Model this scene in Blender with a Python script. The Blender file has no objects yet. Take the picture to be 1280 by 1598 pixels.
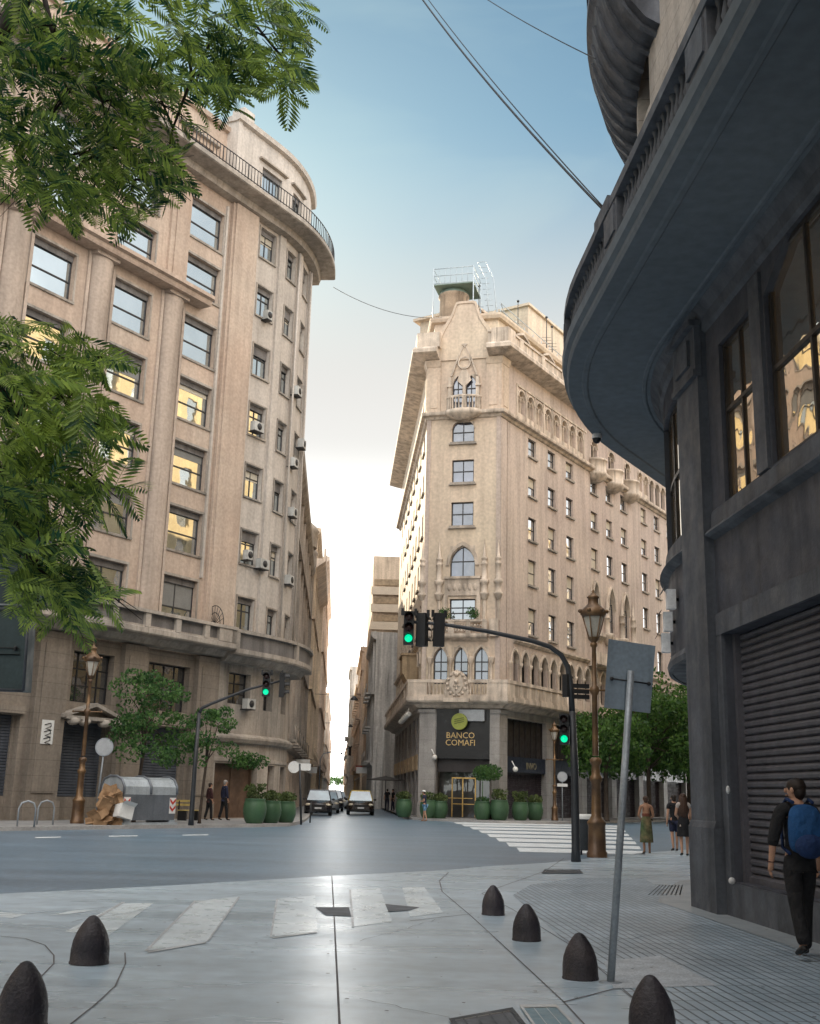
import bpy, math, random
from mathutils import Vector, Matrix
rnd = random.Random(7)
sc = bpy.context.scene
# ---------------------------------------------------------------- camera
F = 1734.0; U0, V0 = 640.0, 799.0
PIT, ROL, EYE = math.radians(14.15), math.radians(1.5), 1.6
cam_d = bpy.data.cameras.new('camera'); cam = bpy.data.objects.new('camera', cam_d)
sc.collection.objects.link(cam); sc.camera = cam
cam_d.sensor_fit = 'VERTICAL'; cam_d.sensor_height = 24.0; cam_d.lens = F / 1598.0 * 24.0
cam_d.clip_start = 0.1; cam_d.clip_end = 5000
_f = Vector((0, math.cos(PIT), math.sin(PIT))); _u = Vector((0, -math.sin(PIT), math.cos(PIT))); _r = Vector((1, 0, 0))
_cr = _r * math.cos(ROL) + _u * math.sin(ROL); _cu = -_r * math.sin(ROL) + _u * math.cos(ROL)
_m = Matrix((_cr, _cu, -_f)).transposed().to_4x4(); _m.translation = (0, 0, EYE)
cam.matrix_world = _m
# ---------------------------------------------------------------- sky, sun, exposure
SKY_FILL = 37.0
SUN_AZ, SUN_EL = math.radians(-17.0), math.radians(18.0)      # azimuth from +Y towards +X
W = bpy.data.worlds.new('World'); sc.world = W; W.use_nodes = True
wn, wl = W.node_tree.nodes, W.node_tree.links
bg = wn['Background']; sky = wn.new('ShaderNodeTexSky'); sky.sky_type = 'NISHITA'
sky.sun_disc = False; sky.sun_elevation = SUN_EL; sky.sun_rotation = SUN_AZ
sky.air_density = 1.0; sky.dust_density = 0.6; sky.ozone_density = 1.6; sky.altitude = 0
bg.inputs['Strength'].default_value = 0.05
# bright patch added to the unseen sky behind the camera, fill for the facades
tcw = wn.new('ShaderNodeTexCoord'); dt = wn.new('ShaderNodeVectorMath'); dt.operation = 'DOT_PRODUCT'
_ca, _ce = math.radians(158), math.radians(42); dt.inputs[1].default_value = (math.sin(_ca) * math.cos(_ce), math.cos(_ca) * math.cos(_ce), math.sin(_ce)); wl.new(tcw.outputs['Generated'], dt.inputs[0])
mr = wn.new('ShaderNodeMapRange'); mr.interpolation_type = 'SMOOTHSTEP'; mr.inputs[1].default_value = 0.25; mr.inputs[2].default_value = 0.75; wl.new(dt.outputs['Value'], mr.inputs[0])
cn = wn.new('ShaderNodeTexNoise'); cn.inputs['Scale'].default_value = 3.0; cn.inputs['Detail'].default_value = 6; wl.new(tcw.outputs['Generated'], cn.inputs['Vector'])
cm = wn.new('ShaderNodeMapRange'); cm.inputs[1].default_value = 0.35; cm.inputs[2].default_value = 0.6; cm.inputs[3].default_value = 0.5; cm.inputs[4].default_value = 1.0; wl.new(cn.outputs['Fac'], cm.inputs[0])
cf = wn.new('ShaderNodeMath'); cf.operation = 'MULTIPLY'; wl.new(mr.outputs[0], cf.inputs[0]); wl.new(cm.outputs[0], cf.inputs[1])
# thin high cloud wisps in the forward sky
wm = wn.new('ShaderNodeMapping'); wm.inputs['Scale'].default_value = (1.5, 1.5, 5); wl.new(tcw.outputs['Generated'], wm.inputs['Vector'])
wz = wn.new('ShaderNodeTexNoise'); wz.inputs['Scale'].default_value = 2.2; wz.inputs['Detail'].default_value = 5; wz.inputs['Distortion'].default_value = .6; wl.new(wm.outputs[0], wz.inputs['Vector'])
wr = wn.new('ShaderNodeMapRange'); wr.inputs[1].default_value = 0.48; wr.inputs[2].default_value = 0.75; wr.inputs[3].default_value = 0; wr.inputs[4].default_value = 0.3; wl.new(wz.outputs['Fac'], wr.inputs[0])
m1 = wn.new('ShaderNodeMix'); m1.data_type = 'RGBA'; wl.new(wr.outputs[0], m1.inputs[0]); wl.new(sky.outputs[0], m1.inputs[6]); m1.inputs[7].default_value = (5.6, 5.7, 6.0, 1)
m2 = wn.new('ShaderNodeMix'); m2.data_type = 'RGBA'; wl.new(cf.outputs[0], m2.inputs[0]); tn = wn.new('ShaderNodeVectorMath'); tn.operation = 'MULTIPLY'; tn.inputs[1].default_value = (1.08, 1.36, 1.25); wl.new(m1.outputs[2], tn.inputs[0])
# milky haze towards the horizon
sx = wn.new('ShaderNodeSeparateXYZ'); wl.new(tcw.outputs['Generated'], sx.inputs[0])
hz = wn.new('ShaderNodeMapRange'); hz.interpolation_type = 'SMOOTHSTEP'; hz.inputs[1].default_value = .56; hz.inputs[2].default_value = .34; hz.inputs[3].default_value = 0; hz.inputs[4].default_value = 1; wl.new(sx.outputs['Z'], hz.inputs[0])
hv1 = wn.new('ShaderNodeMapRange'); hv1.inputs[1].default_value = .47; hv1.inputs[2].default_value = .25; hv1.inputs[3].default_value = 6.7; hv1.inputs[4].default_value = 9.4; wl.new(sx.outputs['Z'], hv1.inputs[0])
hv2 = wn.new('ShaderNodeMapRange'); hv2.interpolation_type = 'SMOOTHSTEP'; hv2.inputs[1].default_value = .31; hv2.inputs[2].default_value = .0; hv2.inputs[3].default_value = 0; hv2.inputs[4].default_value = 56; wl.new(sx.outputs['Z'], hv2.inputs[0])
hv = wn.new('ShaderNodeMath'); hv.operation = 'ADD'; wl.new(hv1.outputs[0], hv.inputs[0]); wl.new(hv2.outputs[0], hv.inputs[1])
hc_ = wn.new('ShaderNodeVectorMath'); hc_.operation = 'SCALE'; hc_.inputs[0].default_value = (1.0, .99, .955); wl.new(hv.outputs[0], hc_.inputs['Scale'])
fy = wn.new('ShaderNodeMapRange'); fy.inputs[1].default_value = -.1; fy.inputs[2].default_value = .4; wl.new(sx.outputs['Y'], fy.inputs[0])   # only on the sunward side
hf = wn.new('ShaderNodeMath'); hf.operation = 'MULTIPLY'; wl.new(hz.outputs[0], hf.inputs[0]); wl.new(fy.outputs[0], hf.inputs[1])
m3 = wn.new('ShaderNodeMix'); m3.data_type = 'RGBA'; wl.new(hf.outputs[0], m3.inputs[0]); wl.new(tn.outputs[0], m3.inputs[6]); wl.new(hc_.outputs[0], m3.inputs[7]); wl.new(m3.outputs[2], m2.inputs[6]); m2.inputs[7].default_value = (SKY_FILL * 1.0, SKY_FILL * 0.965, SKY_FILL * 0.93, 1)
wl.new(m2.outputs[2], bg.inputs['Color'])
sd = bpy.data.lights.new('sun', 'SUN'); sd.energy = 4.5; sd.angle = math.radians(0.5); sd.color = (1.0, 0.84, 0.60)
sun = bpy.data.objects.new('sun', sd); sc.collection.objects.link(sun)
_sv = Vector((math.sin(SUN_AZ) * math.cos(SUN_EL), math.cos(SUN_AZ) * math.cos(SUN_EL), math.sin(SUN_EL)))
sun.rotation_euler = _sv.to_track_quat('Z', 'Y').to_euler()
vs = sc.view_settings; vs.view_transform = 'Standard'; vs.look = 'None'; vs.gamma = 1.0; vs.exposure = 1.05; vs.use_curve_mapping = False
# ---------------------------------------------------------------- helpers: pixels to points at a chosen depth
def ray(u, v):
    x = (u - U0) / F; y = -(v - V0) / F
    c, s = math.cos(ROL), math.sin(ROL); x2 = c * x - s * y; y2 = s * x + c * y
    return Vector((x2, math.cos(PIT) - y2 * math.sin(PIT), math.sin(PIT) + y2 * math.cos(PIT)))
def at(u, v, Y):
    d = ray(u, v); return Vector((0, 0, EYE)) + d * (Y / d.y)
def gz(u, v, z=0.0):
    d = ray(u, v); return Vector((0, 0, EYE)) + d * ((z - EYE) / d.z)
def rng(a, b, n): return [a + (b - a) * i / n for i in range(n + 1)]
# ---------------------------------------------------------------- materials
MATS = {}
def mat(name, col, rough=0.8, var=0.18, scale=1.5, streak=0.0, bump=0.0, bscale=30.0, metal=0.0, spec=0.4, tint=None, fine=0.12, rv=(.75, 1.3), drag=None, bd=.02, course=0):
    if name in MATS: return MATS[name]
    m = bpy.data.materials.new(name); m.use_nodes = True; MATS[name] = m
    n, l = m.node_tree.nodes, m.node_tree.links; b = n['Principled BSDF']
    geo = n.new('ShaderNodeNewGeometry')
    def noise(sc_, det=4, mp=None):
        t = n.new('ShaderNodeTexNoise'); t.inputs['Scale'].default_value = sc_; t.inputs['Detail'].default_value = det
        if mp:
            k = n.new('ShaderNodeMapping'); k.inputs['Scale'].default_value = mp; l.new(geo.outputs['Position'], k.inputs['Vector']); l.new(k.outputs[0], t.inputs['Vector'])
        else: l.new(geo.outputs['Position'], t.inputs['Vector'])
        return t.outputs['Fac']
    def ramp(src, lo, hi, a=0.3, z=0.7):
        r = n.new('ShaderNodeMapRange'); r.inputs[1].default_value = a; r.inputs[2].default_value = z; r.inputs[3].default_value = lo; r.inputs[4].default_value = hi
        l.new(src, r.inputs[0]); return r.outputs[0]
    def mul(a, bb):
        k = n.new('ShaderNodeMath'); k.operation = 'MULTIPLY'; l.new(a, k.inputs[0]); l.new(bb, k.inputs[1]); return k.outputs[0]
    f = ramp(noise(scale, 6), 1 - var, 1 + var)
    if fine: f = mul(f, ramp(noise(scale * 14, 3), 1 - fine, 1 + fine))
    if drag: f = mul(f, ramp(noise(1.0, 6, drag), .84, 1.14))
    if streak >= .12 and streak < 1: f = mul(f, ramp(noise(1.0, 4, (5.0, 5.0, .35)), 1.0, 1 - streak * 1.1, .58, .72))
    if course:
        sp = n.new('ShaderNodeSeparateXYZ'); l.new(geo.outputs['Position'], sp.inputs[0]); md = n.new('ShaderNodeMath'); md.operation = 'MODULO'; l.new(sp.outputs['Z'], md.inputs[0]); md.inputs[1].default_value = course
        lt = n.new('ShaderNodeMath'); lt.operation = 'LESS_THAN'; l.new(md.outputs[0], lt.inputs[0]); lt.inputs[1].default_value = .018; f = mul(f, ramp(lt.outputs[0], 1.0, .62, 0, 1))
    if streak: f = mul(f, ramp(noise(2.2, 5, (1.0, 1.0, 0.07)), 1 - streak, 1.0 + streak * 0.25, 0.36, 0.6))
    mx = n.new('ShaderNodeVectorMath'); mx.operation = 'SCALE'
    if tint:
        t = n.new('ShaderNodeMix'); t.data_type = 'RGBA'; l.new(ramp(noise(scale * 0.37, 3), 0, 1, 0.35, 0.65), t.inputs[0])
        t.inputs[6].default_value = (*col, 1); t.inputs[7].default_value = (*tint, 1); l.new(t.outputs[2], mx.inputs[0])
    else: mx.inputs[0].default_value = col
    l.new(f, mx.inputs['Scale']); l.new(mx.outputs[0], b.inputs['Base Color'])
    b.inputs['Roughness'].default_value = rough; b.inputs['Metallic'].default_value = metal; b.inputs['Specular IOR Level'].default_value = spec
    if rough < 0.7: l.new(ramp(noise(scale * 3, 4, drag), rough * rv[0], min(1, rough * rv[1])), b.inputs['Roughness'])
    if bump:
        bp = n.new('ShaderNodeBump'); bp.inputs['Strength'].default_value = bump; bp.inputs['Distance'].default_value = bd
        l.new(noise(bscale, 5), bp.inputs['Height']); l.new(bp.outputs[0], b.inputs['Normal'])
    return m
def glass(name, refl=0.55, inner=(0.03, 0.035, 0.04), wav=0.02, tint=(0.9, 0.95, 1.0)):
    if name in MATS: return MATS[name]
    m = bpy.data.materials.new(name); m.use_nodes = True; MATS[name] = m
    n, l = m.node_tree.nodes, m.node_tree.links; b = n['Principled BSDF']; out = n['Material Output']
    geo = n.new('ShaderNodeNewGeometry'); t = n.new('ShaderNodeTexNoise'); t.inputs['Scale'].default_value = 0.9; l.new(geo.outputs['Position'], t.inputs['Vector'])
    cr = n.new('ShaderNodeMapRange'); cr.inputs[1].default_value = .35; cr.inputs[2].default_value = .65; cr.inputs[3].default_value = 0.4; cr.inputs[4].default_value = 1.8; l.new(t.outputs['Fac'], cr.inputs[0])
    mx = n.new('ShaderNodeVectorMath'); mx.operation = 'SCALE'; mx.inputs[0].default_value = inner; l.new(cr.outputs[0], mx.inputs['Scale']); l.new(mx.outputs[0], b.inputs['Base Color'])
    g = n.new('ShaderNodeBsdfGlossy'); g.inputs['Roughness'].default_value = 0.02; g.inputs['Color'].default_value = (*tint, 1)
    bp = n.new('ShaderNodeBump'); bp.inputs['Strength'].default_value = wav; bp.inputs['Distance'].default_value = 0.3; l.new(t.outputs['Fac'], bp.inputs['Height']); l.new(bp.outputs[0], g.inputs['Normal'])
    mm = n.new('ShaderNodeMixShader'); mm.inputs[0].default_value = refl; l.new(b.outputs[0], mm.inputs[1]); l.new(g.outputs[0], mm.inputs[2]); l.new(mm.outputs[0], out.inputs['Surface'])
    return m
def emis(name, col, st):
    if name in MATS: return MATS[name]
    m = bpy.data.materials.new(name); m.use_nodes = True; MATS[name] = m; b = m.node_tree.nodes['Principled BSDF']
    b.inputs['Base Color'].default_value = (*col, 1); b.inputs['Emission Color'].default_value = (*col, 1); b.inputs['Emission Strength'].default_value = st; b.inputs['Roughness'].default_value = .3
    return m
# ---------------------------------------------------------------- mesh builder
class MB:
    def __init__(s): s.v = []; s.f = []; s.mi = []; s.m = 0; s.sm = []; s.smooth = False
    def add(s, vs_, fs):
        o = len(s.v); s.v += [tuple(p) for p in vs_]
        for q in fs: s.f.append([i + o for i in q]); s.mi.append(s.m); s.sm.append(s.smooth)
    def box(s, x0, x1, y0, y1, z0, z1, M=None):
        P = [Vector((x, y, z)) for z in (z0, z1) for y in (y0, y1) for x in (x0, x1)]
        if M is not None: P = [M @ p for p in P]
        s.add(P, [(0, 1, 3, 2), (4, 6, 7, 5), (0, 4, 5, 1), (2, 3, 7, 6), (0, 2, 6, 4), (1, 5, 7, 3)])
    def tube(s, pts, r, n=8, cap=True, smooth=True):
        pts = [Vector(p) for p in pts]; k = len(pts)
        if not isinstance(r, (list, tuple)): r = [r] * k
        V = []; up = None
        for i, p in enumerate(pts):
            d = (pts[min(i + 1, k - 1)] - pts[max(i - 1, 0)]); d = d.normalized() if d.length > 1e-9 else Vector((0, 0, 1))
            if up is None: up = Vector((0, 0, 1)) if abs(d.z) < .9 else Vector((1, 0, 0))
            a = d.cross(up); a = a.normalized() if a.length > 1e-6 else d.orthogonal().normalized(); b = a.cross(d).normalized(); up = b
            V += [p + (a * math.cos(t) + b * math.sin(t)) * r[i] for t in [2 * math.pi * j / n for j in range(n)]]
        Fs = [(i * n + j, i * n + (j + 1) % n, (i + 1) * n + (j + 1) % n, (i + 1) * n + j) for i in range(k - 1) for j in range(n)]
        if cap: Fs += [tuple(range(n))[::-1], tuple((k - 1) * n + j for j in range(n))]
        o = s.smooth; s.smooth = smooth; s.add(V, Fs); s.smooth = o
    def lathe(s, prof, c=(0, 0, 0), n=12, M=None, a0=0.0, a1=2 * math.pi, smooth=True, squash=(1, 1)):
        full = abs(a1 - a0 - 2 * math.pi) < 1e-6; m = n if full else n + 1
        V = []
        for r, z in prof:
            for j in range(m):
                t = a0 + (a1 - a0) * j / n; p = Vector((r * math.cos(t) * squash[0], r * math.sin(t) * squash[1], z)) + Vector(c); V.append(M @ p if M is not None else p)
        Fs = []
        for i in range(len(prof) - 1):
            for j in range(n if full else n):
                j2 = (j + 1) % m if full else j + 1; Fs.append((i * m + j, i * m + j2, (i + 1) * m + j2, (i + 1) * m + j))
        o = s.smooth; s.smooth = smooth; s.add(V, Fs)
        if full:
            s.smooth = False
            if prof[0][0] > 1e-4: s.add(V[:m], [tuple(range(m))[::-1]])
            if prof[-1][0] > 1e-4: s.add(V[-m:], [tuple(range(m))])
        s.smooth = o
    def poly(s, pts, M, t0, t1):   # outline in local x,z extruded along local y
        n = len(pts); V = [M @ Vector((x, t0, z)) for x, z in pts] + [M @ Vector((x, t1, z)) for x, z in pts]
        s.add(V, [tuple(range(n)), tuple(range(2 * n - 1, n - 1, -1))] + [(i, i + n, (i + 1) % n + n, (i + 1) % n) for i in range(n)])
    def blob(s, c, r, n=8, M=None, jit=0.0):
        prof = [(math.sin(math.pi * i / n), -math.cos(math.pi * i / n)) for i in range(n + 1)]; V0_ = len(s.v)
        MM = Matrix.Translation(c) @ Matrix.Diagonal((r[0], r[1], r[2], 1)) if M is None else M @ Matrix.Translation(c) @ Matrix.Diagonal((r[0], r[1], r[2], 1))
        s.lathe([(max(a, 1e-5), b) for a, b in prof], n=max(8, n + 2), M=MM)
        if jit: s.v[V0_:] = [tuple(Vector(p) + Vector([rnd.uniform(-jit, jit) for _ in range(3)])) for p in s.v[V0_:]]
    def build(s, name, mats, parent=None, world=False):
        if not isinstance(mats, (list, tuple)): mats = [mats]
        off = Vector(parent.location) if (parent is not None and world) else Vector((0, 0, 0))
        if world and parent is not None and parent.parent is not None: off = off + Vector(parent.parent.location)
        me = bpy.data.meshes.new(name); me.from_pydata([tuple(Vector(p) - off) for p in s.v], [], s.f)
        for m in mats: me.materials.append(m)
        me.polygons.foreach_set('material_index', s.mi); me.polygons.foreach_set('use_smooth', s.sm); me.update()
        o = bpy.data.objects.new(name, me); sc.collection.objects.link(o)
        if parent is not None: o.parent = parent
        return o
def tag(o, label=None, cat=None, group=None, kind=None):
    if label: o['label'] = label
    if cat: o['category'] = cat
    if group: o['group'] = group
    if kind: o['kind'] = kind
    return o
def thing(name, label, cat, loc=(0, 0, 0), rz=0.0, group=None):
    o = bpy.data.objects.new(name, None); sc.collection.objects.link(o); o.location = loc; o.rotation_euler = (0, 0, rz); o.empty_display_size = .2
    return tag(o, label, cat, group)
def dup(root, loc=None, rz=None, label=None, group=None, scale=None):
    r = root.copy(); sc.collection.objects.link(r)
    if loc is not None: r.location = loc
    if rz is not None: r.rotation_euler = (0, 0, rz)
    if scale is not None: r.scale = (scale,) * 3
    if label: r['label'] = label
    if group: r['group'] = group
    for ch in list(root.children):
        c = ch.copy(); sc.collection.objects.link(c); c.parent = r
        for g in list(ch.children):
            d = g.copy(); sc.collection.objects.link(d); d.parent = c
    return r
def struct(o): o['kind'] = 'structure'; return o
# ---------------------------------------------------------------- facades: everything is placed by (s along the wall, d outwards, z)
class Path:
    def __init__(s, p, azd, segs, sgn=1):
        s.g = []; x, y = p; a = math.radians(90 - azd); t = 0; s.cor = []; s.sgn = sgn
        for q in segs:
            if q[0] == 'L': s.g.append(('L', t, q[1], x, y, a)); x += q[1] * math.cos(a); y += q[1] * math.sin(a); t += q[1]
            elif q[0] == 'T': s.cor.append((t, x, y, a, a + math.radians(q[1]))); a += math.radians(q[1])
            else:
                R, th = q[1], math.radians(q[2]); L = R * abs(th); k = 1 if th > 0 else -1
                s.g.append(('A', t, L, x, y, a, R, k)); cx = x - k * R * math.sin(a); cy = y + k * R * math.cos(a); a2 = a + th
                x = cx + k * R * math.sin(a2); y = cy - k * R * math.cos(a2); a = a2; t += L
        s.L = t
    def xy(s, t, d=0.0):
        d *= s.sgn
        for (tc, x, y, a, b) in s.cor:
            if abs(t - tc) < 1e-5:
                n1 = Vector((math.sin(a), -math.cos(a))); n2 = Vector((math.sin(b), -math.cos(b))); m = (n1 + n2) / (1 + n1.dot(n2)); return x + d * m.x, y + d * m.y
        for g in s.g:
            if t <= g[1] + g[2] or g is s.g[-1]: break
        if t < 0: g = s.g[0]
        k = t - g[1]
        if g[0] == 'L': x = g[3] + k * math.cos(g[5]); y = g[4] + k * math.sin(g[5]); a = g[5]
        else:
            R, q = g[6], g[7]; a = g[5] + q * k / R; cx = g[3] - q * R * math.sin(g[5]); cy = g[4] + q * R * math.cos(g[5]); x = cx + q * R * math.sin(a); y = cy - q * R * math.cos(a)
        s.ang = a
        return x + d * math.sin(a), y - d * math.cos(a)
    def frame(s, t, d, z):   # matrix: local x along wall, y outwards, z up
        x, y = s.xy(t, d); x0, y0 = s.xy(t + .01, d); ax = Vector((x0 - x, y0 - y, 0)).normalized()
        e = 1e-3; a0 = s.xy(t + e, 0); a1 = s.xy(t + e, 1.0); o = Vector((a1[0] - a0[0], a1[1] - a0[1], 0)).normalized()
        m = Matrix.Identity(4); m.col[0][:3] = ax; m.col[1][:3] = o; m.col[2][:3] = (0, 0, 1); m.col[3][:3] = (x, y, z); return m
    def steps(s, a, b, ds=0.55):
        br = {round(a, 5), round(b, 5)}
        for g in s.g:
            for q in (g[1], g[1] + g[2]):
                if a < q < b: br.add(round(q, 5))
            if g[0] == 'A':
                lo, hi = max(a, g[1]), min(b, g[1] + g[2])
                if hi > lo:
                    n = max(1, int(math.ceil((hi - lo) / ds)))
                    for i in range(n + 1): br.add(round(lo + (hi - lo) * i / n, 5))
        br = sorted(br); out = [br[0]]
        for q in br[1:]:
            if q - out[-1] > 1e-3: out.append(q)
        return out
class FM(MB):
    def __init__(s, path): super().__init__(); s.p = path
    def P(s, t, d, z): x, y = s.p.xy(t, d); return (x, y, z)
    def fbox(s, s0, s1, z0, z1, d0, d1): s.band(s0, s1, [(d0, z0), (d1, z0), (d1, z1), (d0, z1)])
    def band(s, s0, s1, prof, caps=True):
        st = s.p.steps(s0, s1); n = len(prof); V = []
        for t in st: V += [s.P(t, d, z) for d, z in prof]
        Fs = [(i * n + j, i * n + (j + 1) % n, (i + 1) * n + (j + 1) % n, (i + 1) * n + j) for i in range(len(st) - 1) for j in range(n)]
        if caps: Fs += [tuple(range(n)), tuple((len(st) - 1) * n + j for j in range(n))[::-1]]
        s.add(V, Fs)
    def wall(s, s0, s1, z0, z1, holes=(), dep=0.3, d=0.0):
        ss = set(s.p.steps(s0, s1)); zs = {z0, z1}
        for a, b, c, e in holes:
            for q in (a, b):
                if s0 < q < s1: ss.add(q)
            for q in (c, e):
                if z0 < q < z1: zs.add(q)
        ss, zs = sorted(ss), sorted(zs)
        for i in range(len(ss) - 1):
            for j in range(len(zs) - 1):
                ms, mz = (ss[i] + ss[i + 1]) / 2, (zs[j] + zs[j + 1]) / 2
                if ss[i + 1] - ss[i] < 1e-4 or any(a < ms < b and c < mz < e for a, b, c, e in holes): continue
                s.add([s.P(ss[i], d, zs[j]), s.P(ss[i + 1], d, zs[j]), s.P(ss[i + 1], d, zs[j + 1]), s.P(ss[i], d, zs[j + 1])], [(0, 1, 2, 3)])
        for a, b, c, e in holes:
            s.add([s.P(a, d, c), s.P(a, d, e), s.P(a, d - dep, e), s.P(a, d - dep, c)], [(0, 1, 2, 3)])
            s.add([s.P(b, d, c), s.P(b, d, e), s.P(b, d - dep, e), s.P(b, d - dep, c)], [(0, 1, 2, 3)])
            st = s.p.steps(a, b)
            for i in range(len(st) - 1):
                for z in (c, e): s.add([s.P(st[i], d, z), s.P(st[i + 1], d, z), s.P(st[i + 1], d - dep, z), s.P(st[i], d - dep, z)], [(0, 1, 2, 3)])
    def panel(s, s0, s1, z0, z1, d):
        st = s.p.steps(s0, s1)
        for i in range(len(st) - 1): s.add([s.P(st[i], d, z0), s.P(st[i + 1], d, z0), s.P(st[i + 1], d, z1), s.P(st[i], d, z1)], [(0, 1, 2, 3)])
    def slab(s, s0, s1, z0, z1, d0, d1): s.fbox(s0, s1, z0, z1, d0, d1)
    def archpts(s, s0, s1, z, h, n=10):
        w = s1 - s0; r = (h * h + w * w / 4) / w; L = []
        for i in range(n + 1):
            x = w / 2 * i / n; L.append((s0 + x, z + math.sqrt(max(0, r * r - (r - x) ** 2))))
        return L + [(s1 - (a - s0), b) for a, b in L[:-1][::-1]]
    def archfill(s, s0, s1, z, h, ztop, d=0.0, dep=0.3):   # closes the corners above an arch in a square opening
        A = s.archpts(s0, s1, z, h)
        for (a, b), (c, e) in zip(A[:-1], A[1:]):
            s.add([s.P(a, d, b), s.P(c, d, e), s.P(c, d, ztop), s.P(a, d, ztop)], [(0, 1, 2, 3)])
            s.add([s.P(a, d, b), s.P(c, d, e), s.P(c, d - dep, e), s.P(a, d - dep, b)], [(0, 1, 2, 3)])
    def archtrim(s, s0, s1, z, h, w=0.1, d0=0.0, d1=0.07):
        A = s.archpts(s0, s1, z, h, 8); B = s.archpts(s0 - w, s1 + w, z, h + w * 1.25, 8)
        for i in range(len(A) - 1):
            q = [A[i], A[i + 1], B[i + 1], B[i]]
            V = [s.P(a, d1, b) for a, b in q] + [s.P(a, d0, b) for a, b in q]
            s.add(V, [(0, 1, 2, 3), (3, 2, 6, 7), (0, 1, 5, 4)])
    def flathe(s, t, d, prof, n=10): x, y = s.p.xy(t, d); s.lathe(prof, (x, y, 0), n)
    def balus(s, s0, s1, z0, z1, d, step=0.22, r=0.055, n=7):
        k = max(1, int(round((s1 - s0) / step))); h = z1 - z0
        pr = [(r * .9, z0), (r * .9, z0 + .06 * h), (r * .5, z0 + .12 * h), (r * 1.15, z0 + .35 * h), (r * .5, z0 + .72 * h), (r * .5, z0 + .85 * h), (r * .9, z0 + .92 * h), (r * .9, z1)]
        for i in range(k): s.flathe(s0 + (i + .5) * (s1 - s0) / k, d, pr, n)
def window(root, path, s0, s1, z0, z1, d, glassm, framem, nx=1, nz=2, fw=0.06, shade=0.0, shadem=None, name='window', zs=None, blind=0.0, blindm=None):
    m = FM(path); t = .05
    m.fbox(s0, s0 + fw, z0, z1, d, d + t); m.fbox(s1 - fw, s1, z0, z1, d, d + t); m.fbox(s0 + fw, s1 - fw, z0, z0 + fw, d, d + t); m.fbox(s0 + fw, s1 - fw, z1 - fw, z1, d, d + t)
    for i in range(1, nx): q = s0 + (s1 - s0) * i / nx; m.fbox(q - fw * .45, q + fw * .45, z0 + fw, z1 - fw, d, d + t * .9)
    for j in range(1, nz): q = z0 + (z1 - z0) * (j / nz if zs is None else zs[j - 1]); m.fbox(s0 + fw, s1 - fw, q - fw * .5, q + fw * .5, d + .003, d + t * .9 + .008)
    if shade: m.m = 1; m.fbox(s0 + .02, s1 - .02, z1 - shade, z1 - .01, d + t + .01, d + t + .07)
    w = m.build(name, [framem, shadem or framem], root, True)
    g = FM(path); g.panel(s0 + .02, s1 - .02, z0 + .02, z1 - .02, d + .012)
    g.build('pane', [glassm], w, True)
    if blind:
        b = FM(path); b.panel(s0 + fw, s1 - fw, z1 - (z1 - z0) * blind, z1 - fw, d + .03)
        b.build('blind', [blindm], w, True)
    return w
# ---------------------------------------------------------------- shared materials
AD, AS = 32.5, -3.32
S2 = Vector((math.sin(math.radians(AS)), math.cos(math.radians(AS)))); D2 = Vector((math.sin(math.radians(AD)), math.cos(math.radians(AD))))
M_beige = mat('beige_stone', (.43, .325, .255), .85, .10, .5, .12, .25, tint=(.46, .375, .305))
M_pale = mat('pale_stone', (.51, .465, .42), .85, .10, .5, .15, .2, tint=(.45, .405, .36))
M_greyst = mat('weathered_grey_stone', (.30, .275, .245), .85, .2, .6, .25, .3, tint=(.38, .33, .28))
M_base = mat('shaded_base_stone', (.21, .18, .15), .8, .18, .6, .16, .3, tint=(.26, .22, .18), course=.62)  # shade below the first-floor balcony is darkened into this stone colour
M_iron = mat('black_iron', (.02, .02, .022), .5, .2, 3)
M_dframe = mat('dark_window_frame', (.035, .035, .037), .5, .2, 3)
M_box = mat('grey_roller_box', (.16, .15, .145), .7, .2, 1, .3)
M_roof = mat('grey_roofing', (.16, .15, .14), .9, .2, .6)
G_lb = glass('office_glass', .66, (.07, .08, .085), .014, (.88, .97, 1.0))
G_dark = glass('dark_shop_glass', .3, (.012, .012, .014), .03)
M_shut = mat('grey_blue_shutter', (.075, .085, .105), .6, .15, 2, .2)
# ---------------------------------------------------------------- left: curved beige office building
pL = Vector((-14.49, 46.77)) - D2 * 20
LB = Path(pL, AD, [('L', 32), ('A', 10, AD - AS), ('L', .8)])
LE = LB.L
lb = thing('office_building', 'tall beige stone office building with curved corner and overhanging top balcony', 'building', (pL.x, pL.y, 0))
TOPS = [30.97, 27.8, 24.5, 21.2, 17.9, 14.65, 11.27]; HB = [2.15, 1.95, 2.2, 2.1, 2.1, 2.1, 2.3]
cols = [25.36 - 4.63 * k for k in range(7)]
wins = []
for c in cols:
    for z, h in zip(TOPS, HB): wins.append((c, c + 2.48, z - h, z, 'm'))
TA = [31.75, 28.3, 24.85, 21.5, 18.1, 14.55, 11.05]
for z in TA: wins.append((30.85, 32.15, z - 1.75, z, 'c'))
for z in TA[:]: wins.append((33.35, 34.35, z - .25 - 1.7, z - .25, 'c'))
for z in TA[:]: wins.append((35.6, 36.6, z - .25 - 1.7, z - .25, 'c'))
H = [w[:4] for w in wins]
m = FM(LB); m.wall(-6, 30.3, 7.6, 32.4, [h for h in H if h[0] < 30], .42); m.m = 1; m.wall(30.3, LE, 7.6, 32.4, [h for h in H if h[0] > 30], .42)
m.build('wall', [M_beige, M_pale], lb, True)
M_pil = mat('pilaster_stone', (.47, .385, .32), .85, .10, .5, .2, .2, tint=(.42, .34, .28))
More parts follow.
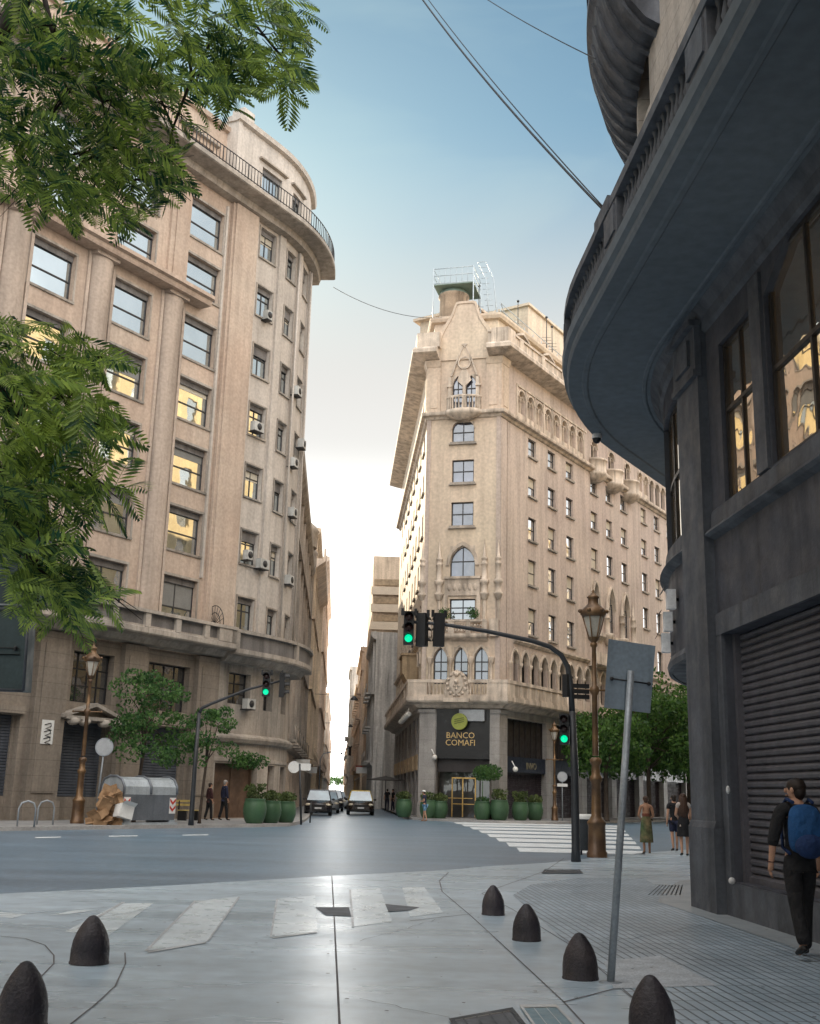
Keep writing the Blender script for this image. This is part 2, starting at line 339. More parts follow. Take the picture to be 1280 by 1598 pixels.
for k in range(7):       # half-round pilasters between the window bays, flat ones above the cornice
    s0 = 24.68 - 4.63 * k; x, y = LB.xy(s0, 0)
    m = FM(LB); m.lathe([(.60, 8.9), (.60, 24.6), (.64, 24.65), (.64, 24.95)], n=28, M=LB.frame(s0, 0, 0) @ Matrix.Diagonal((1, .62, 1, 1)))
    m.fbox(s0 - .68, s0 + .68, 24.95, 25.12, 0, .48); m.fbox(s0 - .82, s0 - .66, 8.2, 25.1, 0, .1); m.fbox(s0 + .66, s0 + .82, 8.2, 25.1, 0, .1)
    m.build('pilaster', [M_pil], lb, True)
    m = FM(LB); m.fbox(s0 - .65, s0 + .65, 25.75, 32.0, 0, .14); m.fbox(s0 - .35, s0 + .35, 25.75, 32.0, .14, .2); m.build('upper_pilaster', [M_beige], lb, True)
m = FM(LB); m.fbox(28.5, 30.3, 8.2, 32.0, 0, .32); m.fbox(28.35, 28.5, 8.2, 32, 0, .2); m.fbox(30.3, 30.42, 8.2, 32, 0, .22); m.build('flat_pilaster', [M_beige], lb, True)
for a, b in ((32.45, 33.0), (34.7, 35.2), (37.0, 37.5)):
    m = FM(LB); m.fbox(a, b, 8.2, 32.0, 0, .13); m.build('strip_pilaster', [M_pale], lb, True)
m = FM(LB); m.fbox(27.97, 28.1, 11.5, 31.6, 0, .12); m.build('moulding', [M_pale], lb, True)
for s in (34.5, 36.9): m = FM(LB); m.tube([m.P(s, .22, 8.6), m.P(s, .22, 31.8)], .06, 6); m.build('drain_pipe', [M_pale], lb, True)
m = FM(LB); m.band(-6, 26.6, [(0, 25.12), (.75, 25.12), (.8, 25.22), (.82, 25.36), (1.0, 25.42), (1.0, 25.6), (.85, 25.66), (.2, 25.75), (0, 25.75)])
m.build('cornice', [M_beige], lb, True)
for a, b, z0, z1, t in wins:
    if a < 11: continue
    m = FM(LB)
    if t == 'm': m.band(a - .12, b + .12, [(0, z0 - .12), (.07, z0 - .12), (.09, z0 - .02), (0, z0)]); m.fbox(a - .12, a - .02, z0, z1 + .1, 0, .05); m.fbox(b + .02, b + .12, z0, z1 + .1, 0, .05); m.fbox(a - .12, b + .12, z1 + .0, z1 + .12, 0, .06)
    else: m.fbox(a - .1, b + .1, z0 - .1, z0 - .01, 0, .1); m.fbox(a - .1, b + .1, z1 + .01, z1 + .09, 0, .05); m.fbox(a - .1, a - .02, z0 - .02, z1 + .02, 0, .045); m.fbox(b + .02, b + .1, z0 - .02, z1 + .02, 0, .045)
    m.build('window_surround', [M_greyst], lb, True)
M_blind = mat('cream_blind', (.5, .46, .38), .9, .1, 2)
M_blindg = mat('grey_blind', (.2, .2, .19), .9, .1, 2)
for i, (a, b, z0, z1, t) in enumerate(wins):
    if t == 'm':
        if a < 11: continue
        low = z1 < 12
        window(lb, LB, a, b, z0, z1, -.27, G_lb, M_dframe, nx=2 if low else 1, nz=2, fw=.065, shade=.3, shadem=M_box, zs=[.42 if not low else .38], blind=(0, 0, .5, 0, .32, 0, .62, .25)[(i * 5) % 8] if z1 < 22 else 0, blindm=M_blind if i % 2 else M_blindg)
    else:
        window(lb, LB, a, b, z0, z1, -.27, G_lb, M_dframe, nx=2, nz=2, fw=.06, shade=.3 if (i % 3) else .55, shadem=M_box, zs=[.62], blind=(.45 if i % 4 == 1 else 0), blindm=M_blind)
# top floor: projecting slab with iron railing, set-back storeys behind it
m = FM(LB); m.band(-6, LE, [(0, 32.0), (.5, 32.05), (.6, 32.4), (1.42, 32.45), (1.5, 32.5), (1.5, 32.72), (1.42, 32.8), (-2, 32.8), (-2, 32.5), (0, 32.5)])
m.build('balcony_slab', [M_greyst], lb, True)
m = FM(LB)
s = 8.0
while s < LE:
    m.tube([m.P(s, 1.38, 32.8), m.P(s, 1.38, 33.72)], .022 if int(round(s * 4)) % 8 else .035, 5); s += .25
for z in (32.9, 33.72):
    st = LB.steps(8, LE, .3); m.tube([m.P(q, 1.38, z) for q in st], .03, 5)
m.build('railing', [M_iron], lb, True)
tw = [(15.5, 18, 32.8, 35.0), (20.6, 23.2, 32.8, 35.0), (25.2, 27.6, 32.8, 35.0), (30.9, 32.7, 33.4, 35.6), (34.0, 35.2, 33.4, 35.6)]
m = FM(LB); m.wall(-6, 28.9, 32.7, 36.7, [h for h in tw if h[0] < 28], .3, -.9); m.m = 1; m.wall(28.9, LE, 32.7, 37.3, [h for h in tw if h[0] > 28], .3, -.2); m.fbox(28.6, 28.9, 32.7, 37.4, -3, -.1)
m.m = 0; m.band(-6, 28.6, [(-.9, 36.6), (-.7, 36.65), (-.65, 36.9), (-1.3, 36.9)]); m.m = 1; m.band(28.5, LE, [(-.2, 37.2), (.05, 37.25), (.12, 37.5), (-.1, 37.6), (-.9, 37.6), (-.9, 37.3)])
m.fbox(29.0, 29.9, 37.6, 38.3, -1.0, -.15); m.build('penthouse_wall', [M_beige, M_pale], lb, True)
for a, b, z0, z1 in tw:
    m = FM(LB); dd = -.9 if a < 28 else -.2; m.band(a - .35, b + .35, [(dd, z1 + .3), (dd + .22, z1 + .32), (dd + .22, z1 + .42), (dd, z1 + .45)]); m.build('window_hood', [M_greyst], lb, True)
for a, b, z0, z1 in tw: window(lb, LB, a, b, z0, z1, (-.9 if a < 28 else -.2) - .25, G_lb, M_dframe, nx=3 if a < 28 else 2, nz=1, shade=.3, shadem=M_box)
# first-floor balcony
m = FM(LB); m.band(8, 29.6, [(0, 7.75), (.5, 7.8), (.7, 8.05), (1.25, 8.1), (1.3, 8.16), (1.3, 8.38), (1.2, 8.42), (1.2, 8.5), (0, 8.5)])
m.band(29.6, LE, [(0, 7.6), (.55, 7.62), (.75, 7.9), (1.15, 7.92), (1.2, 8.0), (1.2, 8.22), (0, 8.3)])
m.fbox(8, 29.6, 9.05, 9.2, 1.0, 1.32)
s = 8.0
while s < 29.5: m.fbox(s, s + .32, 8.42, 9.05, 1.05, 1.27); s += 1.93
m.fbox(28.3, 29.6, 8.42, 9.05, 1.05, 1.27)
m.fbox(29.6, LE, 9.0, 9.16, .95, 1.22)
for s in (29.6, 34.6, LE - .3): m.fbox(s, s + .3, 8.22, 9.0, .98, 1.2)
m.m = 1; m.panel(8, 28.3, 8.42, 9.05, 1.1); m.panel(29.9, LE, 8.2, 9.0, 1.05)
m.build('first_floor_balcony', [M_greyst, M_box], lb, True)
m = FM(LB)      # fan-shaped iron divider
for i in range(11):
    a = math.pi * i / 10; m.tube([m.P(28.7, .5, 9.25), m.P(28.7 + .0, .5 + .62 * math.cos(a), 9.25 + .95 * math.sin(a))], .014, 5)
for r in (.6, .95): m.tube([m.P(28.7, .5 + r * .65 * math.cos(math.pi * i / 12), 9.25 + r * math.sin(math.pi * i / 12)) for i in range(13)], .02, 5)
m.build('fan_divider', [M_iron], lb, True)
# base: piers, shop openings, mezzanine windows
op = [(11.4, 13.9, .15, 4.2), (15.0, 18.3, .15, 4.2), (20.5, 23.1, .15, 4.15), (24.95, 27.9, .15, 4.2), (30.0, 33.3, .15, 2.75), (34.4, 35.3, .15, 2.75), (36.3, 37.6, .15, 2.75)]
mz = [(11.6, 13.9, 5.0, 7.0), (15.2, 18.2, 5.1, 7.1), (20.7, 23.0, 4.95, 7.1), (25.1, 27.8, 4.95, 7.1), (30.6, 32.3, 5.65, 7.2), (33.5, 34.5, 5.5, 7.2), (35.8, 36.8, 5.5, 7.2)]
m = FM(LB); m.wall(-6, 29.6, .0, 7.7, [h for h in op + mz if h[0] < 29], .5); m.m = 1; m.wall(29.6, LE, 0, 7.7, [h for h in op + mz if h[0] > 29], .5)
m.build('base_wall', [M_base, M_greyst], lb, True)
for a, b in ((9.4, 11.2), (14.0, 14.9), (18.7, 20.3), (23.35, 24.75), (28.1, 29.6)):
    m = FM(LB); m.fbox(a, b, 0.1, 7.7, 0, .28); m.fbox(a - .12, b + .12, .1, .9, 0, .36); m.fbox(a + .25, b - .25, 1.2, 7.2, .28, .33); m.build('pier', [M_base], lb, True)
m = FM(LB); m.band(29.6, LE, [(0, 3.75), (.2, 3.78), (.3, 3.95), (.3, 4.05), (.05, 4.2), (0, 4.2)]); m.band(29.6, LE, [(0, 2.85), (.06, 2.85), (.06, 3.0), (0, 3.02)]); m.fbox(33.4, LE, .12, .9, 0, .08); m.build('base_moulding', [M_greyst], lb, True)
for i, (a, b, z0, z1) in enumerate(op):
    if a > 30.5 and a < 36: mm = G_dark
    m = FM(LB); dd = -.42
    if i < 4:
        st = int((z1 - .9 - z0) / .12)
        m.panel(a, b, z0, z1, dd - .02)
        for j in range(st): m.band(a + .12, b - .12, [(dd, z0 + .9 + j * .12), (dd + .03, z0 + .92 + j * .12), (dd + .03, z0 + .99 + j * .12), (dd, z0 + 1.01 + j * .12)])
        m.m = 1; m.fbox(a, b, z0, z0 + .9, dd, dd + .08); m.fbox(a, a + .12, z0, z1, dd, dd + .12); m.fbox(b - .12, b, z0, z1, dd, dd + .12)
        m.build('roller_shutter', [M_shut, M_base], lb, True)
    else:
        m.panel(a, b, z0, z1, dd); m.fbox(a, a + .1, z0, z1, dd, dd + .1); m.fbox(b - .1, b, z0, z1, dd, dd + .1); m.fbox((a + b) / 2 - .04, (a + b) / 2 + .04, z0, z1, dd, dd + .06)
        m.build('entrance_door', [mat('brown_door', (.12, .075, .05), .6, .3, 2)], lb, True)
for (a, b, z0, z1) in mz: window(lb, LB, a, b, z0, z1, -.4, G_dark, M_iron, nx=4 if b - a > 2 else 2, nz=3, fw=.06, name='mezzanine_window')
m = FM(LB)      # stone pediment with garlands over the door, lintels
for s0, s1 in ((20.2, 23.4),):
    c = (s0 + s1) / 2
    m.fbox(s0, s1, 4.2, 4.35, 0, .5)
    for k in (-1, 1):
        fr = LB.frame(c, 0, 0); m.poly([(0, 4.95), (k * 1.75, 4.38), (k * 1.75, 4.24), (0, 4.8)], fr, .0, .5)
    for k in (-1.15, -.55, .55, 1.15): m.blob(Vector(m.P(c + k, .42, 4.12)), (.3, .2, .17), 6, jit=.02)
m.build('pediment', [M_greyst], lb, True)
m = FM(LB); m.fbox(15.0, 18.4, 4.25, 4.55, -.1, .2); m.fbox(24.9, 27.95, 4.25, 4.5, -.1, .2); m.build('lintel', [M_base], lb, True)
m = FM(LB)      # closed roof and back so that light cannot leak through
m.panel(-6, LE, 0, 32.5, -8); st = LB.steps(-6, LE); 
for a, b in zip(st[:-1], st[1:]): m.add([m.P(a, -.95, 35.8), m.P(b, -.95, 35.8), m.P(b, -9, 35.8), m.P(a, -9, 35.8)], [(0, 1, 2, 3)])
m.panel(-6, LE, 32.5, 36, -8); 
for s in (-6, LE): m.add([m.P(s, 0, 0), m.P(s, -8, 0), m.P(s, -8, 35.8), m.P(s, 0, 35.8)], [(0, 1, 2, 3)])
m.build('roof', [M_roof], lb, True)

# ---------------------------------------------------------------- centre: neo-gothic bank building on the wedge corner
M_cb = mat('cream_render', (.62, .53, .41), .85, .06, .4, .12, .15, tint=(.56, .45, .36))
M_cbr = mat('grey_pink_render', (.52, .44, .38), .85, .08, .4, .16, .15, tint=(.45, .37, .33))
M_carv = mat('carved_pale_stone', (.55, .47, .39), .85, .2, 1.5, .35, .35)
M_gran = mat('grey_granite', (.33, .315, .30), .55, .2, 1.2, .15, .15, bscale=60, course=.8)
M_copper = mat('green_copper', (.16, .22, .19), .7, .2, 1)
M_black = mat('black_panel', (.012, .012, .013), .35, .2, 2)
G_cb = glass('sash_glass', .62, (.12, .115, .11), .03)
G_fr = glass('front_glass', .16, (.05, .055, .09), .04)
C0 = Vector((1.05, 71.33)); LEN = 33.0
CB = Path(C0 + S2 * LEN, 180 + AS, [('L', LEN), ('T', 180 + AS - 104.55), ('L', 4.96), ('T', 104.55 - AD), ('L', 60)])
F0, R0 = LEN, LEN + 4.96
CBE = LEN + 4.96 + 60
cb = thing('bank_building', 'cream neo-gothic corner building with gable, deep cornice and black bank entrance, right of the street', 'building', (C0.x, C0.y, 0))
rows = [(25.7, 1.3), (22.95, 1.4), (20.05, 1.6), (17.1, 1.75), (13.78, 1.8)]
rs = [4.15, 7.3, 10.4, 14.95, 18.0, 21.1, 25.7, 28.9, 32.1, 36.5, 39.7, 42.9]
W3 = {14.95, 18.0, 21.1}
cw = []
for s in rs:
    for z, h in rows:
        if s in W3 and z < 15: continue
        if s in W3 and abs(z - 17.1) < .1: continue
        cw.append((R0 + s, R0 + s + 1.25, z - h, z))
for k in range(9):
    for z, h in rows: cw.append((F0 - 2.2 - 3.3 * k - 1.2, F0 - 2.2 - 3.3 * k, z - h, z))
fw_ = [(F0 + 1.68, F0 + 3.2, 24.35, 25.75), (F0 + 1.72, F0 + 3.2, 21.55, 23.1), (F0 + 1.72, F0 + 3.2, 18.6, 20.2), (F0 + 1.7, F0 + 3.35, 15.2, 17.25), (F0 + 1.72, F0 + 3.4, 12.35, 13.75)]
tri = [(F0 + s - .46, F0 + s + .46, 8.3, 10.65) for s in (1.18, 2.5, 3.82)]
twin = [(F0 + 1.66, F0 + 2.38, 26.75, 29.1), (F0 + 2.58, F0 + 3.3, 26.75, 29.1)]
arc = [(R0 + 2.6 + 1.42 * k, R0 + 2.6 + 1.42 * k + 1.0, 26.75, 28.75) for k in range(8)] + [(R0 + 25.2 + 1.42 * k, R0 + 26.2 + 1.42 * k, 26.75, 28.75) for k in range(22)]
arb = [(R0 + s, R0 + s + 1.2, 26.6, 28.75) for s in (15.2, 18.7, 22.2)]
got = [(R0 + s, R0 + s + 1.35, 13.6, 17.5) for s in (15.0, 18.05, 21.1)]
fa = [(R0 + 1.6 + 1.45 * k, R0 + 2.65 + 1.45 * k, 8.3, 10.7) for k in range(24)]
la = [(F0 - 3.1 - 1.9 * k, F0 - 2.0 - 1.9 * k, 26.9, 28.75) for k in range(15)]
lf = [(F0 - 2.7 - 2.1 * k, F0 - 1.5 - 2.1 * k, 8.3, 10.7) for k in range(14)]
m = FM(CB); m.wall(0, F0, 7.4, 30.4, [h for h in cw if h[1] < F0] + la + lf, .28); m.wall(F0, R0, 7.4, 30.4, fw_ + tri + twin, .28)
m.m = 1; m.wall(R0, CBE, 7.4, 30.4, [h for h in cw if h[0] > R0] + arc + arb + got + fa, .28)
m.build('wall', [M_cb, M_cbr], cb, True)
m = FM(CB)
for a, b, z0, z1 in tri + lf[:6]: m.archfill(a, b, z1 - .95, .9, z1, 0, .28); m.archtrim(a - .03, b + .03, z1 - .95, .95, .13, 0, .12)
for a, b, z0, z1 in fa[:16]: m.archfill(a, b, z1 - .85, .8, z1, 0, .28); m.archtrim(a - .03, b + .03, z1 - .85, .85, .13, 0, .12)
for a, b, z0, z1 in arc + arb: m.archfill(a, b, z1 - .52, .5, z1, 0, .28); m.archtrim(a - .02, b + .02, z1 - .52, .52, .1, 0, .07)
for a, b, z0, z1 in la: m.archfill(a, b, z1 - .56, .54, z1, 0, .28)
for a, b, z0, z1 in twin: m.archfill(a, b, z1 - .85, .8, z1, 0, .28)
a, b, z0, z1 = fw_[0]; m.archfill(a, b, z1 - .5, .46, z1, 0, .28); m.archtrim(a, b, z1 - .5, .48, .08, 0, .06)
a, b, z0, z1 = fw_[3]; m.archfill(a, b, z1 - 1.3, 1.25, z1, 0, .28)
for w_, d_ in ((.12, .14), (.3, .08)): m.archtrim(a - .05 if w_ < .2 else a - .16, b + .05 if w_ < .2 else b + .16, z1 - 1.3, 1.3 if w_ < .2 else 1.42, w_ if w_ < .2 else .12, 0, d_)
for a, b, z0, z1 in got: m.archfill(a, b, z1 - 1.7, 1.65, z1, 0, .28); m.archtrim(a, b, z1 - 1.7, 1.7, .16, 0, .12)
m.build('arch_moulding', [M_carv], cb, True)
for a, b, z0, z1 in [q for q in cw if F0 - 25 < q[0] < R0 + 35] + fw_[:3]:
    m = FM(CB); m.fbox(a - .1, b + .1, z0 - .13, z0 - .01, -.02, .14)
    if F0 < a < R0: m.fbox(a - .18, b + .18, z0 - .2, z0 - .135, 0, .18)
    m.build('window_sill', [M_greyst], cb, True)
for i, (a, b, z0, z1) in enumerate(cw):
    if b > R0 + 36 or (b < F0 and a < F0 - 25): continue
    window(cb, CB, a, b, z0, z1, -.22, G_cb if a > R0 else G_fr, M_dframe, 1, 2, .055, zs=[.5], blind=(.5 if i % 3 == 1 else (.96 if i % 7 == 3 else 0)), blindm=M_blind)
for i, (a, b, z0, z1) in enumerate(fw_ + tri + twin): window(cb, CB, a, b, z0, z1, -.22, G_fr if i not in (4,) else G_dark, M_dframe, 2, 2 if i < 4 else 3, .07, zs=[.5] if i < 4 else [.35, .6])
for i, (a, b, z0, z1) in enumerate(got): window(cb, CB, a, b, z0, z1, -.24, G_cb, M_dframe, 2, 3, .06)
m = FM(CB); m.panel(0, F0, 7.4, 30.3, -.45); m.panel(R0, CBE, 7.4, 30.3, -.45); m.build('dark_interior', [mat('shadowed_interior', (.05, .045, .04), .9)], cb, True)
for a, b, z0, z1 in arc[:10] + arb:      # niches: slender paired columns and carved parapet
    m = FM(CB); c = (a + b) / 2; m.panel(a, b, z0, z1, -.24) if (a, b, z0, z1) not in arb else None
    m.flathe(c, -.1, [(.05, 27.1), (.05, 28.0), (.09, 28.05), (.09, 28.15)], 6); m.archtrim(a + .06, c - .04, 28.1, .28, .05, -.14, -.05); m.archtrim(c + .04, b - .06, 28.1, .28, .05, -.14, -.05); m.fbox(a, b, 26.75, 27.1, -.2, .0); m.build('niche', [M_carv], cb, True)
m = FM(CB); m.fbox(R0 + 2.3, R0 + 14.2, 28.95, 29.1, 0, .08); m.fbox(R0 + 2.3, R0 + 14.2, 26.45, 26.6, 0, .1)
for k in range(9): m.fbox(R0 + 2.28 + 1.42 * k, R0 + 2.46 + 1.42 * k, 26.55, 29.0, 0, .06)
m.build('arcade_frame', [M_carv], cb, True)
for s0, s1, nm in ((F0 - .85, F0, 0), (F0, F0 + .85, 1), (R0 - .95, R0, 1), (R0, R0 + 1.0, 0)):
    m = FM(CB); m.fbox(s0, s1, 26.5, 30.0, 0, .12); m.fbox(s0 + .2, s1 - .2, 26.8, 29.6, .12, .16); m.band(s0 - .0, s1 + .0, [(0, 29.7), (.16, 29.75), (.3, 30.2), (0, 30.2)]); m.build('corner_pilaster', [M_cb], cb, True)
m = FM(CB); m.fbox(R0, R0 + .75, 7.5, 25.9, 0, .1); m.fbox(R0 + .95, R0 + 1.9, 7.5, 25.9, 0, .05); m.fbox(F0, F0 + .25, 7.5, 26, 0, .06); m.fbox(R0 - .25, R0, 7.5, 26, 0, .06); m.build('quoin_strip', [M_cbr], cb, True)
prof = [(0, 25.95), (.12, 26.0), (.2, 26.15), (.42, 26.2), (.45, 26.3), (.45, 26.42), (.1, 26.5), (0, 26.5)]
m = FM(CB); m.band(0, CBE, prof); fr = CB.frame(F0 + 2.48, .3, 0); m.lathe([(.02, 25.75), (.6, 25.85), (1.15, 26.1), (1.25, 26.2), (1.25, 26.42), (.02, 26.45)], n=20, M=fr @ Matrix.Diagonal((1, .55, 1, 1))); m.build('string_course', [M_carv], cb, True)
prof = [(0, 30.2), (.5, 30.3), (1.1, 30.45), (1.2, 30.5), (1.2, 30.75), (1.1, 30.9), (-.6, 30.95), (-.6, 30.3)]
for a, b in ((0, F0 + .78), (R0 - .78, CBE)): m = FM(CB); m.band(a, b, prof); m.build('cornice', [M_carv], cb, True)
for a, b in ((0, F0 + .75), (R0 - .75, CBE)):
    m = FM(CB); m.fbox(a, b, 31.0, 31.75, .55, .75); m.fbox(a, b, 31.75, 31.9, .5, .85); m.fbox(F0 - .9 if a < 1 else R0 - .5, F0 + .9 if a < 1 else R0 + .4, 30.95, 32.0, .45, .9)
    k = a + 2.0
    while k < b: m.fbox(k, k + .5, 30.95, 31.8, .5, .85) if not (F0 - 1 < k < R0 + .5) else None; k += 3.4
    m.build('parapet', [M_carv], cb, True)
# stepped ogee gable on the narrow front
m = FM(CB); fr = CB.frame(F0, 0, 0)
out = [(.72, 30.2), (.66, 31.2), (.62, 31.8), (.72, 32.2), (1.0, 32.7), (1.3, 33.15), (1.55, 33.6), (1.7, 34.05), (1.85, 34.4), (2.05, 34.45), (3.05, 34.45), (3.25, 34.35), (3.38, 33.9), (3.6, 33.3), (3.9, 32.8), (4.25, 32.35), (4.36, 31.9), (4.3, 31.2), (4.24, 30.2)]
m.poly(out, fr, -.5, .1)
def off(o, k): return [(2.48 + (x - 2.48) * k, 30.2 + (z - 30.2) * (k + .02)) for x, z in o]
o2 = out[1:-1]
for p, q in zip(o2[:-1], o2[1:]):
    a = [p, q, (2.48 + (q[0] - 2.48) * .88, q[1] - .16), (2.48 + (p[0] - 2.48) * .88, p[1] - .16)]
    m.poly(a, fr, .1, .17)
m.build('gable', [M_cb], cb, True)
m = FM(CB)      # twin window tracery: pointed hood, roundel, balconet
fr = CB.frame(F0 + 2.48, 0, 0)
def ring(r0, r1, cx, cz, d0, d1, n=18):
    for i in range(n):
        a, b = 2 * math.pi * i / n, 2 * math.pi * (i + 1) / n
        m.poly([(cx + r0 * math.cos(a), cz + r0 * math.sin(a)), (cx + r1 * math.cos(a), cz + r1 * math.sin(a)), (cx + r1 * math.cos(b), cz + r1 * math.sin(b)), (cx + r0 * math.cos(b), cz + r0 * math.sin(b))], fr, d0, d1)
ring(.36, .46, 0, 29.95, 0, .14); 
for k in (-1, 1):
    m.poly([(k * .05, 31.15), (k * .12, 31.15), (k * .55, 30.2), (k * .95, 29.0), (k * .82, 29.0), (k * .45, 30.15)], fr, 0, .16)
    m.poly([(k * 0, 31.0), (k * .06, 31.2), (k * .2, 31.25), (k * .2, 31.32), (0, 31.32)], fr, 0, .16)
    m.fbox(F0 + 2.48 + k * .95 - .12, F0 + 2.48 + k * .95 + .12, 26.6, 28.9, 0, .22); m.fbox(F0 + 2.48 + k * .98 - .17, F0 + 2.48 + k * .98 + .17, 28.2, 28.35, 0, .3)
m.fbox(F0 + 2.38, F0 + 2.58, 26.6, 28.6, -.1, .1)
m.poly([(-.16, 29.5), (-.5, 28.7), (-.1, 28.3), (0, 28.2), (.1, 28.3), (.5, 28.7), (.16, 29.5)], fr, 0, .07)
m.lathe([(1.0, 26.45), (1.05, 26.5), (.95, 26.6)], n=16, M=fr @ Matrix.Diagonal((1.15, .6, 1, 1)))
m.lathe([(1.0, 27.35), (1.05, 27.4), (1.05, 27.5), (.95, 27.5)], n=16, a0=0, a1=math.pi, M=fr @ Matrix.Diagonal((1.15, .6, 1, 1)))
for i in range(15):
    t = math.pi * (i + .5) / 15; p = fr @ Vector((1.15 * math.cos(t), .6 * math.sin(t), 0)); m.lathe([(.03, 26.5), (.055, 26.75), (.03, 27.1), (.04, 27.4)], (p.x, p.y, 0), 6)
m.build('gable_window_tracery', [M_carv], cb, True)
# attic storey behind the cornice
at_w = [(R0 + 2.9 + 4.2 * k, R0 + 4.0 + 4.2 * k, 31.6, 32.75) for k in range(12)]
m = FM(CB); m.wall(0, F0, 30.9, 33.2, [], .25, -.35); m.wall(F0, R0, 30.9, 33.2, [], .2, -.35); m.wall(R0, CBE, 30.9, 33.2, at_w, .25, -.35)
m.band(0, CBE, [(-.35, 33.1), (-.1, 33.15), (0, 33.35), (0, 33.5), (-.2, 33.6), (-1.5, 33.6), (-1.5, 33.2)])
m.build('attic_wall', [M_cb], cb, True)
for a, b, z0, z1 in at_w[:8]:
    window(cb, CB, a, b, z0, z1, -.55, G_cb, M_dframe, 2, 2, .06, name='attic_window')
m = FM(CB)
for a, b, z0, z1 in at_w:
    fr = CB.frame((a + b) / 2, -.35, 0); m.fbox(a - .2, a - .02, z0 - .2, z1, -.35, -.15); m.fbox(b + .02, b + .2, z0 - .2, z1, -.35, -.15)
    for k in (-1, 1): m.poly([(0, z1 + .55), (k * 1.0, z1 + .1), (k * 1.0, z1 - .04), (0, z1 + .35)], fr, 0, .35)
m.build('dormer_surround', [M_carv], cb, True)
m = FM(CB); L_ = [CB.xy(t, -.8) for t in (0, F0, R0, CBE)]
m.add([(x, y, 33.45) for x, y in L_] + [(L_[3][0] - 12, L_[3][1] + 9, 33.45)], [(0, 1, 2, 3, 4)]); m.build('roof', [M_roof], cb, True)
# stair turret, penthouses on the roof
m = FM(CB); x, y = CB.xy(F0 + .95, -3.2); m.lathe([(1.05, 33.4), (1.0, 36.2), (1.12, 36.3), (1.1, 36.45)], (x, y, 0), 20); m.m = 1; m.lathe([(1.1, 36.45), (.9, 36.8), (.5, 37.0), (.02, 37.1)], (x, y, 0), 20); m.build('stair_turret', [mat('stained_render', (.36, .28, .21), .9, .3, .8, .5), M_copper], cb, True)
m = FM(CB); m.fbox(R0 + 4, R0 + 30, 33.5, 36.2, -9, -4.2); m.fbox(R0 + 3.6, R0 + 30.4, 36.2, 36.4, -9.4, -3.9); m.m = 1
fr = CB.frame(R0 + 4, -6.6, 0)
e = CB.frame(R0 + 17, -6.6, 0)
m.add([e @ Vector((x, y, z)) for x, y, z in ((-13.4, 2.7, 36.4), (13.4, 2.7, 36.4), (13.4, -2.7, 36.4), (-13.4, -2.7, 36.4), (-11, 0, 37.7), (11, 0, 37.7))], [(0, 1, 5, 4), (3, 2, 5, 4), (0, 3, 4), (1, 2, 5)])
m.m = 0
for k in range(26): m.fbox(R0 + 3.8 + k, R0 + 4.1 + k, 35.9, 36.2, -4.2, -3.98)
m.build('penthouse', [M_cb, M_copper], cb, True)
m = FM(CB); m.fbox(R0 + 10, R0 + 17, 33.5, 38.6, -6.5, -2.9); m.fbox(R0 + 9.8, R0 + 17.2, 38.6, 38.8, -6.7, -2.7); m.build('lift_housing', [M_cb], cb, True)
# first-floor band, balcony all round, coat of arms
m = FM(CB); m.band(R0 + 1.9, CBE, [(0, 11.1), (.1, 11.15), (.22, 11.3), (.22, 11.4), (0, 11.45)]); m.band(0, F0 - .5, [(0, 11.1), (.1, 11.15), (.22, 11.3), (.22, 11.4), (0, 11.45)])
m.band(0, CBE, [(0, 6.75), (.3, 6.8), (.5, 7.0), (.95, 7.1), (1.02, 7.2), (1.02, 7.45), (0, 7.5)]); m.build('balcony_slab', [M_carv], cb, True)
m = FM(CB)
for a, b in ((F0 - 18, F0 - .9), (F0 + .6, F0 + 1.75), (F0 + 3.2, F0 + 4.3)): m.balus(a, b, 7.55, 8.3, .82)
for a, b in ((0, F0 + 1.8), (F0 + 3.15, R0 + 8.2)): m.fbox(a, b, 8.3, 8.5, .68, .98); m.fbox(a, b, 7.45, 7.57, .7, .96)
for k in range(11): m.fbox(F0 - 1.0 - 3 * k, F0 - .5 - 3 * k, 7.5, 8.32, .7, .95)
for a, b in ((F0 - .4, F0 + .55), (R0 - .6, R0 + .3)): m.fbox(a, b, 7.5, 8.32, .7, .95)
m.fbox(R0 + .3, R0 + 8.2, 7.5, 8.3, .72, .9)
for k in range(7): m.fbox(R0 + 1.2 + k * 1.1, R0 + 1.32 + k * 1.1, 7.6, 8.25, .9, .96)
m.build('balustrade', [M_carv], cb, True)
m = FM(CB); fr = CB.frame(F0 + 2.48, .95, 0)
m.fbox(F0 + 1.65, F0 + 3.3, 7.1, 7.35, .9, 1.2); m.poly([(-.72, 7.35), (-.78, 7.8), (-.66, 8.2), (-.62, 8.6), (-.35, 8.95), (0, 9.1), (.35, 8.95), (.62, 8.6), (.66, 8.2), (.78, 7.8), (.72, 7.35)], fr, -.1, .1)
m.poly([(-.4, 8.6), (.4, 8.6), (.42, 8.1), (.25, 7.75), (0, 7.55), (-.25, 7.75), (-.42, 8.1)], fr, .1, .2)
for a in range(14):
    t = 2 * math.pi * a / 14; p = fr @ Vector((.6 * math.cos(t), .13, 8.2 + .7 * math.sin(t))); m.blob(p, (.11, .11, .1), 5)
for q in ((0, 8.35, .16), (-.12, 8.1, .1), (.14, 8.1, .1), (0, 7.9, .09), (0, 8.8, .14)): m.blob(fr @ Vector((q[0], .2, q[1])), (q[2],) * 3, 5)
m.build('coat_of_arms', [M_carv], cb, True)
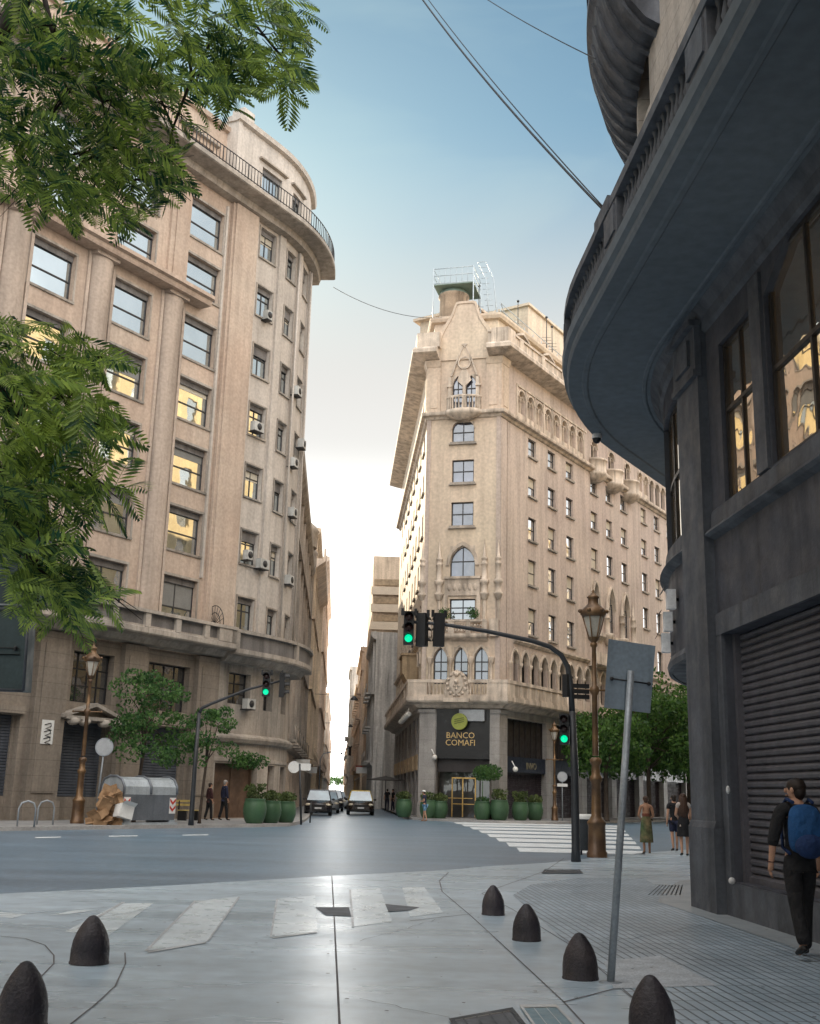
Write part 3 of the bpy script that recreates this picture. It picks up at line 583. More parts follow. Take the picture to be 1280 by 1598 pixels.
# columns of the triple window, small balcony above it, turrets
for s in (.5, 1.84, 3.16, 4.48):
    m = FM(CB); m.flathe(F0 + s, .08, [(.15, 7.5), (.15, 8.4), (.1, 8.5), (.1, 9.55), (.17, 9.65), (.2, 9.9), (.2, 10.0), (.1, 10.0)], 10); m.build('column', [M_carv], cb, True)
m = FM(CB); m.band(F0 + .75, F0 + 4.25, [(0, 11.0), (.2, 11.1), (.5, 11.2), (.55, 11.3), (.55, 11.45), (0, 11.5)]); m.fbox(F0 + .75, F0 + 4.25, 12.2, 12.34, .38, .58)
for a, b in ((.75, 1.05), (1.75, 2.15), (2.9, 3.2), (3.95, 4.25)): m.fbox(F0 + a, F0 + b, 11.45, 12.2, .4, .56)
for a, b in ((1.05, 1.75), (2.15, 2.9), (3.2, 3.95)):
    n_ = 4
    for i in range(n_):
        q = F0 + a + (b - a) * (i + .5) / n_; m.blob(Vector(m.P(q, .48, 11.65)), (.07, .07, .1), 5); m.blob(Vector(m.P(q, .48, 11.95)), (.07, .07, .1), 5)
for a in (.0, 4.35): m.fbox(F0 + a, F0 + a + .6, 11.3, 12.4, -.02, .3)
m.build('small_balcony', [M_carv], cb, True)
for s in (-.05, 1.02, 4.0, 5.0 - .1):
    m = FM(CB); m.flathe(F0 + s, .12, [(.04, 13.6), (.2, 13.75), (.26, 13.95), (.3, 14.0), (.3, 14.1), (.2, 14.15), (.2, 14.65), (.3, 14.75), (.3, 14.95), (.17, 15.0), (.17, 15.9), (.22, 15.95), (.22, 16.05), (.17, 16.1), (.17, 16.25), (.21, 16.3), (.21, 16.4), (.12, 16.45), (.02, 17.6)], 10); m.flathe(F0 + s, .03, [(.13, 12.3), (.13, 13.7)], 8); m.build('corbelled_pinnacle', [M_carv], cb, True)
m = FM(CB); m.fbox(F0 + 1.4, F0 + 3.7, 13.95, 15.1, 0, .1); m.fbox(F0 + 1.35, F0 + 3.75, 15.05, 15.2, 0, .2); m.fbox(F0 + 1.35, F0 + 1.6, 12.2, 13.95, 0, .15); m.fbox(F0 + 3.5, F0 + 3.75, 12.2, 13.95, 0, .15)
for i in range(6): m.blob(Vector(m.P(F0 + 1.7 + i * .34, .1, 14.5)), (.13, .08, .25), 5)
m.build('carved_panel', [M_carv], cb, True)
for i, s in enumerate((14.45, 17.5, 20.55, 23.0)):
    m = FM(CB); m.flathe(R0 + s, .14, [(.04, 12.8), (.25, 13.1), (.45, 13.4), (.5, 13.6), (.5, 13.75), (.2, 13.8), (.2, 14.9), (.28, 14.95), (.2, 15.05), (.2, 15.5), (.26, 15.55), (.14, 15.6), (.02, 16.9)], 10); m.build('corbelled_pinnacle', [M_carv], cb, True)
m = FM(CB)
for a, b, z0, z1 in got: m.band(a - .25, b + .25, [(0, 12.9), (.35, 13.3), (.4, 13.35), (.4, 13.6), (0, 13.6)])
m.band(R0 + 14, R0 + 23.4, [(0, 10.9), (.6, 11.0), (.75, 11.1), (.75, 11.3), (0, 11.4)]); m.fbox(R0 + 14, R0 + 23.4, 11.3, 12.0, .6, .7)
m.build('oriel_base', [M_carv], cb, True)
for s in (15.8, 19.3, 22.8):
    m = FM(CB); x, y = CB.xy(R0 + s, 0); m.lathe([(.05, 25.3), (.5, 25.4), (.85, 25.62), (1.0, 25.85), (1.05, 26.0), (.95, 26.05), (.95, 26.95), (1.03, 27.0), (1.03, 27.15), (.1, 27.15)], (x, y, 0), 18); m.build('round_balcony', [M_carv], cb, True)
# shallow columns between first floor arches
for k in range(14):
    m = FM(CB); m.flathe(R0 + 1.42 + 1.45 * k, .06, [(.14, 7.5), (.14, 8.3), (.09, 8.4), (.09, 9.6), (.16, 9.7), (.18, 9.9), (.09, 9.9)], 8); m.build('column', [M_carv], cb, True)
# ground floor: granite piers, black entrance, shutters
bo = [(F0 - 3.9 - 4.4 * k, F0 - .95 - 4.4 * k, .15, 6.4) for k in range(7)] + [(F0 + 1.0, F0 + 4.4, .15, 6.75)] + [(R0 + 1.1, R0 + 6.9, .15, 6.3)] + [(R0 + 7.9 + 5.6 * k, R0 + 12.6 + 5.6 * k, .15, 6.3) for k in range(8)]
m = FM(CB); m.wall(0, CBE, 0, 7.0, bo, .6); m.build('base_wall', [M_gran], cb, True)
for a, b in ((F0 - .9, F0), (F0, F0 + .96), (R0 - .5, R0), (R0, R0 + 1.0)):
    m = FM(CB); m.fbox(a, b, .1, 6.5, 0, .1); m.fbox(a, b, .1, 1.0, .1, .16); m.fbox(a, b, 6.5, 6.72, 0, .22); m.build('granite_pier', [M_gran], cb, True)
for a, b, z0, z1 in bo:
    m = FM(CB); front = F0 < a < R0
    m.panel(a, b, 2.9, z1, -.4)
    if not front:
        n_ = int((b - a) / .75)
        for i in range(n_ + 1): q = a + (b - a) * i / n_; m.fbox(q - .03, q + .03, 3.9, z1, -.4, -.32)
        m.m = 1 if a > R0 else 2; m.fbox(a, b, 3.0, 3.95, -.4, -.1 if a > R0 else .15)
        m.m = 3 if a > R0 else 4
        if a > R0:
            m.panel(a, b, .1, 3.0, -.45)
            for j in range(22): m.band(a, b, [(-.45, .2 + j * .125), (-.41, .22 + j * .125), (-.41, .29 + j * .125), (-.45, .31 + j * .125)])
        else:
            m.panel(a, b, .1, 3.0, -.45); m.m = 5
            for i in range(7): q = a + (b - a) * i / 6; m.fbox(q - .09, q + .09, .1, 3.0, -.42, -.2)
    m.build('shop_front', [mat('dark_bronze_panel', (.035, .03, .03), .5, .2, 1), mat('dark_blue_fascia', (.018, .024, .04), .4), mat('ochre_fascia', (.45, .33, .2), .6, .3, 3), mat('maroon_shutter', (.035, .025, .032), .6), G_dark, mat('wooden_mullion', (.30, .17, .09), .5, .2, 2)], cb, True)
m = FM(CB); m.fbox(F0 + 1.0, F0 + 4.4, 3.7, 6.75, -.35, -.02); m.build('black_fascia', [M_black], cb, True)
m = FM(CB); m.panel(F0 + 1.0, F0 + 4.4, .1, 3.7, -1.2); m.m = 1
for q in (1.95, 2.62, 3.42): m.fbox(F0 + q, F0 + q + .07, .2, 2.55, -.48, -.4)
m.fbox(F0 + 1.95, F0 + 3.49, 2.5, 2.58, -.48, -.4); m.fbox(F0 + 1.95, F0 + 3.49, .95, 1.0, -.48, -.36); m.fbox(F0 + 1.6, F0 + 3.3, 1.3, 1.34, -.3, -.26); m.build('entrance_door', [glass('deep_entrance_glass', .08, (.02, .018, .016), .02), mat('brass', (.55, .36, .13), .35, .2, 3, metal=.7)], cb, True)
M_gold = mat('gold_letters', (.62, .44, .20), .4, .05, 3, metal=.3)
def text(s, size, loc, mtx, mtl, parent, ext=.02, name='lettering', align='CENTER'):
    cu = bpy.data.curves.new(name, 'FONT'); cu.body = s; cu.size = size; cu.extrude = ext; cu.align_x = align; cu.resolution_u = 2
    o = bpy.data.objects.new(name, cu); sc.collection.objects.link(o)
    dg = bpy.context.evaluated_depsgraph_get(); me = bpy.data.meshes.new_from_object(o.evaluated_get(dg)); bpy.data.objects.remove(o)
    M = mtx @ Matrix.Translation(loc) @ Matrix.Rotation(math.pi / 2, 4, 'X'); me.transform(M); me.materials.clear(); me.materials.append(mtl)
    o = bpy.data.objects.new(name, me); sc.collection.objects.link(o)
    if parent is not None:
        off_ = Vector(parent.location) + (Vector(parent.parent.location) if parent.parent else Vector()); me.transform(Matrix.Translation(-off_)); o.parent = parent
    return o
frF = CB.frame(F0 + 2.55, 0, 0)
frT = frF @ Matrix.Rotation(math.pi, 4, 'Z') @ Matrix.Scale(-1, 4, (1, 0, 0)) if False else frF
def facing(path, s, d, z):   # frame whose local -y looks outwards, x to the reader's right
    x, y = path.xy(s, d); x1, y1 = path.xy(s + .01, d); ax = Vector((x1 - x, y1 - y, 0)).normalized()
    up = Vector((0, 0, 1)); yy = up.cross(ax); m = Matrix.Identity(4); m.col[0][:3] = ax; m.col[1][:3] = yy; m.col[2][:3] = up; m.col[3][:3] = (x, y, z); return m
ft = facing(CB, F0 + 2.55, .02, 0)
text('BANCO', .52, (0, 0, 4.95), ft, M_gold, cb); text('COMAFI', .52, (0, 0, 4.5), ft, M_gold, cb)
m = FM(CB); M = CB.frame(F0 + 2.55, .35, 5.95) @ Matrix.Rotation(math.pi / 2, 4, 'X'); m.lathe([(.5, -.12), (.52, 0), (.5, .12)], n=28, M=M); m.m = 1
fr = CB.frame(F0 + 2.55, .35, 5.95)
for k in (-1, 0, 1): m.poly([(-.3, .12 * k - .03), (.3, .12 * k + .1), (.3, .12 * k + .14), (-.3, .12 * k + .01)], fr, .12, .15)
m.build('round_sign', [mat('olive_green_disc', (.30, .34, .07), .5, .1, 2), mat('olive_dark', (.12, .15, .04), .5)], cb, True)
m = FM(CB); m.fbox(F0 + 2.5, F0 + 4.1, 6.0, 6.7, -.04, .3); m.build('transom_light', [mat('frosted_panel', (.42, .45, .48), .5)], cb, True)
# enclosed bay on the street side and the row of lamps under the balcony
m = FM(CB); m.fbox(F0 - 7.2, F0 - 4.2, 9.4, 10.6, 0, 1.05); m.band(F0 - 7.2, F0 - 4.2, [(0, 8.5), (.6, 8.6), (.95, 9.3), (1.05, 9.4), (0, 9.4)]); m.fbox(F0 - 7.3, F0 - 4.1, 10.6, 10.75, 0, 1.15); m.build('enclosed_bay', [mat('tan_bay', (.40, .30, .19), .8, .2, 1, .3)], cb, True)
m = FM(CB)
for k in range(6): m.blob(Vector(m.P(F0 - .9 - 1.7 * k, .75, 6.45)), (.2, .2, .17), 6); m.tube([m.P(F0 - .9 - 1.7 * k, .75, 6.5), m.P(F0 - .9 - 1.7 * k, .75, 6.85)], .03, 5)
m.build('globe_lamps', [mat('white_globe', (.75, .74, .7), .4)], cb, True)
text('INVO', .62, (0, 0, 3.22), facing(CB, R0 + 4.75, -.085, 0), mat('dull_letters', (.2, .18, .12), .6), cb)
# ---------------------------------------------------------------- right: dark painted corner building with the big curved balcony
M_dark = mat('charcoal_paint', (.066, .07, .086), .62, .18, .8, .25, .2, spec=.4)
M_dark2 = mat('charcoal_trim', (.09, .098, .115), .6, .2, 1.2, .3, .2)
M_soff = mat('glare_tinted_soffit', (.125, .15, .175), .75, .12, .35, 0, .1)  # bluish veiling glare is mixed into the soffit's base colour
M_upst = mat('rusticated_stone', (.42, .38, .34), .85, .15, .8, .3, .2, course=.48)
M_fr = mat('dark_brown_frame', (.03, .025, .022), .4, .2, 3)
G_rb = glass('corner_window_glass', .72, (.16, .10, .05), .05, (1, .92, .8))
K = 20.0
RB = Path(Vector((4.72, 17.4)) - S2 * 40, AS, [('L', 40.6), ('A', 9.2, -(AD - AS)), ('L', 14)], -1)
rb = thing('corner_building', 'charcoal painted corner building with huge curved balcony slab and roller shutter, right edge', 'building', (4.72, 17.4, 0))
rw = [(K + 17.5, K + 18.9, 6.0, 8.55), (K + 11.9, K + 17.0, 6.02, 9.0), (K + 21.0, K + 23.2, 6.0, 8.55), (K + 24.2, K + 25.8, 6.0, 8.55), (K + 28, K + 30.5, 6.0, 8.55)]
m = FM(RB); m.wall(0, K + 20.5, 0, 9.4, rw[:2] + [(K + 11.0, K + 19.2, .48, 4.02)], .3); m.wall(K + 20.5, RB.L, 3.9, 9.4, rw[2:], .3)
A = K + 11.9; B = K + 17.0     # big window: chamfered top corners
for a, b in ((A, A + .9), (B - .9, B)):
    p = [(a, 8.5), (b, 9.0)] if a == A else [(a, 9.0), (b, 8.5)]
    m.add([m.P(p[0][0], 0, p[0][1]), m.P(p[1][0], 0, p[1][1]), m.P(b, 0, 9.0), m.P(a, 0, 9.0)], [(0, 1, 2, 3)]); m.add([m.P(p[0][0], 0, p[0][1]), m.P(p[1][0], 0, p[1][1]), m.P(p[1][0], -.3, p[1][1]), m.P(p[0][0], -.3, p[0][1])], [(0, 1, 2, 3)])
m.m = 1
m.add([m.P(RB.L, 0, 0), m.P(RB.L, -9, 0), m.P(RB.L, -9, 20), m.P(RB.L, 0, 20)], [(0, 1, 2, 3)]); m.panel(0, RB.L, 0, 20, -9); m.add([m.P(0, 0, 0), m.P(0, -9, 0), m.P(0, -9, 20), m.P(0, 0, 20)], [(0, 1, 2, 3)])
m.build('wall', [M_dark, M_upst], rb, True)
m = FM(RB); m.fbox(K + 19.48, K + 20.6, 1.2, 9.3, -.35, .16); m.fbox(K + 19.44, K + 20.64, 0, 1.2, -.4, .2); m.band(K + 19.44, K + 20.64, [(.16, 1.2), (.2, 1.18), (.17, 1.28), (.16, 1.3)])
m.fbox(K + 19.45, K + 20.63, 8.25, 8.35, .1, .24); m.fbox(K + 19.45, K + 20.63, 8.35, 9.1, .1, .2); m.fbox(K + 19.7, K + 20.4, 8.5, 8.95, .2, .25); m.fbox(K + 19.4, K + 20.68, 9.1, 9.2, .1, .3)
m.build('pier', [M_dark2], rb, True)
m = FM(RB); m.band(0, K + 19.45, [(0, 5.52), (.1, 5.56), (.16, 5.6), (.12, 5.66), (.05, 5.7), (.04, 5.95), (0, 6.0)]); m.band(K + 20.6, RB.L, [(0, 5.52), (.1, 5.56), (.16, 5.6), (.12, 5.66), (.05, 5.7), (.04, 5.95), (0, 6.0)])
m.band(0, RB.L, [(0, 9.0), (.06, 9.05), (.1, 9.2), (.25, 9.38), (0, 9.38)]); m.fbox(K + 10.9, K + 19.4, 4.02, 4.35, 0, .06); m.fbox(K + 19.2, K + 19.45, .0, 4.02, 0, .05)
m.band(K + 20.6, RB.L, [(-.02, 3.86), (.05, 3.86), (.07, 3.95), (.03, 4.05), (0, 4.05)]); m.fbox(K + 10.8, K + 19.44, 0, .46, 0, .05)
m.fbox(K + 17.05, K + 17.45, 6.0, 8.9, 0, .05); m.build('wall_moulding', [M_dark2], rb, True)
m = FM(RB)
s0, s1 = K + 11.0, K + 19.2
for j in range(33):
    z = .5 + j * .1067; m.band(s0, s1, [(-.24, z), (-.2, z + .02), (-.195, z + .06), (-.215, z + .085), (-.24, z + .1)], caps=False)
m.panel(s0, s1, .48, 4.02, -.26); m.fbox(s0, s1, .48, .56, -.26, -.17); m.fbox(s1 - .1, s1, .48, 4.02, -.26, -.12); m.build('roller_shutter', [mat('charcoal_slats', (.085, .082, .095), .42, .15, 2, .15, spec=.6)], rb, True)
m = FM(RB); m.blob(Vector(m.P(K + 19.1, .08, .5)), (.05, .05, .05), 5); m.blob(Vector(m.P(K + 19.1, .08, 1.75)), (.03, .03, .06), 5); m.build('padlock', [mat('white_metal_bits', (.6, .6, .6), .4)], rb, True)
window(rb, RB, *rw[0], -.12, G_rb, M_fr, 2, 2, .06, zs=[.57]); w = window(rb, RB, *rw[1], -.12, G_rb, M_fr, 4, 2, .07, zs=[.46])
for r_ in rw[2:]: window(rb, RB, *r_, -.14, G_rb, M_fr, 2, 2, .07, zs=[.5])
# ground-floor recess under the rounded corner
m = FM(RB); st = RB.steps(K + 20.5, RB.L)
for a, b in zip(st[:-1], st[1:]): m.add([m.P(a, 0, 3.88), m.P(b, 0, 3.88), m.P(b, -2.2, 3.88), m.P(a, -2.2, 3.88)], [(0, 1, 2, 3)])
m.panel(K + 20.5, RB.L, 0, 3.9, -2.0); m.add([m.P(K + 20.55, 0, 0), m.P(K + 20.55, -2.2, 0), m.P(K + 20.55, -2.2, 3.9), m.P(K + 20.55, 0, 3.9)], [(0, 1, 2, 3)]); m.build('corner_recess', [M_dark], rb, True)
# big curved balcony
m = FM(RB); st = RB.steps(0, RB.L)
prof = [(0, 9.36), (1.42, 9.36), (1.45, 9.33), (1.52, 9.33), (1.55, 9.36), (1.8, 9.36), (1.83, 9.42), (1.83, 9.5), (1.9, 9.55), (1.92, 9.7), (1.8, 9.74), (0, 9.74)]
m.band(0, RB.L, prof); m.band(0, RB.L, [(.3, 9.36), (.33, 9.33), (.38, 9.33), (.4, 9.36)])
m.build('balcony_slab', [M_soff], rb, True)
m = FM(RB); m.fbox(0, RB.L, 10.42, 10.58, 1.58, 1.88); m.fbox(0, RB.L, 9.74, 9.85, 1.62, 1.84)
k = K + 1.0
while k < RB.L - .5:
    m.fbox(k, k + .8, 9.74, 10.48, 1.6, 1.86); m.fbox(k + .1, k + .7, 9.9, 10.35, 1.86, 1.89); 
    if K + 6 < k < K + 27: m.balus(k + .8, min(k + 4.2, RB.L), 9.85, 10.42, 1.73, .2, .06, 6)
    k += 4.2
for q in (.14, ): m.fbox(K + 18.2, K + 19.1, 10.4, 10.66, 1.56, 1.9)
m.build('balustrade', [M_dark2], rb, True)
uw = [(K + a, K + a + 1.4, z, z + 2.4) for a in (8, 12, 16, 21, 25, 29) for z in (10.4, 14.2, 18.0)]
m = FM(RB); m.wall(0, RB.L, 9.7, 24, uw, .3, .35)
for z in [9.9 + .48 * i for i in range(20)]: m.band(K + 4, RB.L, [(.35, z), (.4, z + .02), (.4, z + .43), (.35, z + .45)]) if not any(c - .1 < z + .2 < e + .1 for _, _, c, e in uw[:3]) else None
m.band(0, RB.L, [(.35, 13.2), (.6, 13.3), (.6, 13.45), (.35, 13.5)])
m.panel(0, RB.L, 9.7, 24, -.2); m.build('upper_wall', [M_upst], rb, True)
for z0 in (16.9, 20.9):
    m = FM(RB); a, b = K + 20.2, K + 27.5
    m.smooth = True; m.band(a, b, [(.35, z0 - 1.5), (.62, z0 - 1.35), (.9, z0 - 1.0), (1.1, z0 - .55), (1.22, z0 - .1), (1.26, z0 + .1), (1.35, z0 + .2), (1.35, z0 + .45), (.35, z0 + .45)]); m.smooth = False; m.fbox(a, b, z0 + 1.2, z0 + 1.35, 1.08, 1.34); m.fbox(a, b, z0 + .45, z0 + 1.2, 1.12, 1.27)
    for q in range(14): qq = a + .25 + q * (b - a - .5) / 13; m.band(qq - .06, qq + .06, [(.35, z0 - 1.56), (.66, z0 - 1.4), (.95, z0 - 1.04), (1.15, z0 - .58), (1.27, z0 - .1), (1.2, z0 - .1), (1.0, z0 - .6), (.8, z0 - 1.0), (.35, z0 - 1.4)])
    m.build('round_balcony', [M_dark2 if z0 < 18 else M_upst], rb, True)
m = FM(RB); st = RB.steps(0, RB.L)
for a, b in zip(st[:-1], st[1:]): m.add([m.P(a, .35, 24), m.P(b, .35, 24), m.P(b, -9, 24), m.P(a, -9, 24)], [(0, 1, 2, 3)])
m.build('roof', [M_roof], rb, True)
# fittings on the rounded corner
def sdir(P_, s, d, z): return Vector((*P_.xy(s, d), z))
for i, (s_, z_) in enumerate(((K + 21.6, 4.95), (K + 22.0, 4.62), (K + 22.4, 4.3))):
    t = thing('floodlight', ['white floodlight highest on the rounded dark corner', 'white floodlight in the middle of three on the rounded dark corner', 'lowest of three white floodlights on the rounded dark corner'][i], 'floodlight', sdir(RB, s_, .0, z_), 0, 'floodlights on the rounded corner')
    fr = RB.frame(s_, 0, 0); fr.col[3][:3] = (0, 0, 0)
    mm_ = MB(); R_ = fr @ Matrix.Rotation(.5, 4, 'X'); mm_.box(-.08, .08, .05, .2, -.17, .17, fr); mm_.build('lamp_body', [mat('white_fitting', (.75, .75, .76), .45)], t)
    mm_ = MB(); mm_.tube([fr @ Vector((0, 0, 0)), fr @ Vector((0, .12, 0))], .03, 6); mm_.box(-.1, .1, .3, .31, -.06, .06, R_); mm_.build('bracket', [M_iron], t)
t = thing('dome_camera', 'small white dome camera hanging from the edge of the dark balcony', 'camera', Vector((*RB.xy(K + 25.3, 1.7), 9.3)))
m = MB(); m.lathe([(.09, .06), (.11, 0), (.11, -.05)], n=12); m.m = 1; m.lathe([(.1, -.05), (.09, -.1), (.05, -.15), (.001, -.16)], n=12); m.build('dome', [MATS['white_fitting'], M_black], t)

# ---------------------------------------------------------------- simple facades for the narrow street and the far side of the avenue's near row
def block(name, label, P_, s0, s1, h, wallm, trimm, fh=3.2, ww=1.1, wh=1.8, step=2.6, d0=0.0, depth=10, balc=0, parts=True, z0=4.6, seed=1, cat='building', group=None, band_only=False, gl=None, side=True):
    r = random.Random(seed); x, y = P_.xy((s0 + s1) / 2, 0); root = thing(name, label, cat, (x, y, 0), 0, group)
    hs = []; n = int((s1 - s0 - .8) / step); g0 = (s1 - s0 - n * step) / 2
    zz = z0
    while zz + fh < h - .3:
        for i in range(n): q = s0 + g0 + (i + .5) * step; hs.append((q - ww / 2, q + ww / 2, zz, zz + wh))
        zz += fh
    gh = [(s0 + g0 + i * step + .3, s0 + g0 + (i + 1) * step - .3, .15, 3.3) for i in range(n)]
    m = FM(P_); m.wall(s0, s1, 0, h, hs + gh, .25, d0)
    if side:
        for q in (s0, s1): m.add([m.P(q, d0, 0), m.P(q, d0 - depth, 0), m.P(q, d0 - depth, h), m.P(q, d0, h)], [(0, 1, 2, 3)])
        m.panel(s0, s1, 0, h, d0 - depth); m.add([m.P(s0, d0, h), m.P(s1, d0, h), m.P(s1, d0 - depth, h), m.P(s0, d0 - depth, h)], [(0, 1, 2, 3)])
    m.build('wall', [wallm], root, True)
    m = FM(P_); m.band(s0, s1, [(d0, h - .7), (d0 + .2, h - .65), (d0 + .45, h - .4), (d0 + .5, h - .2), (d0 + .5, h), (d0, h + .1)]); m.build('cornice', [trimm], root, True); m = FM(P_); m.band(s0, s1, [(d0, 3.9), (d0 + .2, 4.0), (d0 + .25, 4.2), (d0, 4.3)]); m.build('string_course', [trimm], root, True)
    if parts:
        for a, b, c, e in hs[:100]: window(root, P_, a, b, c, e, d0 - .2, gl or G_cb, M_dframe, 2, 1, .06)
        rest = hs[100:]
    else: rest = hs
    if rest:
        m = FM(P_)
        for a, b, c, e in rest: m.panel(a, b, c, e, d0 - .2)
        m.build('windows', [gl or G_cb], root, True)['kind'] = 'stuff'
    m = FM(P_)
    for a, b, c, e in gh: m.panel(a, b, c, e, d0 - .24)
    m.build('shop_front', [G_dark], root, True)
    if name == 'street_building':
        for i in range(n + 1):
            q = s0 + g0 + i * step
            if i % 2 == 0: m = FM(P_); m.fbox(max(s0, q - .22), min(s1, q + .22), 4.4, h - .8, d0, d0 + .22); m.build('pilaster', [trimm], root, True)
        for j in range(1, 4):
            zz = z0 + fh * j * 2 - .5
            if zz < h - 3: m = FM(P_); m.fbox(s0, s1, zz, zz + .22, d0, d0 + .3); m.build('floor_band', [trimm], root, True)
    for k in range(balc):
        zb = z0 - .35 + fh * k
        if zb > h - 3: break
        for i in range(0, n, 2):
            a = s0 + g0 + (i + .1) * step; m = FM(P_); m.fbox(a, a + step * .8, zb, zb + .16, d0, d0 + .75); m.fbox(a, a + step * .8, zb + .95, zb + 1.02, d0 + .68, d0 + .75)
            q = a
            while q < a + step * .8: m.tube([m.P(q, d0 + .71, zb + .16), m.P(q, d0 + .71, zb + .95)], .02, 4); q += .16
            m.build('balcony', [trimm], root, True)
    return root
M_och = mat('ochre_render', (.70, .56, .40), .85, .15, .5, .2, .2, tint=(.64, .52, .40)); M_och2 = mat('pink_ochre_render', (.68, .56, .46), .85, .15, .5, .2, .2)
M_gold = mat('honey_stone', (.66, .48, .26), .85, .12, .5, .15, .2); M_cem = mat('cement_render', (.58, .56, .53), .9, .12, .4, .35, .2); M_tan = mat('tan_concrete', (.55, .43, .32), .85, .12, .5, .2)
LRP = Path(Vector((-7.3, 70.0)), AS, [('L', 900)])
RRP = Path(Vector((-2.9, 106.0)), AS, [('L', 900)], -1)
block('street_building', 'pink ochre building with ornate roof next to the curved corner, left side of street', LRP, -6, 32, 21.5, M_och2, M_greyst, balc=1, seed=2)
b_ = block('street_building', 'grey stone building with jutting top balcony, second along the left side of street', LRP, 32, 57, 25.5, M_greyst, M_och, d0=.35, balc=1, seed=3)
m = FM(LRP); m.band(32, 57, [(.35, 21.6), (1.3, 22.3), (1.4, 22.4), (1.4, 23.6), (1.2, 23.6), (1.2, 22.6), (.35, 22.6)]); m.build('top_balcony', [M_och2], b_, True)
b2 = [o for o in sc.objects if o.name == 'street_building'][0]
m = FM(LRP); x, y = LRP.xy(22, -.8); m.lathe([(1.6, 21.4), (1.6, 22.6), (1.75, 22.8), (1.4, 23.3), (.8, 23.8), (.15, 24.1), (.08, 25.5)], (x, y, 0), 14); m.build('roof_dome', [M_greyst], b2, True); m = FM(LRP); x, y = LRP.xy(30, -.6); m.lathe([(1.2, 21.4), (1.2, 22.4), (1.3, 22.6), (.9, 23.2), (.1, 23.6)], (x, y, 0), 12); m.build('roof_dome', [M_greyst], b2, True)
for i, (a, b, h, mt, d0, bl, lb_) in enumerate(((57, 103, 28, M_och, .9, 1, 'tall ochre building with balconies, third along the left side of street'), (103, 160, 23, M_gold, .2, 1, 'honey coloured building further down the left side of street'), (160, 250, 21, M_cem, .6, 0, 'long grey building far down the left side of street'), (250, 420, 19, M_och2, .2, 0, 'pinkish building near the far left end of street'))):
    block('street_building', lb_, LRP, a, b, h, mt, M_och2, d0=d0, balc=bl, parts=i < 2, seed=5 + i)
b_ = block('street_building', 'low grey building with a blank cement side wall facing the junction', RRP, 0, 19, 16.4, M_cem, M_cem, d0=0, depth=9, balc=3, seed=11)
m = MB(); 
for i, (x0, x1) in enumerate(((-2.55, -2.45), (-1.9, -1.8))): m.tube([(x0, 105.85, .3), (x0, 105.85, 7.5)], .05, 6)
m.build('drain_pipe', [M_cem], b_, True)
tb = thing('tower_block', 'brown banded tower block rising behind the low grey building', 'building', (3, 127, 0))
m = FM(RRP); m.wall(19, 40, 0, 27.8, [], .2); 
for q in (19, 40): m.add([m.P(q, 0, 0), m.P(q, -14, 0), m.P(q, -14, 27.8), m.P(q, 0, 27.8)], [(0, 1, 2, 3)])
m.add([m.P(19, 0, 27.8), m.P(40, 0, 27.8), m.P(40, -14, 27.8), m.P(19, -14, 27.8)], [(0, 1, 2, 3)]); m.build('wall', [M_tan], tb, True)
M_pband = mat('pale_band', (.52, .43, .33), .85, .1, 1)
for z in (17.2, 19.3, 21.3, 23.3):
    m = MB(); x, y = RRP.xy(19, 0); m.box(x - .15, x + 13, y - .25, y + .0, z, z + .9); m.build('facade_band', [M_pband], tb, True)
for z in (16.3, 18.25, 20.3, 22.3, 24.4):
    m = MB(); x, y = RRP.xy(19, 0); m.box(x + .15, x + 12, y - .06, y + .05, z, z + .7); m.build('window_band', [mat('brown_blind', (.30, .22, .14), .8, .3, 3)], tb, True)
for i, (a, b, h, mt, d0, bl, lb_) in enumerate(((40, 72, 20, M_och, .3, 5, 'ochre building with stacked balconies, right side of street beyond the tower block'), (92, 112, 23, M_cem, 1.3, 3, 'slim pale grey tower, right side of street'), (72, 92, 18, M_gold, .3, 4, 'honey coloured building before the slim tower, right side of street'), (112, 180, 16.5, M_cem, .3, 2, 'grey building far down the right side of street'), (180, 420, 16, M_och, 0, 0, 'ochre building at the far right end of street'))):
    block('street_building', lb_, RRP, a, b, h, mt, M_och2 if mt is not M_cem else M_cem, d0=d0, balc=bl, parts=i < 3, seed=20 + i)
# near side of the avenue (outside the picture, seen as reflections in the windows)
NB = Path(Vector(RB.xy(RB.L, 0)), AD, [('L', 120)], -1)
block('avenue_building', 'honey stone building on the near side of the avenue, hidden behind the charcoal corner', NB, .5, 48, 38, M_gold, M_pband, depth=14, parts=False, ww=1.3, wh=2.0, step=3.2, balc=3, seed=31)
block('avenue_building', 'pale stone building further along the near side of the avenue', NB, 48, 100, 33, M_pband, M_gold, depth=14, parts=False, seed=32)
NL = Path(Vector((-9.2, 1.5)) - D2 * 60, AD, [('L', 60)], -1)
block('avenue_building', 'stone building on the near left corner behind the camera', NL, 6, 58, 27, M_pband, M_gold, depth=14, parts=False, seed=33)
LP = Path(pL - D2 * 66, AD, [('L', 59.5)])
block('avenue_building', 'honey stone building beside the office building, outside the left edge', LP, 10, 59.5, 33, M_gold, M_pband, depth=10, parts=False, seed=34)
CP = Path(Vector(CB.xy(CBE, 0)), AD, [('L', 70)])
block('avenue_building', 'tan building beyond the bank building along the avenue', CP, .3, 60, 29, M_tan, M_pband, depth=12, parts=False, seed=35)
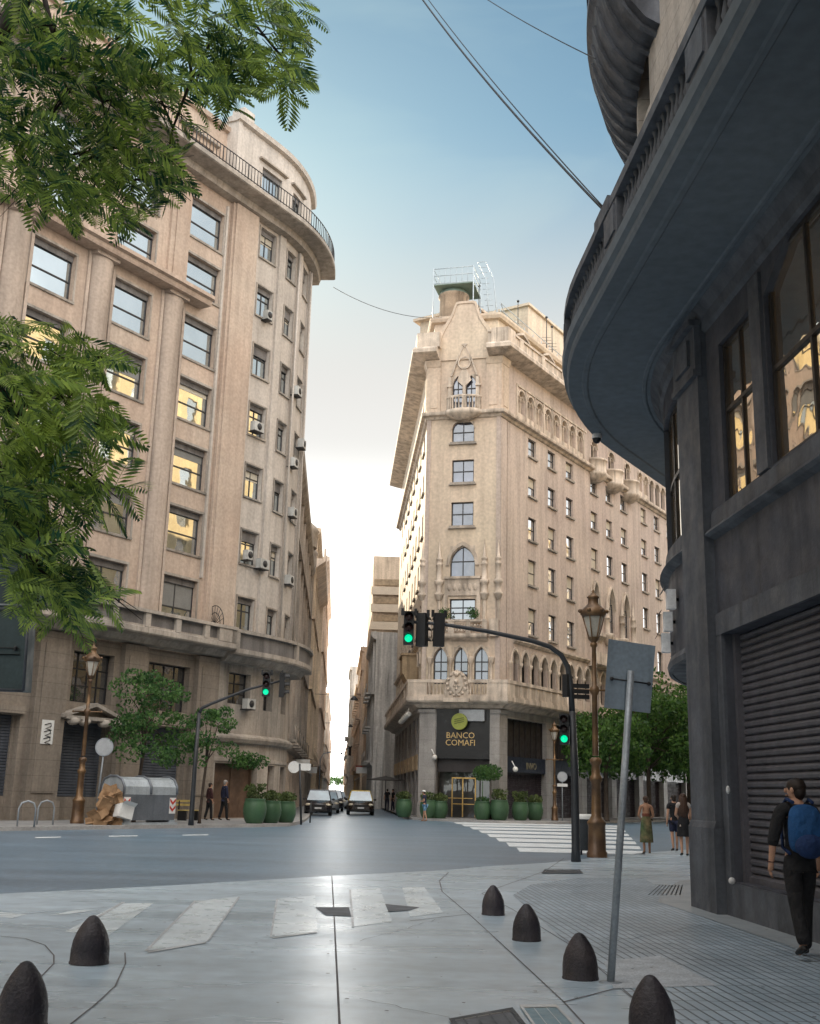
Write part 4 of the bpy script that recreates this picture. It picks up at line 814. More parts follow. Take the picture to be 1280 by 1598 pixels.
# ---------------------------------------------------------------- ground
M_asph = mat('asphalt', (.125, .19, .255), .34, .09, .5, 0, .2, bscale=90, fine=.2, rv=(.95, 1.05), drag=(.12, .9, 1), spec=.6, tint=(.15, .205, .265))
def sheet(name, pts, z, mt, kind='structure'):
    m = MB(); m.add([(x, y, z) for x, y in pts], [tuple(range(len(pts)))]); o = m.build(name, [mt]); o['kind'] = kind; return o
def prism(m, pts, z0, z1):
    n = len(pts); m.add([(x, y, z0) for x, y in pts] + [(x, y, z1) for x, y in pts], [tuple(range(n, 2 * n))] + [(i, (i + 1) % n, (i + 1) % n + n, i + n) for i in range(n)])
sheet('road', [(-1200, -1200), (1200, -1200), (1200, 1200), (-1200, 1200)], 0, M_asph)
M_conc = mat('plaza_concrete', (.46, .56, .64), .29, .08, .3, 0, .1, bscale=70, spec=.9, rv=(.85, 1.15), drag=(.3, 1.3, 1), tint=(.35, .43, .49), fine=.13)
n, l = M_conc.node_tree.nodes, M_conc.node_tree.links
edge = [(-40, -22), (-20, .6), (-9, 13.2), (-5.87, 17.23), (-3.94, 19.2), (-1.53, 22.2), (1.03, 25.0), (1.97, 26.6), (3.6, 28.6), (5.2, 31.4), (7.3, 34.9), (12, 42.2), (18, 51.5), (28, 67.2)]
sheet('plaza_pavement', edge + [(34, 62), (20, 20), (20, -40), (-40, -40)], .004, M_conc)
M_tile = bpy.data.materials.new('ribbed_pavement_tiles'); M_tile.use_nodes = True
n, l = M_tile.node_tree.nodes, M_tile.node_tree.links; b = n['Principled BSDF']; geo = n.new('ShaderNodeNewGeometry'); mp = n.new('ShaderNodeMapping'); mp.inputs['Rotation'].default_value = (0, 0, math.radians(-(90 - AS)) - .0)
l.new(geo.outputs['Position'], mp.inputs['Vector']); br = n.new('ShaderNodeTexBrick'); l.new(mp.outputs[0], br.inputs['Vector'])
br.offset = 0.0; br.inputs['Scale'].default_value = 1.0; br.inputs['Brick Width'].default_value = .4; br.inputs['Row Height'].default_value = .10; br.inputs['Mortar Size'].default_value = .012; br.inputs['Mortar Smooth'].default_value = .4
br.inputs['Color1'].default_value = (.28, .35, .41, 1); br.inputs['Color2'].default_value = (.36, .43, .49, 1); br.inputs['Mortar'].default_value = (.10, .12, .14, 1)
nz = n.new('ShaderNodeTexNoise'); nz.inputs['Scale'].default_value = .5; nz.inputs['Detail'].default_value = 6; l.new(geo.outputs['Position'], nz.inputs['Vector']); mr_ = n.new('ShaderNodeMapRange'); mr_.inputs[1].default_value = .3; mr_.inputs[2].default_value = .7; mr_.inputs[3].default_value = .75; mr_.inputs[4].default_value = 1.25; l.new(nz.outputs['Fac'], mr_.inputs[0])
sc_ = n.new('ShaderNodeVectorMath'); sc_.operation = 'SCALE'; l.new(br.outputs['Color'], sc_.inputs[0]); l.new(mr_.outputs[0], sc_.inputs['Scale']); l.new(sc_.outputs[0], b.inputs['Base Color']); b.inputs['Roughness'].default_value = .4
bp = n.new('ShaderNodeBump'); bp.invert = True; bp.inputs['Strength'].default_value = .6; bp.inputs['Distance'].default_value = .008; l.new(br.outputs['Fac'], bp.inputs['Height']); l.new(bp.outputs[0], b.inputs['Normal'])
sheet('tiled_pavement', [(1.85, 19.2), (2.4, 21.5), (3.6, 23.6), (5.0, 24.0), (4.55, 18.5), (4.48, 17.2), (5.3, 3), (5.4, -10), (2.3, -10), (1.92, 9.8)], .008, M_tile)
M_kerb = mat('kerb_stone', (.34, .33, .32), .7, .15, 1, 0, .2); M_walk = mat('pavement_slabs', (.25, .25, .25), .6, .15, .8, 0, .3)
lk = [(-45, -11.2), (-29.5, 13.2), (-13.4, 38.4), (-9.0, 45.0), (-6.2, 48.7), (-5.0, 51.2), (-4.85, 55), (-5.1, 62), (-5.6, 70), (-7.85, 108), (-36.5, 600)]
m = MB(); prism(m, lk + [(-60, 600), (-70, 0)], 0, .13); struct(m.build('left_pavement', [M_walk]))
def kerbline(pts, inward):
    m = MB()
    for (x0, y0), (x1, y1) in zip(pts[:-1], pts[1:]):
        d = Vector((x1 - x0, y1 - y0)).normalized(); nn = Vector((-d.y, d.x)) * inward * .18
        m.add([(x0, y0, 0), (x1, y1, 0), (x1 + nn.x, y1 + nn.y, 0), (x0 + nn.x, y0 + nn.y, 0), (x0, y0, .134), (x1, y1, .134), (x1 + nn.x, y1 + nn.y, .134), (x0 + nn.x, y0 + nn.y, .134)], [(0, 1, 5, 4), (4, 5, 6, 7), (2, 3, 7, 6)])
    return struct(m.build('kerb', [M_kerb]))
kerbline([(x + .01, y - .01) for x, y in lk], 1)
rk = [(-31, 600), (-2.0, 110), (-.05, 76), (.1, 71.5), (.6, 69.0), (2.0, 67.6), (5.8, 66.5), (7.8, 66.6), (9.3, 68.0), (47, 127.0), (75, 171)]
m = MB(); prism(m, rk[::-1] + [(-10, 600), (200, 500), (200, 200)][::-1], 0, .13); struct(m.build('right_pavement', [M_walk]))
kerbline([(x - .005, y - .01) for x, y in rk], 1)
# expansion joints and cracks
m = MB()
def line(pts, w=.02, z=.0085):
    for p, q in zip(pts[:-1], pts[1:]):
        p, q = Vector(p), Vector(q); d = (q - p).normalized(); k = Vector((-d.y, d.x)) * w / 2; p = p - d * w * .3; q = q + d * w * .3
        m.add([(p.x + k.x, p.y + k.y, z), (q.x + k.x, q.y + k.y, z), (q.x - k.x, q.y - k.y, z), (p.x - k.x, p.y - k.y, z)], [(0, 1, 2, 3)])
G2 = lambda u, v: tuple(gz(u, v)[:2])
line([G2(518, 1368), G2(522, 1440), G2(526, 1520), G2(532, 1640)], .018)
line([G2(690, 1392), G2(735, 1430), G2(800, 1490), G2(880, 1565), G2(935, 1625)], .014)
line([G2(690, 1392), G2(686, 1375), G2(700, 1362)], .02)
line([G2(752, 1395), G2(800, 1420), G2(900, 1482), G2(990, 1560), G2(1040, 1620)], .012)
line([G2(640, 1438), G2(690, 1432), G2(736, 1427)], .02); line([G2(880, 1565), G2(930, 1552), G2(975, 1540)], .02)
line([G2(195, 1488), G2(196, 1505), G2(180, 1540), G2(150, 1568), G2(110, 1600)], .014)
line([G2(0, 1462), G2(40, 1466), G2(70, 1476), G2(84, 1492), G2(84, 1505), G2(60, 1530)], .014)
line([G2(0, 1430), G2(250, 1410)], .012); line([G2(880, 1340), G2(850, 1360), G2(752, 1395)], .014)
struct(m.build('pavement_joints', [mat('joint_dark', (.13, .125, .13), .9)]))
# worn zebra stripes on the near concrete
M_wp = mat('worn_white_paint', (.70, .77, .80), .3, .10, 1.1, 0, .1, spec=.8, tint=(.52, .60, .65), fine=.1)
for q in (((101, 1455), (186, 1411), (240, 1410), (167, 1463)), ((227, 1485), (306, 1407), (372, 1400), (322, 1471)), ((421, 1463), (432, 1403), (492, 1398), (495, 1455)), ((552, 1447), (547, 1389), (593, 1387), (612, 1439)), ((640, 1432), (628, 1386), (662, 1385), (692, 1425)), ((75, 1430), (120, 1421), (150, 1421), (110, 1427)), ((0, 1432), (0, 1424), (42, 1428), (18, 1434))):
    sheet('road_marking', [G2(*p) for p in q], .008, M_wp)
M_wo = mat('worn_white_outline', (.42, .44, .46), .4, .2, 2)
M_patch = mat('dark_asphalt_patch', (.11, .115, .125), .7, .3, 5)
sheet('road_patch', [G2(492, 1417), G2(545, 1417), G2(548, 1431), G2(508, 1429)], .0125, M_patch); sheet('road_patch', [G2(601, 1412), G2(655, 1417), G2(640, 1422), G2(606, 1424)], .0125, M_patch)
for q in (((118, 1451), (190, 1409), (196, 1409), (124, 1451)), ((225, 1486), (303, 1407), (307, 1407), (230, 1486)), ((322, 1471), (372, 1400), (375, 1401), (326, 1470)), ((421, 1464), (431, 1404), (434, 1404), (424, 1464)), ((549, 1448), (545, 1390), (548, 1390), (553, 1448)), ((230, 1486), (322, 1471), (322, 1473), (230, 1489)), ((424, 1464), (495, 1455), (495, 1457), (424, 1466))):
    sheet('road_marking_edge', [G2(*p) for p in q], .0115, M_wo)
r6 = random.Random(3); m = MB()
for _ in range(420):     # flattened chewing gum, grit and specks
    x, y = r6.uniform(-4, 5), r6.uniform(8, 26) ; rr = r6.uniform(.006, .022); n_ = 7; z_ = .0175
    m.add([(x + rr * math.cos(6.283 * i / n_) * r6.uniform(.7, 1.2), y + rr * math.sin(6.283 * i / n_) * r6.uniform(.7, 1.2), z_) for i in range(n_)], [tuple(range(n_))])
tag(m.build('pavement_specks', [mat('grimy_speck', (.14, .15, .16), .8)]), kind='stuff')
m = MB()
def crack(u0, v0, u1, v1, n_=14, j=3.0, w=.008):
    pts = []
    for i in range(n_ + 1):
        f = i / n_; pts.append(G2(u0 + (u1 - u0) * f + r6.uniform(-j, j), v0 + (v1 - v0) * f + r6.uniform(-j, j) * .35))
    line(pts, w, .0125)
crack(110, 1440, 420, 1390); crack(560, 1470, 690, 1434); crack(655, 1365, 560, 1372, 8); crack(560, 1560, 700, 1590, 10); crack(960, 1470, 1100, 1445, 10); crack(870, 1390, 1010, 1370, 10, 2)
struct(m.build('pavement_cracks', [mat('crack_dark', (.16, .17, .18), .9)]))
# zebra across the avenue
M_wz = mat('zebra_white_paint', (.62, .66, .68), .5, .12, 1.5, fine=.2)
for (u, v, t) in ((708, 1284.5, 1.3), (720, 1288, 1.5), (733, 1292.5, 1.8), (747, 1298, 2.1), (760, 1304, 2.4), (774, 1310.5, 2.7), (790, 1318, 3.1), (806, 1326, 3.4)):
    ue = 968 + (v - 1285) * .9
    sheet('zebra_stripe', [G2(u, v - t), G2(ue, v - t * .8 + 5), G2(ue + 3, v + t * .8 + 5), G2(u + 5, v + t)], .004, M_wz)
sheet('lane_line', [G2(55, 1306.5), G2(95, 1305.8), G2(95, 1307.2), G2(55, 1308)], .004, M_wz); sheet('lane_line', [G2(170, 1304.5), G2(215, 1303.8), G2(215, 1305.0), G2(170, 1305.8)], .004, M_wz); sheet('lane_line', [G2(285, 1302.8), G2(325, 1302.2), G2(325, 1303.4), G2(285, 1304)], .004, M_wz)
# pale patch in the tiles, ramp ribs, wall strip
sheet('pavement_patch', [G2(942, 1502), G2(1030, 1493), G2(1120, 1540), G2(958, 1545)], .012, mat('pale_patch', (.40, .43, .46), .5, .15, 4, fine=.3))
m = MB()
for i in range(8):
    a, b = G2(1012 + i * 7, 1398), G2(1030 + i * 5, 1382); line([a, b], .022, .0125)
struct(m.build('ramp_ribs', [mat('rib_dark', (.12, .13, .14), .8)]))
sheet('wall_strip', [(4.1, 18.6), (4.6, 20.6), (5.6, 23.4), (6.6, 24.6), (7.2, 24.2), (6.0, 21.4), (4.9, 17.4), (5.9, 2), (5.25, 2), (4.2, 17.2)], .0125, mat('smooth_cement', (.31, .34, .36), .4, .1, .6, fine=.06))
# utility covers at the bottom edge
def cover(label, q, mts, n_, cat='cover'):
    P4 = [Vector((*G2(*p), 0)) for p in q]; c = sum(P4, Vector()) / 4; t = thing('utility_cover', label, cat, c); m = MB()
    def pt(a, b, z): p = P4[0].lerp(P4[1], a).lerp(P4[3].lerp(P4[2], a), b) - c; return (p.x, p.y, z)
    e = .07
    for (a0, a1, b0, b1) in ((0, 1, 0, e), (0, 1, 1 - e, 1), (0, e, e, 1 - e), (1 - e, 1, e, 1 - e)): m.add([pt(a0, b0, .02), pt(a1, b0, .02), pt(a1, b1, .02), pt(a0, b1, .02)], [(0, 1, 2, 3)])
    m.build('frame', [mts[0]], t); m = MB(); m.add([pt(e, e, .014), pt(1 - e, e, .014), pt(1 - e, 1 - e, .014), pt(e, 1 - e, .014)], [(0, 1, 2, 3)]); m.build('plate', [mts[1]], t)
    m = MB()
    for i in range(1, n_): a = i / n_; m.add([pt(a - .012, e, .018), pt(a + .012, e, .018), pt(a + .012, 1 - e, .018), pt(a - .012, 1 - e, .018)], [(0, 1, 2, 3)])
    m.build('seam', [mts[2]], t)
M_st = mat('steel_edge', (.55, .57, .58), .4, .15, 3, metal=.3); M_cast = mat('cast_iron_plate', (.05, .055, .06), .6, .25, 3); M_bl = mat('blue_grey_plate', (.17, .25, .29), .5, .15, 3)
cover('dark cast iron cover at the bottom edge, left of the pale one', ((700, 1594), (800, 1576), (850, 1640), (740, 1650)), (M_cast, M_patch, M_cast), 5)
cover('pale blue grey cover with white seams at the bottom edge', ((810, 1572), (868, 1571), (935, 1640), (860, 1645)), (M_st, M_bl, M_st), 3)
cover('small drain cover in the pavement before the black signal pole', ((850, 1358), (905, 1358), (910, 1364), (845, 1364)), (M_cast, M_cast, M_cast), 4)
# ---------------------------------------------------------------- foliage helpers
def leafmat(name, a, b, c=None):
    if name in MATS: return MATS[name]
    m = bpy.data.materials.new(name); m.use_nodes = True; MATS[name] = m; n, l = m.node_tree.nodes, m.node_tree.links; bs = n['Principled BSDF']
    geo = n.new('ShaderNodeNewGeometry'); t = n.new('ShaderNodeTexNoise'); t.inputs['Scale'].default_value = 1.3; t.inputs['Detail'].default_value = 3; l.new(geo.outputs['Position'], t.inputs['Vector'])
    ad = n.new('ShaderNodeMath'); ad.operation = 'ADD'; l.new(t.outputs['Fac'], ad.inputs[0]); k = n.new('ShaderNodeMath'); k.operation = 'MULTIPLY_ADD'; l.new(geo.outputs['Random Per Island'], k.inputs[0]); k.inputs[1].default_value = .4; k.inputs[2].default_value = -.2; l.new(k.outputs[0], ad.inputs[1])
    r = n.new('ShaderNodeValToRGB'); r.color_ramp.elements[0].position = .3; r.color_ramp.elements[0].color = (*a, 1); r.color_ramp.elements[1].position = .72; r.color_ramp.elements[1].color = (*b, 1); l.new(ad.outputs[0], r.inputs[0])
    l.new(r.outputs[0], bs.inputs['Base Color']); bs.inputs['Roughness'].default_value = .5; bs.inputs['Specular IOR Level'].default_value = .35
    tr = n.new('ShaderNodeBsdfTranslucent'); l.new(r.outputs[0], tr.inputs['Color']); mx = n.new('ShaderNodeMixShader'); mx.inputs[0].default_value = .45; l.new(bs.outputs[0], mx.inputs[1]); l.new(tr.outputs[0], mx.inputs[2]); l.new(mx.outputs[0], n['Material Output'].inputs['Surface'])
    return m
L_far = leafmat('avenue_leaves', (.025, .07, .018), (.10, .20, .04)); L_near = leafmat('feathery_leaves', (.02, .08, .04), (.42, .56, .11)); L_sm = leafmat('small_tree_leaves', (.03, .09, .03), (.11, .22, .06)); L_bush = leafmat('planter_leaves', (.05, .08, .025), (.17, .22, .08))
M_bark = mat('bark', (.06, .045, .035), .9, .3, 3, 0, .5, 20); M_barkd = mat('dark_bark', (.03, .025, .022), .9, .3, 3)
def leaves(m, c, r, n, size, shell=.55, flat=.0):
    c = Vector(c)
    for _ in range(n):
        d = Vector((rnd.gauss(0, 1), rnd.gauss(0, 1), rnd.gauss(0, 1))).normalized() * (shell + (1 - shell) * rnd.random() ** .5)
        p = c + Vector((d.x * r[0], d.y * r[1], d.z * r[2])); a = Vector((rnd.gauss(0, 1), rnd.gauss(0, 1), rnd.gauss(0, 1) * .6)).normalized(); b = a.orthogonal().normalized(); b.rotate(Matrix.Rotation(rnd.uniform(0, 6.3), 3, a)); s = size * rnd.uniform(.6, 1.3)
        m.add([p - b * s * .5, p + a.cross(b) * s * .28, p + b * s * .5, p - a.cross(b) * s * .28], [(0, 1, 2, 3)])
def tree(name, label, loc, h, cz, R, group=None, lm=None, nl=26, size=.28, dens=120, seed=0, trunk=.16, sq=1.0, lean=(0, 0)):
    r = random.Random(seed); t = thing(name, label, 'tree', loc, 0, group); m = MB(); top = Vector((lean[0], lean[1], cz))
    m.tube([(0, 0, 0), (0, 0, .15), (lean[0] * .3, lean[1] * .3, cz * .4), tuple(top * .8), tuple(top)], [trunk * 1.5, trunk * 1.1, trunk, trunk * .8, trunk * .6], 9)
    cl = []
    for i in range(nl):
        a = r.uniform(0, 6.283); e = r.uniform(-.75, 1); q = r.uniform(.45, .95); p = top + Vector((math.cos(a) * R * q * math.sqrt(1 - e * e * .7), math.sin(a) * R * q * math.sqrt(1 - e * e * .7), e * (h - cz) * q)); cl.append(p)
        if i % 2 == 0: m.tube([tuple(top * r.uniform(.6, .95)), tuple((top + p) / 2 + Vector((0, 0, -.1))), tuple(p)], [trunk * .45, trunk * .28, trunk * .08], 5)
    m.build('trunk', [M_bark], t); m = MB()
    for p in cl: k = R * r.uniform(.24, .4); leaves(m, p, (k, k, k * .7 * sq), dens, size)
    m.build('crown', [lm or L_far], t); return t
tree('plane_tree', 'nearest leafy tree beside the bank building, right behind the pale signal pole', (12.9, 72.6, .13), 7.2, 4.4, 2.7, 'trees along the avenue', seed=1, nl=34, dens=170)
tree('plane_tree', 'tall dark tree behind the tilted grey sign panel', (17.0, 79.0, .13), 9.6, 5.6, 4.0, 'trees along the avenue', seed=2, nl=46, dens=230, size=.3)
tree('plane_tree', 'large dark green tree just left of the charcoal pier', (21.4, 85.5, .13), 10.6, 6.0, 4.3, 'trees along the avenue', seed=3, nl=50, dens=230, size=.3)
tree('plane_tree', 'farthest avenue tree, mostly hidden by the charcoal pier', (27.0, 94, .13), 10.2, 6.0, 4.2, 'trees along the avenue', seed=4, nl=40, dens=160, size=.32)
tree('young_tree', 'young feathery tree behind the grey waste container', (-10.9, 46.9, .13), 6.6, 4.2, 1.75, 'young trees on the left pavement', L_sm, nl=30, size=.16, dens=170, seed=5, trunk=.07, lean=(.3, 0))
tree('young_tree', 'smaller young tree beside the black left signal pole', (-8.35, 47.6, .13), 5.4, 3.6, 1.25, 'young trees on the left pavement', L_sm, nl=18, size=.15, dens=110, seed=6, trunk=.06, lean=(.15, .2))
for i, (y, x) in enumerate(((560, -33), (590, -36), (540, -29))): tree('street_tree', ['distant tree at the end of the narrow street, left one', 'middle distant tree at the end of the narrow street', 'distant tree at the end of the narrow street, right one'][i], (x, y, 0), 9, 6, 4, 'distant street trees', L_sm, nl=14, size=.6, dens=60, seed=8 + i)
# feathery near tree: trunk outside the left edge, boughs reaching over the picture
def frond(m, p, d, L, r):   # a twice-feathered leaf: stalk with paired blades, each a narrow drooping strip
    d = d.normalized(); side = d.cross(Vector((0, 0, 1))); side = side.normalized() if side.length > 1e-3 else Vector((1, 0, 0)); up = side.cross(d).normalized(); roll = r.uniform(-.9, .9)
    side.rotate(Matrix.Rotation(roll, 3, d)); up.rotate(Matrix.Rotation(roll, 3, d)); n = 11; q = Vector(p)
    for i in range(n):
        t = i / (n - 1); d2 = (d + Vector((0, 0, -.75)) * t * t).normalized(); q2 = q + d2 * L / n
        m.add([q - up * .0035, q + up * .0035, q2 + up * .0035, q2 - up * .0035], [(0, 1, 2, 3)])
        bl = L * .36 * math.sin(math.pi * (.18 + .74 * t)) + .01; w = L * .034
        for s in (-1, 1):
            b = (side * s + d2 * .7 + Vector((0, 0, -.25))).normalized(); e = q2 + b * bl; c = q2 + b * bl * .5 + up * .004; k = b.cross(up).normalized() * w
            m.add([q2, c + k, e, c - k], [(0, 1, 2, 3)])
        q = q2
nt = thing('feathery_tree', 'large feathery leaved tree overhanging the left edge of the view', 'tree', (-7.6, 7.2, 0)); rn = random.Random(12)
def W3p(u, v, Y): return at(u, v, Y)
trk = MB(); o_ = Vector((-7.6, 7.2, 0))
trk.tube([o_, o_ + Vector((.1, 0, .3)), o_ + Vector((.2, .2, 2.2)), o_ + Vector((.5, .3, 4.2))], [.38, .27, .22, .2], 10)
fork = o_ + Vector((.5, .3, 4.2)); limbs = MB(); fr_ = MB()
def bough(pts, r0, r1):
    n = len(pts); limbs.tube(pts, [r0 + (r1 - r0) * i / (n - 1) for i in range(n)], 6)
up1 = W3p(-40, 120, 8.6); up2 = W3p(90, 60, 8.9)
bough([fork, (fork + up1) / 2 + Vector((0, 0, .4)), up1, W3p(60, -40, 8.9), W3p(240, -30, 9.2), W3p(420, -20, 9.6)], .15, .03)
bough([W3p(60, -40, 8.9), W3p(85, 60, 8.8), W3p(90, 100, 8.7), W3p(108, 145, 8.6)], .03, .01); bough([W3p(93, 90, 8.7), W3p(140, 110, 8.7), W3p(160, 160, 8.7), W3p(172, 230, 8.8)], .022, .008)
bough([W3p(240, -30, 9.2), W3p(290, 60, 9.1), W3p(300, 120, 9.0), W3p(270, 200, 8.9), W3p(255, 280, 8.8)], .025, .006); bough([W3p(330, -25, 9.3), W3p(400, 40, 9.3), W3p(440, 90, 9.3), W3p(462, 130, 9.3)], .018, .005)
low = W3p(-40, 560, 8.2); bough([fork, (fork + low) / 2 + Vector((0, 0, .1)), low, W3p(20, 640, 8.3), W3p(60, 680, 8.3), W3p(90, 740, 8.3)], .11, .012)
bough([W3p(20, 640, 8.3), W3p(70, 620, 8.4), W3p(120, 590, 8.5), W3p(160, 560, 8.5)], .02, .006); bough([low, W3p(10, 780, 8.1), W3p(50, 880, 8.1), W3p(90, 910, 8.1)], .03, .008)
clumps = [  # u, v, radius px, number of leaves
 (-10, 20, 90, 60), (60, 40, 90, 70), (130, 60, 90, 70), (200, 50, 90, 70), (270, 60, 80, 60), (340, 50, 75, 60), (400, 50, 60, 48), (440, 20, 45, 30), (20, 130, 90, 70), (90, 160, 90, 75), (170, 170, 90, 75), (240, 160, 70, 50), (310, 120, 60, 45), (370, 110, 50, 34), (430, 100, 40, 24), (455, 125, 24, 12),
 (-10, 230, 60, 36), (60, 240, 70, 55), (130, 250, 75, 65), (200, 250, 70, 60), (250, 260, 45, 34), (235, 305, 36, 18), (140, 310, 50, 28), (90, 300, 40, 18), (30, 290, 26, 9), (195, 320, 30, 12),
 (-20, 540, 60, 44), (30, 540, 55, 44), (90, 560, 50, 40), (140, 560, 42, 28), (-10, 620, 65, 55), (50, 630, 60, 55), (110, 640, 50, 42), (150, 660, 40, 24), (0, 710, 65, 55), (60, 720, 55, 48), (110, 740, 42, 28), (160, 755, 36, 16), (20, 790, 50, 34), (75, 790, 36, 18), (-20, 800, 50, 30),
 (30, 875, 34, 20), (80, 890, 45, 40), (120, 900, 38, 28), (60, 925, 42, 34), (105, 945, 30, 20), (150, 915, 20, 8), (60, 830, 36, 14), (130, 800, 26, 8)]
bp_ = [tuple(p) for p in limbs.v[::6]]
for (u, v, rp, k) in clumps:
    c_ = W3p(u, v, 8.7 - (.4 if v > 450 else 0)); nb_ = min((Vector(p) for p in bp_), key=lambda p: (p - c_).length); md = (nb_ + c_) / 2 + Vector((rn.uniform(-.1, .1), rn.uniform(-.1, .1), .08)); limbs.tube([nb_, md, c_, c_ + (c_ - md) * .5 + Vector((0, 0, -.06))], [.014, .011, .007, .003], 5)
    for _q in range(2): e_ = c_ + Vector((rn.uniform(-.3, .4), rn.uniform(-.2, .2), rn.uniform(-.3, .15))); limbs.tube([md.lerp(c_, .5), (md + e_) / 2, e_], [.007, .005, .002], 4)
    for _ in range(int(k * .55)):
        a = rn.uniform(0, 6.283); q = math.sqrt(rn.random()); Y = 8.7 + rn.gauss(0, .45) - (.4 if v > 450 else 0)
        p = W3p(u + math.cos(a) * rp * q, v + math.sin(a) * rp * q, Y); dd = Vector((rn.gauss(.45, .6), rn.gauss(-.1, .6), rn.gauss(-.25, .4)))
        frond(fr_, p - dd.normalized() * .1, dd, rn.uniform(.30, .46), rn)
for m_, nm, mt in ((trk, 'trunk', M_bark), (limbs, 'limb', M_barkd), (fr_, 'crown', L_near)): m_.build(nm, [mt], nt, True)
# ---------------------------------------------------------------- street lamps
M_brz = mat('bronze_paint', (.09, .052, .03), .4, .3, 4, 0, .2, 30, metal=.35, spec=.6, tint=(.20, .115, .05)); M_lglass = mat('lamp_glass', (.45, .43, .38), .25, .1, 4)
def lamp_post(label, loc, h, arms=True):
    t = thing('street_lamp', label, 'street lamp', loc, 0, 'ornate bronze street lamps'); k = h / 7.2
    def L(p): return [(r * k, z * k) for r, z in p]
    m = MB(); m.lathe(L([(.27, 0), (.27, .12), (.24, .16), (.23, .8), (.25, .85), (.25, .9), (.18, .97), (.14, 1.05), (.125, 1.5), (.13, 1.9), (.17, 1.96), (.17, 2.04), (.12, 2.1), (.11, 2.35), (.16, 2.42), (.16, 2.5), (.09, 2.56)]), n=16); m.build('base', [M_brz], t)
    m = MB(); m.lathe(L([(.085, 2.6), (.075, 4.2), (.12, 4.26), (.14, 4.34), (.12, 4.42), (.07, 4.46), (.06, 5.5), (.10, 5.54), (.10, 5.6), (.05, 5.66), (.045, 5.75)]), n=12); m.build('shaft', [M_brz], t)
    if arms:
        m = MB(); m.tube([(-.55 * k, 0, 4.34 * k), (.55 * k, 0, 4.34 * k)], .03 * k, 6); [m.blob(Vector((q * k, 0, 4.34 * k)), (.05 * k,) * 3, 5) for q in (-.57, .57)]; m.build('ladder_bar', [M_brz], t)
    m = MB(); m.lathe(L([(.05, 5.62), (.13, 5.7), (.16, 5.78)]), n=8)
    for i in range(6): a = i * math.pi / 3; c, s = math.cos(a) * k, math.sin(a) * k; m.tube([(.13 * c, .13 * s, 5.72 * k), (.16 * c, .16 * s, 5.85 * k), (.3 * c, .3 * s, 6.35 * k)], .018 * k, 5); m.blob(Vector((.36 * c, .36 * s, 6.5 * k)), (.07 * k, .07 * k, .06 * k), 5)
    m.lathe(L([(.3, 6.34), (.36, 6.4), (.36, 6.5), (.24, 6.62), (.15, 6.7), (.14, 6.85), (.18, 6.88), (.15, 6.92), (.08, 6.98), (.04, 7.02), (.05, 7.06), (.015, 7.1), (.01, 7.25)]), n=12); ln = m.build('lantern', [M_brz], t)
    m = MB(); m.lathe(L([(.10, 5.78), (.15, 5.9), (.27, 6.34)]), n=6, smooth=False); m.build('glass', [M_lglass], ln)
    return t
b = gz(932, 1338); lamp_post('largest bronze street lamp with ornate lantern, right of the black signal pole', b, at(925, 915, b.y).z)
b = gz(120, 1285, .13); lamp_post('bronze street lamp on the left pavement beside the cardboard heap', b, at(145, 1000, b.y).z - .13)
b = Vector((9.45, 71.2, .13)); lamp_post('small looking bronze street lamp beside the shuttered wall of the bank building', b, 6.1)
# ---------------------------------------------------------------- traffic signals
M_pole = mat('black_pole', (.022, .025, .03), .45, .2, 4, spec=.5); M_head = mat('black_signal_housing', (.015, .016, .018), .5, .15, 4); M_lens = mat('unlit_lens', (.03, .012, .012), .3, .2, 4)
E_gr = emis('green_light', (.0, .42, .20), 1.0)
def signal_head(t, M, lit=True, k=1.0, board=True, only=None):
    m = MB()
    m.box(-.13 * k, .13 * k, -.09 * k, .09 * k, -.42 * k, .42 * k, M)
    if board:
        for q in ((-.2, -.13, .32, .5), (.13, .2, .32, .5)): m.box(q[0] * k, q[1] * k, -.02, .02, q[2] * k, q[3] * k, M)
    for z in (.27, 0, -.27):   # visors
        pts = [M @ Vector((math.cos(a) * .115 * k, yy * k, z * k + math.sin(a) * .115 * k)) for yy in (-.09, -.27) for a in [math.pi * (i / 8) for i in range(9)]]; m.add(pts, [(i, i + 1, i + 10, i + 9) for i in range(8)])
    h = m.build('signal_head', [M_head], t)
    for j, z in enumerate((.27, 0, -.27)):
        m = MB(); m.lathe([(.10 * k, 0), (.09 * k, .02 * k), (.05 * k, .035 * k), (.001, .04 * k)], n=14, M=M @ Matrix.Translation((0, -.092 * k, z * k)) @ Matrix.Rotation(math.pi / 2, 4, 'X')); m.build('green_lens' if (lit and j == 2) else 'lens', [E_gr if (lit and j == 2) else M_lens], h)
Tr = Matrix.Translation; Rz = lambda a: Matrix.Rotation(a, 4, 'Z')
b = gz(899, 1345); t = thing('traffic_signal', 'black traffic signal with a long curved arm carrying three heads over the street', 'traffic signal', b)
rel = lambda u, v, Y=None: at(u, v, Y or b.y) - b
m = MB(); m.tube([(0, 0, 0), (0, 0, .3), rel(897, 1200), rel(893, 1110)], [.13, .11, .1, .085], 12); m.build('pole', [M_pole], t)
m = MB(); m.tube([rel(893, 1112), rel(891, 1070), rel(886, 1040), rel(876, 1022), rel(858, 1009), rel(830, 1000), rel(760, 985), rel(690, 974), rel(636, 970)], [.08, .075, .07, .068, .065, .062, .055, .045, .04], 10); m.build('arm', [M_pole], t)
for (u, v, a, lit) in ((638, 980, 0.0, True), (659, 983, 2.6, False), (685, 983, 3.4, False)):
    p = rel(u, v); signal_head(t, Tr(p) @ Rz(a), lit, 1.05); m = MB(); m.tube([p + Vector((0, .02, .42)), p + Vector((0, .02, .2))], .03, 6); m.build('bracket', [M_pole], t)
